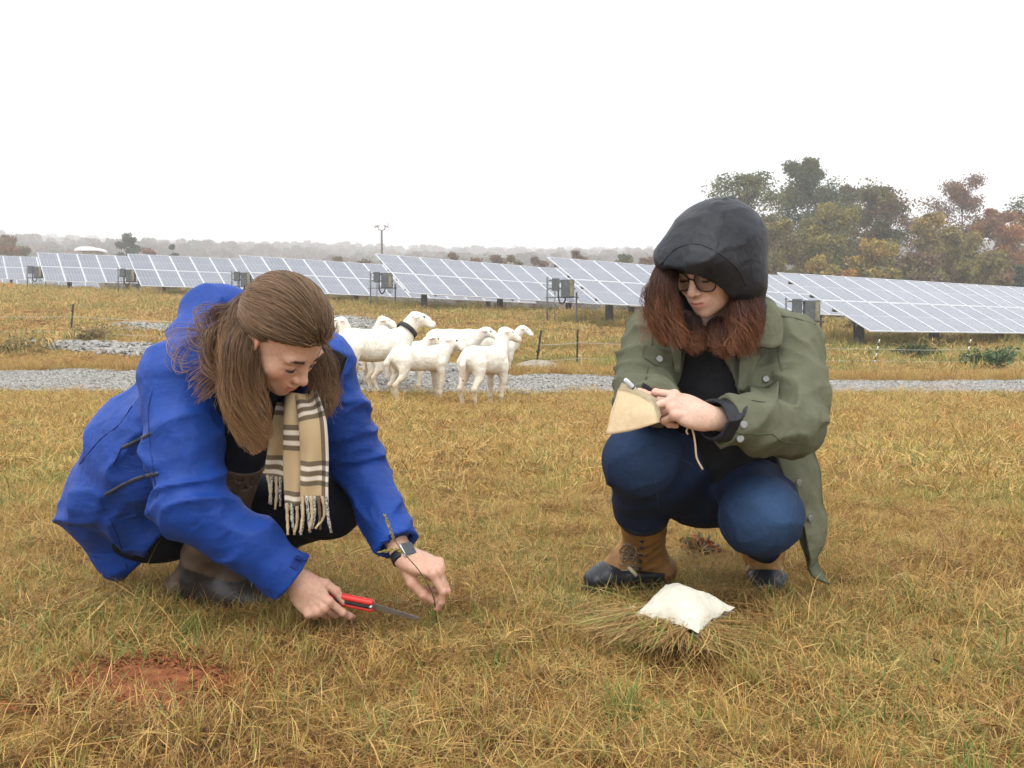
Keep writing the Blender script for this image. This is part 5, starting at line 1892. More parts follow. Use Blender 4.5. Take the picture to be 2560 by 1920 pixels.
# the loop round the neck: three soft folds
for i, (dz, dr) in enumerate(((0, 0), (.028, -.006), (-.026, .004))):
    c = Lneck + np.array((.015, -.02, -.005)); pts = []
    for a in np.linspace(0, 2 * math.pi, 28):
        pts.append(c + np.array((.078 * math.cos(a), .070 * math.sin(a), dz + .018 * math.sin(a) - .35 * .07 * math.sin(a) * -1 + .01 * math.sin(3 * a + i))) + np.array((dr * math.cos(a), dr * math.sin(a), 0)))
    pts = np.array(pts); n_ = len(pts); m_ = 10; V = []; UV = []
    tg = np.gradient(pts, axis=0); tg /= np.linalg.norm(tg, axis=1)[:, None]
    ln = np.arange(n_) * .02
    for k_ in range(n_):
        x_ = unit(pts[k_] - c - np.array((0, 0, (pts[k_] - c)[2]))); z_ = np.cross(x_, tg[k_])
        for j in range(m_):
            a = 2 * math.pi * j / (m_ - 1)
            V.append(pts[k_] + x_ * .014 * math.cos(a) + z_ * .022 * math.sin(a)); UV.append((.012 + .05 * a / 6.28 + .02 * i, ln[k_]))
    I_ = np.arange(n_ * m_).reshape(n_, m_)
    add('scarf_wrap', np.array(V), np.stack([I_[:-1, :-1], I_[1:, :-1], I_[1:, 1:], I_[:-1, 1:]], -1).reshape(-1, 4), M_PLAID, PL, uv=np.array(UV))


# jacket trim ------------------------------------------------------------
def project_y(fn, px, py, y0, y1, steps=260):
    """first surface of fn met along the line of sight through a photograph point"""
    ys_ = np.linspace(y0, y1, steps); pts_ = np.array([P(px, py, y_) for y_ in ys_], np.float32)
    d = fn(pts_); k_ = np.argmax(d < 0)
    return pts_[k_].astype(float) if d[k_] < 0 else None


def surf_line(fn, px_pts, y0, y1, n, lift=.002):
    g = spline([(a, b, 0) for a, b in px_pts], n)
    out = []
    for a, b, _ in g:
        q_ = project_y(fn, a, b, y0, y1)
        if q_ is not None: out.append(q_ - np.array((0, lift, -lift * .3)))
    return np.array(out)


for pxs, lb in (([(305, 1117), (340, 1100), (378, 1080)], 'chest'), ([(262, 1235), (310, 1208), (355, 1190), (396, 1180)], 'waist')):
    pts = surf_line(ljacket, pxs, 1.9, 2.6, 16, .0)
    if len(pts) > 3:
        mb = MB(); mb.tube(pts, .0021, 6); z_ = mb.add('zip', M_REFL, LJ, smooth=True)
        mb = MB(); mb.tube(pts + np.array((0, .0, -.0045)), .0026, 6); mb.add('zip_tape', M_ZIP, LJ, smooth=True)
pl = surf_line(ljacket, [(303, 1122), (296, 1140), (285, 1160)], 1.9, 2.6, 6, .002)
if len(pl) > 2:
    mb = MB(); mb.tube(pl, .0022, 6); mb.add('zip_pull', M_BLUED, LJ, smooth=True)
for px in ([(330, 1015), (300, 1060), (250, 1100), (200, 1160)], [(388, 960), (372, 1020), (375, 1100), (385, 1180), (395, 1260)], [(250, 1250), (290, 1330), (318, 1420)], [(740, 905), (790, 960), (810, 1040), (800, 1100)]):
    pts = surf_line(ljacket, px, 1.9, 2.7, 22, .0)
    if len(pts) > 3:
        mb = MB(); mb.tube(pts, .0022, 5); mb.add('seam', M_BLUED, LJ, smooth=True)
# cuff tabs
def slab(name, corners, th, m, parent, bend=0.0):
    c = [np.asarray(q_, float) for q_ in corners]
    nrm = unit(np.cross(c[1] - c[0], c[3] - c[0]))
    n_ = 8; V = []
    for s_ in (0, 1):
        for i in range(n_):
            for j in range(n_):
                u_, v_ = i / (n_ - 1), j / (n_ - 1)
                V.append((c[0] * (1 - u_) + c[1] * u_) * (1 - v_) + (c[3] * (1 - u_) + c[2] * u_) * v_ + nrm * (th * s_ + bend * math.sin(math.pi * u_)))
    I_ = np.arange(n_ * n_).reshape(n_, n_); F_ = []
    for i in range(n_ - 1):
        for j in range(n_ - 1):
            F_.append((I_[i, j], I_[i + 1, j], I_[i + 1, j + 1], I_[i, j + 1])); F_.append(tuple(64 + q_ for q_ in (I_[i, j], I_[i, j + 1], I_[i + 1, j + 1], I_[i + 1, j])))
    for i in range(n_ - 1):
        for a, b in ((I_[i, 0], I_[i + 1, 0]), (I_[i, 7], I_[i + 1, 7]), (I_[0, i], I_[0, i + 1]), (I_[7, i], I_[7, i + 1])): F_.append((a, b, 64 + b, 64 + a))
    return add(name, np.array(V), F_, m, parent)


def on_sleeve(px, py): 
    q_ = project_y(ljacket, px, py, 1.9, 2.6)
    return q_ - np.array((0, .003, -.001)) if q_ is not None else P(px, py, 2.15)


slab('cuff_tab', [on_sleeve(725, 1418), on_sleeve(742, 1425), on_sleeve(752, 1404), on_sleeve(735, 1398)], .003, M_BLUED, LJ)
slab('cuff_strap', [P(738, 1392, 2.12), P(752, 1403, 2.12), P(764, 1404, 2.13), P(742, 1390, 2.14)], .004, M_BLUED, LJ)
slab('cuff_tab', [on_sleeve(972, 1350), on_sleeve(1022, 1340), on_sleeve(1019, 1327), on_sleeve(970, 1338)], .003, M_BLUED, LJ)
slab('cuff_strap', [on_sleeve(955, 1368), on_sleeve(978, 1366), on_sleeve(974, 1346), on_sleeve(950, 1352)], .004, M_BLUE, LJ)
# the stiff open collar on the far side: black inside, grey facing
M_COLI = mat('black_collar_lining', (.022, .020, .020), .9, .2, 40, bump=.2, bscale=200, spec=.15)
M_FACE = mat('grey_facing', (.42, .43, .46), .7, .1, 30)
slab('collar_flap', [P(816, 962, 2.10), P(826, 1000, 2.12), P(862, 895, 2.13), P(818, 872, 2.15)], .006, [M_COLI], LJ, .006)
slab('facing', [P(786, 1080, 2.12), P(792, 1082, 2.125), P(826, 1000, 2.125), P(802, 985, 2.12)], .004, [M_FACE], LJ, .004)
slab('collar_back', [P(826, 1002, 2.132), P(840, 1000, 2.15), P(866, 897, 2.16), P(862, 894, 2.14)], .004, [M_BLUE], LJ)
mb = MB(); mb.tube(spline([P(790, 1090, 2.11), P(798, 1110, 2.10), P(792, 1125, 2.10), P(800, 1130, 2.10)], 10), .0022, 5); mb.add('draw_cord', M_BLACK, LJ, smooth=True)

# watch ------------------------------------------------------------------
fwd = unit(LwrL - LelL); nb_ = unit(np.array((.35, -.45, .82))); nb_ = unit(nb_ - fwd * (nb_ @ fwd)); sd_ = np.cross(fwd, nb_)
wc = LwrL + fwd * .004
WT = empty('wrist_watch', wc); WT.parent = PL; WT.location = tuple(wc - origin_of(PL))
pts = [wc + .0295 * math.cos(a) * sd_ + .0235 * math.sin(a) * nb_ for a in np.linspace(0, 2 * math.pi, 36)]
V = []
for i, q_ in enumerate(pts):
    rad = unit(q_ - wc)
    for ds, dr in ((-.011, 0), (.011, 0), (.011, .003), (-.011, .003)): V.append(q_ + fwd * ds + rad * dr)
F_ = [(4 * i + j, 4 * i + (j + 1) % 4, 4 * (i + 1) + (j + 1) % 4, 4 * (i + 1) + j) for i in range(35) for j in range(4)]
add('strap', np.array(V), F_, M_BLACK, WT)
M_STEEL = mat('silver_case', (.62, .62, .60), .3, .05, 10, metallic=.8)
M_GLASS = mat('dark_glass', (.035, .04, .045), .08, .05, 5, spec=.6)
cc = wc + nb_ * .0275
mb = MB(); mb.box(cc, sd_ * .0175, fwd * .0195, nb_ * .0055, bevel=.004); cs = mb.add('case', M_STEEL, WT)
mb = MB(); mb.box(cc + nb_ * .0048, sd_ * .0148, fwd * .0168, nb_ * .0016, bevel=.0012); mb.add('screen', M_GLASS, WT)
mb = MB(); mb.tube([cc + sd_ * .0172 - fwd * .006, cc + sd_ * .0205 - fwd * .006], .0034, 10); mb.add('crown', M_STEEL, WT, smooth=True)

# folding saw ---------------------------------------------------------------
M_RED = mat('red_handle', (.62, .035, .025), .4, .1, 20, spec=.45)
M_BLADE = mat('saw_steel', (.42, .42, .43), .35, .15, 30, metallic=.85)
s0, s1 = P(800, 1486, 2.20), P(936, 1514, 2.175)
s2 = P(1046, 1546, 2.15)
SAW = empty('folding_saw', (s0 + s1) / 2, 'red and black handled folding saw held low in the grass', 'saw')
ad = unit(s1 - s0); up_ = unit(np.array((.1, -.35, .9))); up_ = unit(up_ - ad * (up_ @ ad)); nd = np.cross(ad, up_)


def grip(off, w, h_, m, name, a=0.0, b=1.0):
    p0, p1 = s0 + (s1 - s0) * a + up_ * off, s0 + (s1 - s0) * b + up_ * off
    V, F = sdf_mesh(lambda p: flat(p, p0 + ad * h_, p1 - ad * h_, w, w, h_, h_ * .95, up_), *bounds([p0, p1], .03), .0022)
    return add(name, V, F, m, SAW)


grip(.0075, .0085, .0078, M_RED, 'handle_upper')
grip(-.0120, .0085, .0070, M_RED, 'handle_lower')
grip(-.0028, .0098, .0062, M_BLACK, 'grip_inlay', .05, .985)
mb = MB(); q0 = s1 - up_ * .002 - ad * .01; bl = s2 - q0; nT = 34
top = [q0 + bl * t_ + up_ * (.009 * (1 - .55 * t_)) for t_ in np.linspace(0, 1, nT)]
bot = [q0 + bl * t_ - up_ * (.007 * (1 - .4 * t_) + (.0032 if i % 2 else 0)) for i, t_ in enumerate(np.linspace(0, 1, nT))]
V = [q_ + nd * s_ for s_ in (-.0009, .0009) for q_ in top + bot]
F_ = []
for o_ in (0, 2 * nT):
    F_ += [(o_ + i, o_ + i + 1, o_ + nT + i + 1, o_ + nT + i) for i in range(nT - 1)]
F_ += [(i, i + 1, 2 * nT + i + 1, 2 * nT + i) for i in range(nT - 1)] + [(nT + i, nT + i + 1, 3 * nT + i + 1, 3 * nT + i) for i in range(nT - 1)] + [(nT - 1, 2 * nT - 1, 4 * nT - 1, 3 * nT - 1)]
mb.raw(V, F_); mb.add('blade', M_BLADE, SAW)
mb = MB(); mb.tube([s1 - ad * .006 - nd * .012, s1 - ad * .006 + nd * .012], .004, 10); mb.add('pivot_bolt', M_BLADE, SAW, smooth=True)

# the stem being cut -----------------------------------------------------------
tipL = chL[0][0][3]
ST = empty('grass_stem', P(1080, 1540, 2.17) * (1, 1, 0), 'long grass stem with two seed heads held in front of the watch', 'grass stem')
M_STEM = mat('dark_stem', (.10, .075, .035), .7, .2, 60)
M_SEED = mat('seed_head', (.20, .16, .035), .8, .4, 90, color2=(.30, .26, .06))
stem = spline([P(1092, 1560, 2.19), P(1083, 1490, 2.135), P(1050, 1430, 2.10), P(1012, 1385, 2.08), P(986, 1350, 2.08)], 26)
mb = MB(); mb.tube(stem, np.linspace(.0016, .0011, 26), 6); mb.add('stalk', M_STEM, ST, smooth=True)
for a in ([P(986, 1350, 2.08), P(974, 1320, 2.08), P(962, 1288, 2.08)], [P(1010, 1383, 2.08), P(985, 1374, 2.075), P(950, 1380, 2.07)]):
    g = spline(a, 24); mb = MB(); mb.tube(g, .0010, 5)
    for i in range(1, 24):
        q_ = g[i] + rh.normal(0, .0012, 3)
        d_ = unit(g[min(i + 1, 23)] - g[i - 1]); s_ = unit(np.cross(d_, (0, 1, 0))) * (1 if i % 2 else -1)
        mb.tube([q_, q_ + d_ * .003 + s_ * .0022, q_ + d_ * .0065 + s_ * .0018], [.0008, .0019, .0004], 5)
    mb.add('seed_spike', M_SEED, ST, smooth=True)
# ------------------------------------------------------------------ the person in the green jacket
M_OLIVE = mat('olive_canvas', (.112, .116, .072), .85, .12, 9, bump=.3, bscale=50, color2=(.132, .135, .086), spec=.2, weave=.4, wscale=1300, folds=((6, .38), (13, .22)))
M_OLIVED = mat('olive_seam', (.075, .082, .046), .85, .15, 30)
M_HOOD = mat('black_rain_shell', (.011, .0125, .018), .5, .3, 14, bump=.4, bscale=40, color2=(.016, .017, .021), spec=.3, folds=((6, .25), (15, .18)))
M_BTOP = mat('black_top', (.012, .012, .014), .85, .2, 20, bump=.3, bscale=60, spec=.2)
M_JEAN = mat('blue_denim', (1, 1, 1), .8, .12, 30, bump=.15, bscale=120, spec=.2, vcol=True, weave=.45, wscale=1500, folds=((7, .25), (15, .18)))
M_LEATH = mat('tan_leather', (.33, .175, .05), .6, .25, 12, bump=.4, bscale=70, color2=(.22, .105, .032), spec=.3, folds=((14, .4),))
M_RUBB = mat('black_rubber', (.012, .014, .018), .4, .3, 14, bump=.2, bscale=60, color2=(.022, .025, .032), spec=.35)
M_CREAM = mat('cream_rim', (.50, .42, .28), .7, .15, 20)
M_FLEECE = mat('dark_fleece', (.02, .02, .022), .95, .3, 40, bump=1, bscale=260)
M_METAL = mat('pewter_button', (.24, .24, .225), .35, .15, 60, metallic=.7)
M_LACE = mat('boot_lace', (.12, .075, .04), .9, .5, 200, color2=(.28, .23, .17))

PR = empty('person', (.60, 2.58, 0), 'person in a black hood, glasses and olive jacket crouching with a notebook', 'person')
Rneck = P(1795, 840, 2.44); Rchest = P(1790, 965, 2.46); Rpel = P(1795, 1215, 2.66)
RshL = P(1976, 860, 2.47); RelL = P(1984, 1072, 2.29); RwrL = P(1768, 1044, 2.12)
RshR = P(1645, 845, 2.46); RelR = P(1608, 985, 2.38); RwrR = P(1668, 1020, 2.23)
RhpR = P(1730, 1220, 2.60); RknR = P(1600, 1152, 2.34); RanR = P(1610, 1392, 2.66)
RhpL = P(1880, 1215, 2.64); RknL = P(1902, 1290, 2.28); RanL = P(1910, 1405, 2.70)

RH = head_axes(math.radians(-46), math.radians(27), math.radians(-4))
RHC = P(1778, 654, 2.29)
toR = lambda p: ((p - RHC.astype(np.float32)) @ RH.T.astype(np.float32))
fromR = lambda q: RHC + np.asarray(q, float) @ RH
SKIN_R = (.62, .40, .30)


def rhead(p):
    d = face_sdf(toR(p), lids=.72, smile=.22)
    return smin(d, cone(p, fromR((0, -.02, -.07)), Rneck + np.array((0, .03, -.02)), .048, .054), .02)


V1, F1 = sdf_mesh(rhead, *bounds([RHC, Rneck], .15), .0026, margin=.006)
c1 = face_cols(toR(V1.astype(np.float32)), SKIN_R, (.56, .22, .19), (.10, .045, .025), lids=.72)
spec_l = dict(fingers=[(.10, .55, 1.15, .55), (-.62, .22, .30, .2), (-.12, 1.15, 1.35, .6), (-.18, 1.2, 1.35, .6)],
              thumb=[(.016, .022, .014), (.030, .050, .036), (.026, .078, .050), (.018, .100, .058)])
RhL = unit(np.array((-.90, -.10, .34)))
V2, F2, red2, nail2, rchL = hand_mesh(RwrL, RhL, np.array((-.12, .8, -.55)), spec_l, -1, unit(RelL - RwrL), .11, 1.0)
spec_r = dict(fingers=[(.05, .7, .9, .4), (.0, .9, 1.0, .5), (-.04, 1.0, 1.1, .5), (-.08, 1.1, 1.1, .5)],
              thumb=[(.018, .020, .010), (.038, .050, .022), (.036, .080, .034), (.028, .104, .042)])
RhR = unit(np.array((-.72, -.45, .35)))
V3, F3, red3, nail3, rchR = hand_mesh(RwrR, RhR, np.array((-.5, -.1, -.85)), spec_r, 1, unit(RelR - RwrR), .10, .97)


def rcore(p):
    d = chain(p, [Rpel, Rchest, Rneck], [.12, .11, .055], .05)
    for ch_, rd in (([RshR, RelR, RwrR], [.045, .036, .024]), ([RshL, RelL, RwrL], [.045, .036, .024]),
                    ([RhpR, RknR, RanR], [.07, .05, .028]), ([RhpL, RknL, RanL], [.07, .05, .028])):
        d = smin(d, chain(p, ch_, rd, .02), .03)
    return d


V4, F4 = sdf_mesh(rcore, *bounds([Rpel, Rchest, Rneck, RshR, RshL, RelR, RelL, RwrR, RwrL, RknR, RknL, RanR, RanL], .14), .014)
hcr = lambda V_, red, nail: col_mix(SKIN_R, V_, ((.68, .29, .22), red), ((.72, .46, .38), nail * .7))
Vb, Fb = join((V1, F1), (V2, F2), (V3, F3), (V4, F4))
add('body', Vb, Fb, M_SKIN, PR, col=np.vstack([c1, hcr(V2, red2, nail2), hcr(V3, red3, nail3), np.tile(SKIN_R, (len(V4), 1))]))


# hood of the rain shell ----------------------------------------------------
def hood_solid(p):
    q_ = toR(p)
    d = ell(q_, (0, -.020, .014), (.120, .140, .128))
    d = smin(d, ell(q_, (0, -.06, .03), (.09, .09, .085)), .05)
    d = smin(d, ell(q_, (.0, .080, .046), (.088, .058, .034)), .05)          # brim
    d = smin(d, cone(p, fromR((.066, -.02, -.06)), P(1872, 850, 2.42), .052, .045), .05)
    d = smin(d, cone(p, fromR((-.075, -.04, -.06)), P(1715, 840, 2.48), .06, .05), .05)
    d = d + .005 * fbm(p * 9, 91, 2) - wrinkle(p, np.array([(12, 2, 6), (0, 12, 0), (-6, 0, 18)]), .0022, 92)
    seam = np.exp(-((q_[:, 0] - .028) / .0035) ** 2) + np.exp(-((q_[:, 2] - .085 + .25 * q_[:, 1]) / .003) ** 2) * (q_[:, 1] > .02)
    return d - .0028 * seam + .004 * np.exp(-((q_[:, 0] - .028) / .014) ** 2) * vnoise(p * 60, 5)


def rhood(p):
    d = hood_solid(p)
    d = smax(d, -(d + .013), .003)
    q_ = toR(p)
    op = ell(q_, (-.012, .135, -.100), (.096, .165, .140))
    op = smin(op, ell(q_, (-.01, .09, -.20), (.080, .12, .14)), .03)
    return smax(d, -op, .004)


V, F = sdf_mesh(rhood, *bounds([RHC, P(1880, 860, 2.42), P(1715, 850, 2.48)], .19), .0052)
RHD = add('hood', V, F, M_HOOD, PR)


for px in ([(1812, 515), (1808, 560), (1795, 610), (1786, 650), (1782, 684)], [(1652, 662), (1690, 622), (1740, 610), (1788, 628), (1840, 668), (1866, 715)]):
    pts = surf_line(rhood, px, 1.9, 2.5, 26, .0005)
    if len(pts) > 3:
        mb = MB(); mb.tube(pts, .0022, 5); mb.add('seam', M_HOOD, RHD, smooth=True)


# black top --------------------------------------------------------------------
def rtop(p):
    d = flat(p, Rpel + np.array((0, -.07, .03)), Rchest, .175, .150, .115, .105, np.array((0, -1, 0)))
    d = smin(d, cone(p, Rchest, Rneck + np.array((0, .01, .01)), .12, .075), .05)
    d = smin(d, cone(p, RshR, RshL, .06, .06), .06)
    return d - wrinkle(p, np.array([(14, 0, 2), (0, 8, 0), (0, 0, 5)]), .007, 93)


V, F = sdf_mesh(rtop, *bounds([Rpel, Rchest, Rneck, RshR, RshL], .2), .009)
add('top', V, F, M_BTOP, PR)
# inner cuff
cuf = unit(RwrL - RelL)


def rcuff(p):
    d = cone(p, RwrL - cuf * .095, RwrL - cuf * .012, .054, .046) - wrinkle(p, np.array([(16, 0, 0), (0, 12, 0), (0, 0, 20)]), .005, 95)
    d = smax(d, -(d + .008), .002)
    return smax(smax(d, plane(p, RwrL - cuf * .018, cuf), .003), plane(p, RwrL - cuf * .085, -cuf), .003)


V, F = sdf_mesh(rcuff, *bounds([RwrL, RwrL - cuf * .09], .07), .003)
add('inner_cuff', V, F, M_HOOD, PR)


# jacket ------------------------------------------------------------------------
def rj_body(p):
    d = flat(p, Rpel + np.array((.0, .03, .10)), Rchest + np.array((0, .02, 0)), .205, .200, .145, .135, np.array((0, -1, 0)))
    d = smin(d, flat(p, Rchest + np.array((0, .02, 0)), Rneck + np.array((0, .05, -.03)), .19, .12, .125, .09, np.array((0, -1, 0))), .05)
    d = smin(d, cone(p, RshR + np.array((.04, .02, .015)), RshL + np.array((-.05, .02, .015)), .082, .082), .06)
    return d


def rj_sleeves(p):
    l_ = chain(p, [RshL, RshL * .5 + RelL * .5 + np.array((.010, 0, 0)), RelL, RelL * .5 + RwrL * .5, RwrL - cuf * .02], [.080, .074, .070, .062, .056], .025)
    r_ = chain(p, [RshR, RshR * .5 + RelR * .5, RelR, RelR * .4 + RwrR * .6, RwrR], [.085, .080, .072, .055, .046], .025)
    return l_, r_


def rjacket(p):
    b = rj_body(p)
    b = b - wrinkle(p, np.array([(6, 0, 3), (0, 6, 0), (-3, 0, 6)]), .011, 97) - wrinkle(p, np.array([(12, 0, 5), (0, 10, 0), (-5, 0, 13)]), .004, 98)
    b = smax(b, -(b + TH), .003)
    wedge = flat(p, P(1775, 830, 2.25), P(1768, 1000, 2.25), .060, .092, .16, .2, np.array((0, -1, 0)))
    wedge = smin(wedge, flat(p, P(1768, 1000, 2.25), P(1800, 1260, 2.30), .092, .165, .22, .3, np.array((0, -1, 0))), .03)
    b = smax(b, -wedge, .004)
    l_, r_ = rj_sleeves(p)
    l_ = l_ - ribs(p, RshL, RelL, .075, .017, 99, .9) * sstep(.0, .12, (p - RshL) @ unit(RelL - RshL)) - ribs(p, RelL, RwrL, .06, .012, 100, -.4) * sstep(.2, .02, (p - RelL) @ unit(RwrL - RelL)) - wrinkle(p, np.array([(8, 0, 4), (0, 8, 0), (-4, 0, 9)]), .007, 101)
    r_ = r_ - ribs(p, RshR, RelR, .07, .016, 103, -.7) - wrinkle(p, np.array([(8, 0, 4), (0, 8, 0), (-4, 0, 9)]), .007, 105)
    l_ = smax(smax(l_, -(l_ + TH), .003), plane(p, RwrL - cuf * .052, cuf), .003)
    r_ = smax(smax(r_, -(r_ + TH), .003), plane(p, RwrR, RwrR - RelR), .003)
    return smin(smin(b, l_, .02), r_, .02)


V, F = sdf_mesh(rjacket, *bounds([Rpel, Rchest, RshL, RshR, RelL, RelR, RwrL, RwrR, Rneck], .2), .0056, margin=.014)
RJ = add('jacket', V, F, M_OLIVE, PR)


# collar and lapels, as cloth slabs lying on the jacket
def cloth(name, rows, th, m, parent, nu=16, nv=14, wob=.003, seed=0):
    """rows: list of polylines (world points), lofted"""
    R_ = [spline(r_, nu) for r_ in rows]
    G = np.array([spline([R_[j][i] for j in range(len(R_))], nv) for i in range(nu)])         # nu, nv, 3
    du = np.gradient(G, axis=0); dv = np.gradient(G, axis=1)
    nn = np.cross(du, dv); nn /= np.linalg.norm(nn, axis=-1)[..., None] + 1e-9
    G = G + nn * (wob * vnoise(G.reshape(-1, 3) * 22, seed).reshape(nu, nv))[..., None]
    V = np.concatenate([G.reshape(-1, 3), (G + nn * th).reshape(-1, 3)])
    I_ = np.arange(nu * nv).reshape(nu, nv); o_ = nu * nv; F_ = []
    for i in range(nu - 1):
        for j in range(nv - 1):
            a = (I_[i, j], I_[i + 1, j], I_[i + 1, j + 1], I_[i, j + 1]); F_.append(a[::-1]); F_.append(tuple(o_ + q_ for q_ in a))
    for i in range(nu - 1):
        for j in (0, nv - 1): F_.append((I_[i, j], I_[i + 1, j], o_ + I_[i + 1, j], o_ + I_[i, j]))
    for j in range(nv - 1):
        for i in (0, nu - 1): F_.append((I_[i, j], I_[i, j + 1], o_ + I_[i, j + 1], o_ + I_[i, j]))
    return add(name, V, F_, m, parent)


cl_ = cloth('collar', [[P(1880, 742, 2.40), P(1888, 800, 2.35), P(1886, 866, 2.315)], [P(1915, 746, 2.40), P(1930, 800, 2.355), P(1925, 872, 2.32)], [P(1934, 760, 2.415), P(1950, 815, 2.375), P(1948, 864, 2.345)]], .007, M_OLIVE, RJ, seed=1)
cloth('lapel', [[P(1852, 872, 2.34), P(1846, 920, 2.315), P(1842, 975, 2.31)], [P(1880, 868, 2.335), P(1872, 915, 2.32), P(1852, 978, 2.315)], [P(1904, 892, 2.335), P(1882, 925, 2.325), P(1856, 980, 2.32)]], .004, M_OLIVE, RJ, seed=2)
cloth('lapel', [[P(1662, 790, 2.38), P(1676, 850, 2.345), P(1688, 930, 2.335)], [P(1676, 790, 2.375), P(1690, 850, 2.338), P(1694, 930, 2.33)], [P(1690, 800, 2.37), P(1703, 850, 2.333), P(1700, 930, 2.33)]], .004, M_OLIVE, RJ, seed=3)
# the tail of the jacket hanging beside the lower knee
cloth('jacket_tail', [[P(1938, 1130, 2.40), P(1975, 1240, 2.385), P(2010, 1330, 2.39), P(2018, 1425, 2.42)],
                      [P(1975, 1120, 2.42), P(2010, 1240, 2.40), P(2035, 1330, 2.41), P(2035, 1400, 2.44)],
                      [P(2030, 1100, 2.46), P(2052, 1220, 2.46), P(2066, 1300, 2.48), P(2062, 1335, 2.5)]], .006, M_OLIVE, RJ, 22, 18, .010, 4)
cloth('jacket_tail', [[P(1985, 1280, 2.42), P(2000, 1360, 2.43), P(2030, 1440, 2.44), P(2072, 1466, 2.45)],
                      [P(1999, 1290, 2.46), P(2010, 1370, 2.46), P(2035, 1430, 2.47), P(2066, 1462, 2.47)],
                      [P(2030, 1300, 2.50), P(2036, 1370, 2.50), P(2048, 1420, 2.50), P(2070, 1462, 2.49)]], .006, M_OLIVED, RJ, 18, 14, .006, 5)


def on_r(px, py, fn=rjacket, lift=.004):
    q_ = project_y(fn, px, py, 1.95, 2.7)
    return q_ - np.array((0, lift, -lift * .2)) if q_ is not None else P(px, py, 2.33)


def flap(pts, nm='pocket_flap', m=None, fn=rjacket, lift=.004, rows=2):
    """patch laid on the garment: pts = two polylines in photograph points"""
    return cloth(nm, [[on_r(a, b, fn, lift) for a, b in r_] for r_ in pts], .004, m or M_OLIVE, RJ, 14, 8, .0008, 7)


flap([[(1610, 862), (1650, 874), (1684, 884)], [(1606, 884), (1645, 905), (1684, 912)], [(1604, 890), (1640, 914), (1686, 922)]])
flap([[(1858, 930), (1905, 912), (1958, 900)], [(1856, 945), (1908, 940), (1964, 915)], [(1856, 958), (1910, 968), (1968, 926)]])
flap([[(1876, 962), (1915, 968), (1945, 950)], [(1876, 1000), (1915, 1005), (1945, 1000)]], 'pocket', None, rjacket, .002)


def button(px, py, fn=None, r_=.0088, par=None, at=None, nrm=(0, -1, .15)):
    q_ = at if at is not None else on_r(px, py, fn or rjacket, .009)
    n_ = unit(nrm); mb = MB()
    mb.tube([q_ + n_ * 0, q_ + n_ * .003, q_ + n_ * .0045, q_ + n_ * .0045], [r_, r_, r_ * .82, r_ * .6], 18); b = mb.add('button', M_METAL, par or RJ, smooth=False)
    return b


for px, py in ((1648, 899), (1912, 949), (1857, 1063), (1848, 1098)): button(px, py, nrm=(-.1, -1, .1))
button(0, 0, at=P(1996, 1207, 2.375), r_=.009, nrm=(.5, -1, 0)); button(0, 0, at=P(2025, 1296, 2.385), r_=.009, nrm=(.6, -1, 0))
# cuff plackets and seams
for px in ([(1826, 1010), (1834, 1050), (1840, 1080), (1880, 1085), (1930, 1085)], [(1930, 1085), (1960, 1105), (2010, 1110)], [(1948, 790), (1985, 795), (2040, 812)], [(1960, 830), (1945, 880), (1955, 930)], [(1640, 780), (1630, 850), (1615, 950)]):
    pts = surf_line(rjacket, px, 1.95, 2.7, 20, .0005)
    if len(pts) > 3:
        mb = MB(); mb.tube(pts, .0024, 5); mb.add('seam', M_OLIVED, RJ, smooth=True)


# jeans -------------------------------------------------------------------------
def rjeans(p):
    d = ell(p, Rpel + np.array((.0, -.0, -.0)), (.19, .14, .115))
    a = chain(p, [RhpR, RhpR * .45 + RknR * .55 + np.array((0, 0, .012)), RknR], [.095, .098, .088], .03)
    a = smin(a, ell(p, RknR + np.array((0, .0, .0)), (.092, .085, .078)), .03)
    a = smin(a, chain(p, [RknR, RknR * .5 + RanR * .5 + np.array((0, .03, .0)), RknR * .36 + RanR * .64], [.082, .070, .055], .03), .03)
    b = chain(p, [RhpL, RhpL * .45 + RknL * .55, RknL], [.10, .100, .088], .03)
    b = smin(b, ell(p, RknL, (.100, .085, .098)), .03)
    b = smin(b, chain(p, [RknL + np.array((0, .03, .0)), RknL * .3 + RanL * .7 + np.array((0, 0, .015))], [.078, .050], .03), .03)
    d = smin(smin(d, a, .05), b, .05)
    d = d - wrinkle(p, np.array([(9, 0, 3), (0, 9, 0), (-3, 0, 12)]), .0048, 107)
    d = d - ribs(p, RknR, RanR, .05, .005, 109, .3) * sstep(.28, .2, p[:, 2])
    cut = plane(p, RknR * .42 + RanR * .58, (RanR - RknR) + np.array((0, -.12, 0)))
    near = np.linalg.norm(p - (RknR * .28 + RanR * .72), axis=1) < .11
    return np.where(near, smax(d, cut, .006), d)


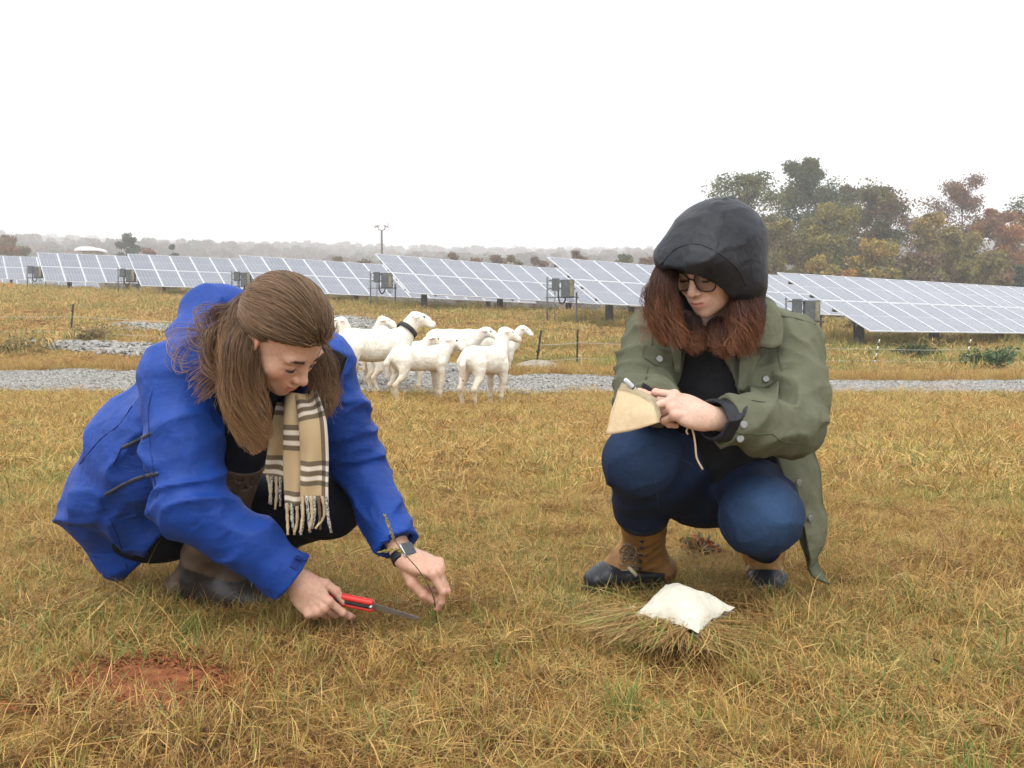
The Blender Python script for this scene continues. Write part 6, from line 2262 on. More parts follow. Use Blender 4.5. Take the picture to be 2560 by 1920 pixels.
V, F = sdf_mesh(rjeans, *bounds([Rpel, RhpR, RhpL, RknR, RknL, RanR, RanL], .17), .0062)
g1 = np.exp(-(np.linalg.norm((V - (RknR + np.array((0, -.08, .035)))) / (.085, .1, .085), axis=1)) ** 2)
g2 = np.exp(-(np.linalg.norm((V - (RknL + np.array((.0, -.09, .02)))) / (.085, .1, .10), axis=1)) ** 2)
cj = col_mix((.008, .016, .046), V, ((.045, .10, .21), g1 * .4), ((.05, .115, .235), g2 * .5))
JN = add('jeans', V, F, M_JEAN, PR, col=cj)
for px in ([(1640, 1160), (1665, 1135), (1690, 1140), (1740, 1170), (1762, 1192)], [(1775, 1220), (1798, 1260), (1800, 1310), (1815, 1340)], [(1634, 1180), (1642, 1230), (1646, 1270)], [(1990, 1230), (1985, 1280), (1970, 1340)]):
    pts = surf_line(rjeans, px, 1.95, 2.75, 20, .0005)
    if len(pts) > 3:
        mb = MB(); mb.tube(pts, .0014, 5); mb.add('seam', mat('denim_stitch', (.025, .045, .10), .8), JN, smooth=True)
hm = RknR * .42 + RanR * .58; RR = frame((RanR - RknR) + np.array((0, -.12, 0)), (0, -1, 0))
mb = MB(); mb.tube([hm + .058 * (math.cos(a) * RR[0] + math.sin(a) * RR[2]) for a in np.linspace(0, 2 * math.pi, 34)], .005, 6, cap=False)
o = mb.add('hem', M_JEAN, JN, smooth=True)
me = o.data; a = me.color_attributes.new('Col', 'FLOAT_COLOR', 'POINT'); a.data.foreach_set('color', np.tile(np.array((.02, .04, .1, 1), np.float32), len(me.vertices)))


# duck boots ------------------------------------------------------------------------
def duck_boot(an, shaft_top, toe, lb, heel_up=0.0):
    an = np.asarray(an, float); toe = np.asarray(toe, float)
    fd = unit(np.array([toe[0] - an[0], toe[1] - an[1], 0])); sd2 = np.cross(fd, (0, 0, 1))
    L = np.linalg.norm((toe - an)[:2])
    z0 = heel_up
    heel = np.array([an[0], an[1], .045 + z0]) - fd * .055
    ball = np.array([an[0], an[1], .040]) + fd * (L - .075); tip = np.array([toe[0], toe[1], .030]) - fd * .035
    shaft_top = np.asarray(shaft_top, float)

    def upper(p):
        d = chain(p, [shaft_top, an + np.array((0, 0, .03))], [.067, .057], .02)
        d = smin(d, cone(p, an + np.array((0, 0, .01)), heel, .050, .044), .025)
        d = smin(d, cone(p, an + fd * .025 + np.array((0, 0, .03)), ball + np.array((0, 0, .008)) - fd * .01, .048, .036), .025)
        d = d - ribs(p, shaft_top, an, .042, .005, 111, .2)
        d = smax(d, plane(p, shaft_top, shaft_top - an), .006)
        inner = chain(p, [shaft_top + (shaft_top - an) * .3, an + (shaft_top - an) * .55], [.056, .030], .02)
        return smax(d, -inner, .004)

    def foot(p):
        d = flat(p, heel + fd * .015, ball, .044, .050, .040, .036, np.array((0, 0, 1.0)))
        d = smin(d, flat(p, ball, tip, .050, .041, .036, .027, np.array((0, 0, 1.0))), .02)
        d = smax(d, -(p[:, 2] - .006 - z0 * .0), .006)
        # the shell stops at a line rising from ankle to instep
        s_ = (p - heel) @ fd.astype(np.float32)
        topz = np.interp(s_, [-.06, .03, .10, .16, .2], [.066 + z0, .048 + z0 * .8, .052, .076, .12])
        return smax(d, (p[:, 2] - topz).astype(np.float32), .006)
    V, F = sdf_mesh(upper, *bounds([shaft_top, an, heel, ball], .08), .005)
    o = add('boot', V, F, M_LEATH, PR); o['label'] = lb
    V, F = sdf_mesh(foot, *bounds([heel, ball, tip], .08), .0048)
    add('rubber_shell', V, F, M_RUBB, o)
    # cream rim between leather and rubber
    pts = []
    for s_ in np.linspace(0, 1, 15):
        pts.append(s_)
    R2 = []
    for a in np.linspace(-.5 * math.pi, .5 * math.pi, 21):
        c = ball + np.array((0, 0, .046)) - fd * .036
        R2.append(c + sd2 * .047 * math.sin(a) - np.array((0, 0, 1)) * (1 - math.cos(a)) * .040 + fd * (-.035 * (1 - math.cos(a)) + .0))
    mb = MB(); mb.tube(R2, .0062, 6); mb.add('rim', M_CREAM, o, smooth=True)
    # fleece lining over the top
    c = shaft_top + unit(shaft_top - an) * .004; RR_ = frame(shaft_top - an, fd)
    mb = MB(); mb.tube([c + .062 * (math.cos(a) * RR_[0] + math.sin(a) * RR_[2]) for a in np.linspace(0, 2 * math.pi, 30)], .012, 8, cap=False); mb.add('fleece_lining', M_FLEECE, o, smooth=True)
    # tread
    mb = MB()
    n_ = 14; out = []
    for a in np.linspace(0, 2 * math.pi, n_, endpoint=False):
        m_ = (heel + tip) / 2; hl = np.linalg.norm((tip - heel)[:2]) / 2 + .037
        out.append(np.array([m_[0], m_[1], 0]) + fd * hl * math.cos(a) + sd2 * .046 * math.copysign(abs(math.sin(a)) ** .7, math.sin(a)))
    mb.raw([q_ + (0, 0, .0) for q_ in out] + [q_ + (0, 0, .014) for q_ in out], [tuple(range(n_))[::-1], tuple(range(n_, 2 * n_))] + [(i, (i + 1) % n_, n_ + (i + 1) % n_, n_ + i) for i in range(n_)])
    mb.add('sole', M_RUBB, o)
    return o, fd, sd2, upper


B1, fd1, sd1, up1 = duck_boot(P(1612, 1395, 2.66), RknR * .46 + RanR * .54 + np.array((.004, .015, -.0)), P(1455, 1470, 2.60) * (1, 1, 0), 'tan duck boot with loose laces, toe to the left')
B2, fd2, sd2_, up2 = duck_boot(P(1908, 1398, 2.66), P(1903, 1340, 2.62), P(1930, 1480, 2.50) * (1, 1, 0), 'tan duck boot tucked under the lower knee')
# laces, projected on the boot's front
mb = MB()
for row in range(6):
    y_ = 1362 + row * 16; x0 = 1556 - row * 3; x1 = 1603 - row * 2
    a, b = project_y(up1, x0, y_, 2.2, 2.8), project_y(up1, x1, y_ - 4 + 9 * (row % 2), 2.2, 2.8)
    if a is not None and b is not None:
        c = (a + b) / 2 - np.array((.0, .006, 0)); mb.tube(spline([a - (0, .003, 0), c, b - (0, .003, 0)], 8), .0028, 5)
mb.add('laces', M_LACE, B1, smooth=True)
for k_, cur in enumerate(([(1568, 1358), (1556, 1395), (1560, 1440)], [(1572, 1358), (1588, 1390), (1584, 1425)], [(1566, 1356), (1548, 1376), (1562, 1400), (1578, 1372)], [(1566, 1356), (1590, 1372), (1580, 1400), (1566, 1372)])):
    pts = []
    for a, b in cur:
        q_ = project_y(up1, a, b, 2.2, 2.8)
        pts.append((q_ if q_ is not None else P(a, b, 2.58)) - np.array((0, .010, 0)))
    mb = MB(); mb.tube(spline(pts, 16), .0026, 5); mb.add('lace_end', M_LACE, B1, smooth=True)
for k_ in range(5):
    q_ = project_y(up1, 1604 - k_, 1352 + 17 * k_, 2.2, 2.8)
    if q_ is not None:
        mb = MB(); mb.tube([q_ - (0, .004, 0), q_ + (0, .002, 0)], .0055, 8); mb.add('eyelet', M_BLACK, B1, smooth=True)

# hair --------------------------------------------------------------------------------
RG = [([(1668, 655, 2.28), (1652, 720, 2.25), (1648, 790, 2.26), (1665, 862, 2.28)], 1100, [.02, .034, .036, .022], .006),
      ([(1680, 660, 2.27), (1668, 730, 2.255), (1676, 800, 2.26), (1705, 868, 2.27)], 1200, [.018, .026, .034, .026], .006),
      ([(1720, 790, 2.29), (1726, 828, 2.30), (1738, 855, 2.29), (1756, 880, 2.28)], 700, [.03, .04, .036, .02], .006),
      ([(1862, 690, 2.29), (1872, 760, 2.27), (1868, 820, 2.27), (1848, 890, 2.28)], 1300, [.018, .030, .038, .026], .010),
      ([(1836, 690, 2.27), (1846, 770, 2.255), (1844, 830, 2.25), (1822, 884, 2.26)], 900, [.010, .020, .032, .024], .010),
      ([(1795, 815, 2.31), (1800, 840, 2.27), (1800, 870, 2.27), (1790, 890, 2.27)], 500, [.03, .036, .03, .02], .006),
      ([(1650, 700, 2.26), (1632, 740, 2.25), (1636, 800, 2.26), (1655, 850, 2.27)], 140, [.015, .03, .04, .05], .014)]
rr2 = np.random.default_rng(77)
LP_, LC_ = [], []
for g, n, sp, wv in RG:
    LP_.append(lock(rr2, [P(*q_) for q_ in g], int(n * 1.7), sp, 16, wv * 1.5, 9.0, short=.5)); n = int(n * 1.7)
    LC_.append(hair_cols(rr2, n, 16, (.030, .014, .010), (.085, .032, .018), (.21, .085, .04), .35))
strands('hair', np.concatenate(LP_), .0006, M_HAIRM, PR, np.concatenate(LC_), .35)


def rhair_under(p):
    d = None
    for g, n_, sp, wv in RG[:6]:
        e = chain(p, [P(*c_) + np.array((0, .012, 0)) for c_ in g][:4], [sp[0] * .6, sp[1] * .6, sp[2] * .55, sp[3] * .3], .02)
        d = e if d is None else smin(d, e, .012)
    return d - .003 * vnoise(p * 60, 3)


V, F = sdf_mesh(rhair_under, *bounds([P(1640, 670, 2.26), P(1860, 880, 2.28)], .08), .0045)
add('hair_underlayer', V, F, mat('hair_underlayer_red', (.035, .014, .009), .7, .4, 40, color2=(.07, .025, .014)), PR)

# glasses ---------------------------------------------------------------------------------
M_FRAME = mat('tortoise_frame', (.018, .012, .012), .3, .3, 60, spec=.5)
GL = empty('glasses', fromR((0, .1, 0))); GL.parent = PR; GL.location = tuple(fromR((0, .1, 0)) - origin_of(PR))
gm = bpy.data.materials.new('lens_glass'); gm.use_nodes = True
N_, L_ = gm.node_tree.nodes, gm.node_tree.links; N_.remove(N_['Principled BSDF'])
tb = N_.new('ShaderNodeBsdfTransparent'); tb.inputs[0].default_value = (.93, .94, .94, 1); gb = N_.new('ShaderNodeBsdfGlossy'); gb.inputs['Roughness'].default_value = .03
fr = N_.new('ShaderNodeFresnel'); fr.inputs[0].default_value = 1.5; ms = N_.new('ShaderNodeMixShader')
L_.new(fr.outputs[0], ms.inputs[0]); L_.new(tb.outputs[0], ms.inputs[1]); L_.new(gb.outputs[0], ms.inputs[2]); L_.new(ms.outputs[0], N_['Material Output'].inputs['Surface'])
for sx in (-1, 1):
    loop = []
    for a in np.linspace(0, 2 * math.pi, 41):
        c_, s_ = math.cos(a), math.sin(a)
        x_ = .0275 * math.copysign(abs(c_) ** .8, c_); z_ = .0220 * math.copysign(abs(s_) ** .8, s_) + .002 * s_
        loop.append(fromR((sx * .0355 + x_, .0985 - .10 * (sx * .0355 + x_) ** 2 * 6 - .004, -.012 + z_)))
    loop = np.array(loop)
    mb = MB(); mb.tube(loop, .0021, 6, cap=False); mb.add('rim', M_FRAME, GL, smooth=True)
    c_ = loop[:-1].mean(0); mb = MB(); nL = 40
    mb.raw(np.vstack([c_[None] + RH[1] * .0012, loop[:-1]]), [(0, 1 + i, 1 + (i + 1) % nL) for i in range(nL)]); mb.add('lens', gm, GL, smooth=True)
    mb = MB(); mb.tube([fromR((sx * .0600, .0935 - .012, -.004)), fromR((sx * .070, .075, -.003)), fromR((sx * .0765, .03, -.004)), fromR((sx * .0765, -.01, -.01))], .0022, 6); mb.add('temple', M_FRAME, GL, smooth=True)
mb = MB(); mb.tube(spline([fromR((-.0095, .0955, -.008)), fromR((0, .0985, -.002)), fromR((.0095, .0955, -.008))], 9), .0021, 6); mb.add('bridge', M_FRAME, GL, smooth=True)

brows(rr2, RH, RHC, PR, (.05, .022, .012), .72)
# small metal disc added for the glint of a necklace
mb = MB(); q_ = project_y(rtop, 1784, 862, 2.0, 2.6); q_ = q_ if q_ is not None else P(1784, 862, 2.33)
mb.tube([q_ - (0, .006, 0), q_ - (0, .012, 0)], .004, 8); mb.add('zip_pull', M_METAL, PR, smooth=True)

# notebook, pens -----------------------------------------------------------------------------
M_COVER = mat('kraft_cover', (.56, .42, .25), .8, .06, 40, bump=.15, bscale=300, color2=(.60, .46, .28))
M_PAGE = mat('cream_pages', (.66, .56, .38), .85, .1, 80)
NB = empty('notebook', P(1580, 1040, 2.12), 'tan notebook folded open on the raised knee', 'notebook')
A_, B_, C_, D_ = P(1546, 972, 2.150), P(1514, 1088, 2.115), P(1650, 1056, 2.065), P(1636, 1012, 2.09)
cloth('cover', [[A_, (A_ + B_) / 2 + (0, -.006, 0), B_], [(A_ + D_) / 2 + (0, .0, .006), (A_ + B_ + C_ + D_) / 4 + (0, -.008, 0), (B_ + C_) / 2 + (0, 0, -.004)], [D_, (D_ + C_) / 2, C_]], .0022, M_COVER, NB, 14, 14, .0006, 9)
for k_ in range(5):
    o_ = np.array((.0015 * k_, .0045 + .0032 * k_, .0045 + .0022 * k_))
    cloth('page', [[A_ + o_ + (.004, 0, 0), (A_ + B_) / 2 + o_, B_ + o_ + (.006, 0, .012)], [(A_ + D_) / 2 + o_ * 1.2, (A_ + B_ + C_ + D_) / 4 + o_, (B_ + C_) / 2 + o_], [D_ + o_ + (0, 0, .002), (D_ + C_) / 2 + o_, C_ + o_]], .0012, M_PAGE, NB, 10, 10, .0008, 20 + k_)
M_MARK = mat('white_marker', (.66, .68, .72), .4, .06, 40)
MK = empty('marker_pen', P(1585, 970, 2.13), 'white marker pen held above the notebook', 'pen')
a, b = P(1562, 948, 2.135), P(1612, 1000, 2.165)
mb = MB(); mb.tube([a, a + (b - a) * .03, a + (b - a) * .12, b], [.003, .0052, .006, .006], 12); mb.add('barrel', M_MARK, MK, smooth=True)
dd_ = unit(b - a)
for t_, w_ in ((.36, .0035), (.48, .002), (.56, .0045), (.68, .0025)):
    c = a + (b - a) * t_ ; mb = MB(); mb.tube([c, c + dd_ * w_], .00625, 12); mb.add('print_band', M_BLACK, MK, smooth=True)
PN = empty('black_pen', P(1615, 968, 2.2), 'black pen cap showing behind the writing hand', 'pen')
a, b = P(1606, 962, 2.19), P(1640, 984, 2.215)
mb = MB(); mb.tube([a, a + (b - a) * .08, b], [.004, .0058, .0058], 10); mb.add('cap', M_BLACK, PN, smooth=True)
mb = MB(); mb.bar(a + (0, -.006, .004), a + (b - a) * .7 + (0, -.006, .004), .002, .0015); mb.add('clip', M_BLACK, PN)
M_CORD = mat('beige_cord', (.55, .42, .27), .9, .2, 200)
CD = empty('cord', P(1740, 1075, 2.13), 'thin beige cord dangling from the notebook below the hand', 'cord')
mb = MB(); mb.tube(spline([P(1722, 1062, 2.12), P(1732, 1078, 2.115), P(1738, 1110, 2.115), P(1742, 1145, 2.12), P(1757, 1174, 2.12)], 24), .0022, 6); mb.add('strand', M_CORD, CD, smooth=True)
mb = MB(); mb.tube(spline([P(1722, 1066, 2.12), P(1716, 1078, 2.115), P(1720, 1086, 2.115)], 8), .0022, 6); mb.add('knot_end', M_CORD, CD, smooth=True)
# ------------------------------------------------------------------ sheep
M_WOOL = mat('white_hair_coat', (1, 1, 1), .9, .13, 9, bump=1.0, bscale=38, spec=.15, vcol=True)
M_COLLAR = mat('dark_collar', (.03, .028, .03), .7, .2, 30)
M_EYE = mat('dark_eye', (.015, .012, .01), .2, .1, 10, spec=.6)
M_HOOF = mat('hoof', (.10, .08, .065), .7, .2, 30)


def sheep(px, py, D, heading, label, size=1.0, head=(0, .3), neck=(.30, .30), step=(0, 0, 0, 0), collar=0, seed=0, girth=1.0, side=0.0, name='sheep', lamb=0.0):
    """px, py, D: middle of the feet; heading: degrees, 0 = facing picture right, 90 = facing away, -90 = facing the camera;
    head = (turn, nod) in radians from the body's heading; neck = (forward, rise)"""
    b = P(px, py, D); g = tz(b[0], D)
    root = empty(name, (b[0], D, g), label, 'sheep', 'flock of white hair sheep')
    th = math.radians(heading); f = np.array([math.cos(th), math.sin(th), 0]); l = np.array([-math.sin(th), math.cos(th), 0]); u = np.array([0, 0, 1.0])
    o = np.array([b[0], D, g])
    W_ = lambda x, y, z: o + size * (x * f + y * l + z * u)
    R = np.stack([f, l, u])
    hip, sho = W_(-.30, 0, .58), W_(.28, side, .58)
    nk0, nk1 = W_(.30, side, .66), W_(.30 + neck[0], side * 1.2, .66 + neck[1])
    ht = th + head[0]
    hf = np.array([math.cos(ht) * math.cos(head[1]), math.sin(ht) * math.cos(head[1]), -math.sin(head[1])])
    hl = np.array([-math.sin(ht), math.cos(ht), 0]); hu = np.cross(hf, hl)
    RHd = np.stack([hf, hl, hu])
    hc = nk1 + hf * .05 * size
    H_ = lambda x, y, z: hc + size * (x * hf + y * hl + z * hu)
    legs = []
    for i, (x, y) in enumerate(((.27, .10), (.27, -.10), (-.34, .11), (-.34, -.11))):
        s = step[i]
        if i < 2: pts = [W_(x, y * .95, .52), W_(x + .02 + s * .3, y, .30), W_(x + s * .75, y, .12), W_(x + .015 + s, y, .025)]
        else: pts = [W_(x + .04, y * .9, .54), W_(x + .03 + s * .3, y * 1.02, .36), W_(x - .075 + s * .6, y, .235), W_(x - .02 + s, y, .025)]
        legs.append(pts)
    r = np.random.default_rng(seed)

    def fn(p):
        q = (p - o.astype(np.float32)) / size
        d = ell(p, W_(-.02, side * .4, .585), np.array((.41, .150 * girth, .158 * girth)) * size, R)
        d = smin(d, ell(p, W_(-.27, 0, .595), np.array((.19, .150, .165)) * size, R), .06)
        d = smin(d, ell(p, W_(.25, side, .58), np.array((.18, .138, .18)) * size, R), .06)
        d = smin(d, ell(p, W_(.0, side * .4, .52), np.array((.27, .125 * girth, .105)) * size, R), .06)
        d = smin(d, cone(p, nk0 - u * .06 * size, nk1 - u * .01 * size, .120 * size, .080 * size), .06)
        for i, pts in enumerate(legs):
            rd = [.080, .042, .022, .0205] if i < 2 else [.100, .054, .026, .021]
            e = chain(p, pts, [k * size for k in rd], .02)
            e = smin(e, np.linalg.norm(p - np.asarray(pts[2], np.float32), axis=1) - (.027 if i < 2 else .031) * size, .02)
            e = smin(e, cone(p, pts[3], pts[3] + f * .03 * size - u * .004 * size, .025 * size, .022 * size), .01)
            d = smin(d, e, .035)
        # tail
        tl = [W_(-.46, 0, .60), W_(-.51, .0, .52), W_(-.50, 0, .34)]
        d = smin(d, chain(p, tl, [.035 * size, .034 * size, .022 * size], .02), .015)
        # head
        hd = ell(p, H_(-.01, 0, .0), np.array((.098, .066, .076)) * size, RHd)
        hd = smin(hd, cone(p, H_(.03, 0, -.008), H_(.150, 0, -.040), .062 * size, .045 * size), .03)
        hd = smin(hd, ell(p, H_(.07, 0, .022), np.array((.07, .036, .034)) * size, RHd), .025)
        hd = smin(hd, ell(p, H_(.158, 0, -.042), np.array((.040, .040, .040)) * size, RHd), .02)
        for s in (-1, 1):
            hd = smin(hd, flat(p, H_(-.03, s * .056, .028), H_(-.045, s * .175, -.004), .036 * size, .018 * size, .011 * size, .009 * size, hu), .010)
        d = smin(d, hd, .035)
        return d + .006 * size * vnoise(p * 9 / size, seed) + .005 * vnoise(p * 22, seed + 1)
    allp = np.array([hip, sho, nk1, H_(.17, 0, 0), W_(-.5, 0, .3), W_(0, 0, .8)] + [q for pts in legs for q in pts])
    V, F = sdf_mesh(fn, *bounds(allp, .16 * size), .0145 * max(size, .8))
    q = (V - o) @ R.T / size
    qh = (V - hc) @ RHd.T / size
    cream = sstep(.50, .2, q[:, 2]) * .5  # lower body and legs: shading plus foot dirt, put into the coat colour
    pink = np.exp(-((qh[:, 0] - .20) / .03) ** 2 - (qh[:, 2] + .03) ** 2 / .03 ** 2) * (np.linalg.norm(qh, axis=1) < .25) * .75
    earp = ((np.abs(qh[:, 1]) > .085) & (np.linalg.norm(qh - (0, 0, 0), axis=1) < .18)) * .35
    rear = np.exp(-((q[:, 0] + .5) / .07) ** 2 - ((q[:, 2] - .42) / .14) ** 2) * .4  # shading of the rump, put into the coat colour
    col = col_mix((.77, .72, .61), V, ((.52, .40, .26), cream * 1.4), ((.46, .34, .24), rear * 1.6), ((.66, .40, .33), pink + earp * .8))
    hoof = q[:, 2] < .028
    col[hoof] = (.42, .34, .26)
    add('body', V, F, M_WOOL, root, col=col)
    for s in (-1, 1):
        mb = MB(); c = H_(.045, s * .056, .022); mb.tube([c - hl * s * .008 * size, c + hl * s * .002 * size], [.020 * size, .014 * size], 8); mb.add('eye', M_EYE, root, smooth=True)
        mb = MB(); c = H_(.200, s * .014, -.022); mb.tube([c, c + hf * .006 * size], [.006 * size, .004 * size], 6); mb.add('nostril', M_HOOF, root, smooth=True)
    for i, pts in enumerate(legs):
        mb = MB(); e = pts[3]
        for s in (-1, 1):
            mb.tube([e + l * s * .012 * size + f * .006 * size + u * .004, np.array([*(e + l * s * .013 * size + f * .028 * size)[:2], g + .0])], [.016 * size, .015 * size], 7)
        mb.add('hoof', M_HOOF, root, smooth=True)
    if collar:
        ax = unit(nk1 - nk0); c = nk0 * .48 + nk1 * .52 - u * .03 * size; RR = frame(ax, l)
        rr = (.120 * .48 + .080 * .52 + .016) * size
        pts = [c + rr * (math.cos(a) * RR[0] + math.sin(a) * RR[2]) for a in np.linspace(0, 2 * math.pi, 30)]
        V = []
        for q_ in pts:
            rad = unit(q_ - c)
            for ds, dr in ((-1, 0), (1, 0), (1, .006), (-1, .006)): V.append(q_ + ax * ds * collar + rad * dr)
        F_ = [(4 * i + j, 4 * i + (j + 1) % 4, 4 * (i + 1) + (j + 1) % 4, 4 * (i + 1) + j) for i in range(29) for j in range(4)]
        add('collar', np.array(V), F_, M_COLLAR, root)
    return root


# feet middle px, py, distance, heading
sheep(936, 1000, 11.4, 36, 'largest sheep with a wide dark collar, head raised to the right', 1.14, head=(-.45, .16), neck=(.20, .22), step=(.02, -.06, .05, -.03), collar=.03, seed=1, girth=1.05)
sheep(1050, 998, 11.2, 38, 'slim young sheep in front looking back at the camera', .90, head=(-1.25, .40), neck=(.24, .17), step=(.05, -.02, .04, -.06), seed=2, girth=.88)
sheep(1212, 1014, 10.3, 60, 'sheep nearest the camera seen from behind, at the right of the group', .89, head=(-.75, .2), neck=(.17, .26), step=(.03, -.04, .03, -.02), seed=3, girth=1.06)
sheep(872, 955, 13.3, 24, 'sheep mostly hidden behind the bent head, rump showing', 1.0, head=(.3, .3), neck=(.20, .18), seed=4)
sheep(930, 955, 13.4, 172, 'sheep behind the largest one facing left, pinkish ear above its back', 1.0, head=(.55, .2), neck=(.14, .31), seed=5)
sheep(880, 950, 14.0, 12, 'sheep behind the largest one with only its crown showing', 1.0, head=(-.2, .3), neck=(.16, .31), seed=7)
sheep(998, 962, 12.6, 14, 'sheep between the largest and the slim one, face to the right', .93, head=(-.55, .3), neck=(.20, .14), step=(.05, .0, -.04, .05), seed=6)
sheep(1134, 921, 15.5, -6, 'stocky sheep standing broadside at the back', 1.04, head=(-.2, .3), neck=(.22, .06), seed=8, girth=1.10)
sheep(1238, 930, 15.9, 8, 'rightmost sheep with a thin collar, looking right beside the leaning post', .92, head=(-.12, .28), neck=(.19, .19), step=(.0, -.03, .05, 0), collar=.010, seed=10)
# ------------------------------------------------------------------ sample bag and cut grass
M_COTTON = mat('unbleached_cotton', (.64, .60, .49), .9, .08, 25, bump=.25, bscale=90, spec=.15, weave=.4, wscale=1100)
BG = empty('sample_bag', PZ(1708, 1520, 0), 'plump white cotton sample bag lying on the grass', 'bag')
Bc = [PZ(1662, 1464, .10), PZ(1838, 1524, .075), PZ(1746, 1588, .07), PZ(1582, 1540, .07)]
bcen = sum(Bc) / 4
ub = unit((Bc[1] + Bc[2]) / 2 - (Bc[0] + Bc[3]) / 2); vb = (Bc[0] + Bc[1]) / 2 - (Bc[2] + Bc[3]) / 2; vb = unit(vb - ub * (vb @ ub)); nb2 = np.cross(ub, vb)
nb2 = nb2 if nb2[2] > 0 else -nb2
n_ = 44; G = []
for s_ in (1, -1):
    for i in range(n_):
        for j in range(n_):
            a, c = i / (n_ - 1), j / (n_ - 1)
            # pillow: corners pull out, sides pull in
            ia, ic = .5 + (a - .5) * (1 - .16 * math.sin(math.pi * c)), .5 + (c - .5) * (1 - .16 * math.sin(math.pi * a))
            q = (Bc[3] * (1 - ia) + Bc[2] * ia) * (1 - ic) + (Bc[0] * (1 - ia) + Bc[1] * ia) * ic
            puff = (math.sin(math.pi * a) * math.sin(math.pi * c)) ** .55
            G.append(q + nb2 * (s_ * (.055 if s_ > 0 else .035) * puff))
G = np.array(G)
wr_ = wrinkle(G.astype(np.float32), np.array([(14, 6, 0), (-6, 14, 0), (0, 0, 10)]), .006, 131) + .003 * vnoise(G * 40, 9)
G = G + nb2 * wr_[:, None] * np.concatenate([np.ones(n_ * n_), -np.ones(n_ * n_)])[:, None] * .8
I_ = np.arange(n_ * n_).reshape(n_, n_)
top_ = np.stack([I_[:-1, :-1], I_[1:, :-1], I_[1:, 1:], I_[:-1, 1:]], -1).reshape(-1, 4)
add('pouch', G, np.concatenate([top_, top_[:, ::-1] + n_ * n_]), M_COTTON, BG)
edge_ = np.array([(Bc[3] * (1 - t_) + Bc[0] * t_) + nb2 * .004 for t_ in np.linspace(0, 1, 12)])
for k_, cur in enumerate(([PZ(1592, 1538, .06), PZ(1575, 1530, .06), PZ(1580, 1518, .06), PZ(1592, 1520, .06)], [PZ(1590, 1540, .06), PZ(1566, 1538, .06), PZ(1558, 1530, .06), PZ(1570, 1545, .06)], [PZ(1590, 1542, .06), PZ(1572, 1552, .06), PZ(1560, 1548, .06)])):
    mb = MB(); mb.tube(spline(cur, 12), .0032, 6); mb.add('drawstring', M_COTTON, BG, smooth=True)
s_a = [Bc[1] * (1 - t_) + Bc[2] * t_ + nb2 * .006 - ub * (.03 + .012 * math.sin(3.14 * t_)) for t_ in np.linspace(.03, .97, 14)]

# bundle of cut grass spilling from its mouth
r = np.random.default_rng(8)
n = 1000
a = r.random(n)
root_ = np.array([PZ(1590 + 150 * t_, 1562 + 40 * t_, .02) for t_ in a]) + np.stack([r.normal(0, .02, n), -np.abs(r.normal(0, .035, n)), r.uniform(.025, .06, n)], -1)
dirn = np.stack([r.normal(-.45, .7, n), r.normal(-.6, .3, n), r.normal(.0, .07, n)], -1); dirn /= np.linalg.norm(dirn, axis=1)[:, None]
L_n = r.uniform(.07, .22, n); wd = r.uniform(.0014, .0034, n)
sd_n = np.cross(dirn, (0, 0, 1)); sd_n /= np.linalg.norm(sd_n, axis=1)[:, None]
bend = sd_n * r.normal(0, .35, n)[:, None]
V = []
for t_, w_ in ((-.02, .8), (.3, 1), (.68, .8), (1, .1)):
    c = root_ + dirn * (L_n * t_)[:, None] + bend * (L_n * t_ * t_)[:, None]
    c[:, 2] = np.maximum(c[:, 2] - .10 * L_n * max(t_, 0) ** 2, .045 + .02 * r.random(n))
    V += [c - sd_n * (wd * w_ / 2)[:, None], c + sd_n * (wd * w_ / 2)[:, None]]
V = np.stack(V, 1).reshape(-1, 3); k = np.arange(n)[:, None] * 8
F = np.concatenate([k + np.array([[0, 1, 3, 2]]), k + np.array([[2, 3, 5, 4]]), k + np.array([[4, 5, 7, 6]])])
pal = np.array([(.42, .25, .09), (.52, .35, .14), (.30, .165, .06), (.40, .42, .11), (.24, .30, .07)])
cc = pal[r.choice(5, n, p=[.34, .3, .16, .12, .08])] * r.uniform(.7, 1.25, n)[:, None]
add('cut_grass', V, F, mat('cut_grass', (1, 1, 1), .6, .1, 30, vcol=True, transl=.2), None, col=np.repeat(cc, 8, 0), at=(.40, 2.15, 0), kind='stuff', label='bundle of cut grass spilling from the mouth of the bag', cat='grass')

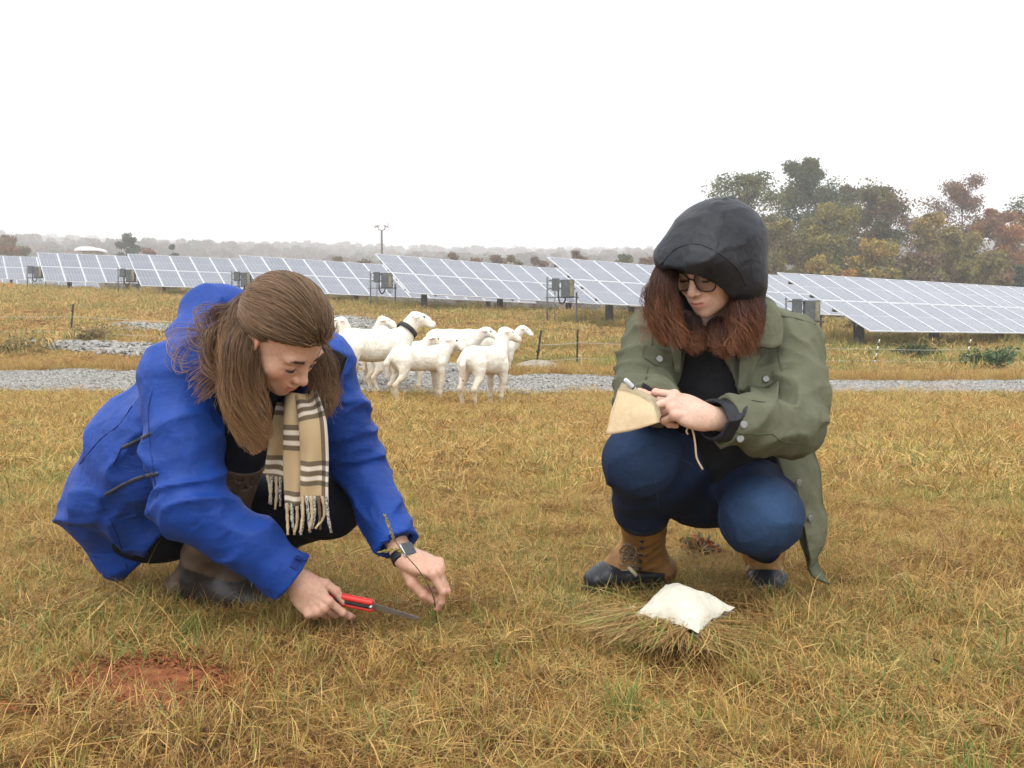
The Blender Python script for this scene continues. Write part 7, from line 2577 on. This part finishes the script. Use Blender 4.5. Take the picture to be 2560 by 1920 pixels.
# reddish weed between the two boots, small things in the sward
bush(1752, 2.95, .10, .07, [(.26, .075, .035), (.34, .14, .05), (.20, .18, .06)], 'small reddish-leaved weed between the two tan boots', 61, 150, .014, name='weed')
def fallen_leaf(px, py, D, s, col, label, seed):
    r = np.random.default_rng(seed); c = P(px, py, D); c[2] = tz(c[0], c[1]) + .045
    a = r.uniform(0, 6.28); u_ = np.array([math.cos(a), math.sin(a), r.normal(0, .25)]); v_ = unit(np.cross(u_, (0, .3, 1)))
    n_ = 9; V = []
    for i in range(n_):
        t_ = i / (n_ - 1); w_ = s * .42 * math.sin(math.pi * min(1, t_ * 1.02)) ** .7
        m_ = c + u_ * s * (t_ - .5) * 2
        for k_, zz in ((-1, .25), (-.5, .08), (0, 0), (.5, .08), (1, .25)): V.append(m_ + v_ * w_ * k_ + np.array((0, 0, zz * w_ + .25 * s * (t_ - .5) ** 2)))
    F = [(5 * i + j, 5 * i + j + 1, 5 * i + 6 + j, 5 * i + 5 + j) for i in range(n_ - 1) for j in range(4)]
    root = empty('fallen_leaf', c, label, 'leaf', 'fallen leaves')
    add('blade', np.array(V), F, mat('dead_leaf', col, .7, .3, 60, color2=tuple(q * .6 for q in col)), root)
    mb = MB(); mb.tube([c - u_ * s, c - u_ * s * 1.5 + (0, 0, -.01)], .0012, 5); mb.add('stalk', M_BARK, root)


fallen_leaf(2482, 1888, 1.58, .020, (.40, .15, .04), 'orange dead leaf at the lower right corner', 1)
fallen_leaf(2455, 1862, 1.6, .014, (.34, .16, .06), 'small tan dead leaf above the orange one', 2)
fallen_leaf(2340, 1712, 1.9, .012, (.25, .09, .05), 'tiny dark red leaf in the right foreground', 3)
fallen_leaf(450, 1890, 1.6, .014, (.22, .08, .05), 'dark red leaf at the lower left foreground', 4)
fallen_leaf(640, 1560, 2.3, .012, (.2, .07, .05), 'small reddish leaf below the brown boot toe', 5)
# ------------------------------------------------------------------ the wet air
def haze():
    m = bpy.data.materials.new('haze'); m.use_nodes = True
    N, L = m.node_tree.nodes, m.node_tree.links
    N.remove(N['Principled BSDF'])
    v = N.new('ShaderNodeVolumePrincipled')
    v.inputs['Color'].default_value = (1, 1, 1, 1)
    v.inputs['Density'].default_value = .0013
    v.inputs['Anisotropy'].default_value = 0.0
    L.new(v.outputs[0], N['Material Output'].inputs['Volume'])
    mb = MB(); mb.box((0, 1900, 138), (5200, 0, 0), (0, 2600, 0), (0, 0, 141.5))
    o = mb.add('haze', m, kind='stuff')
    return o


haze()
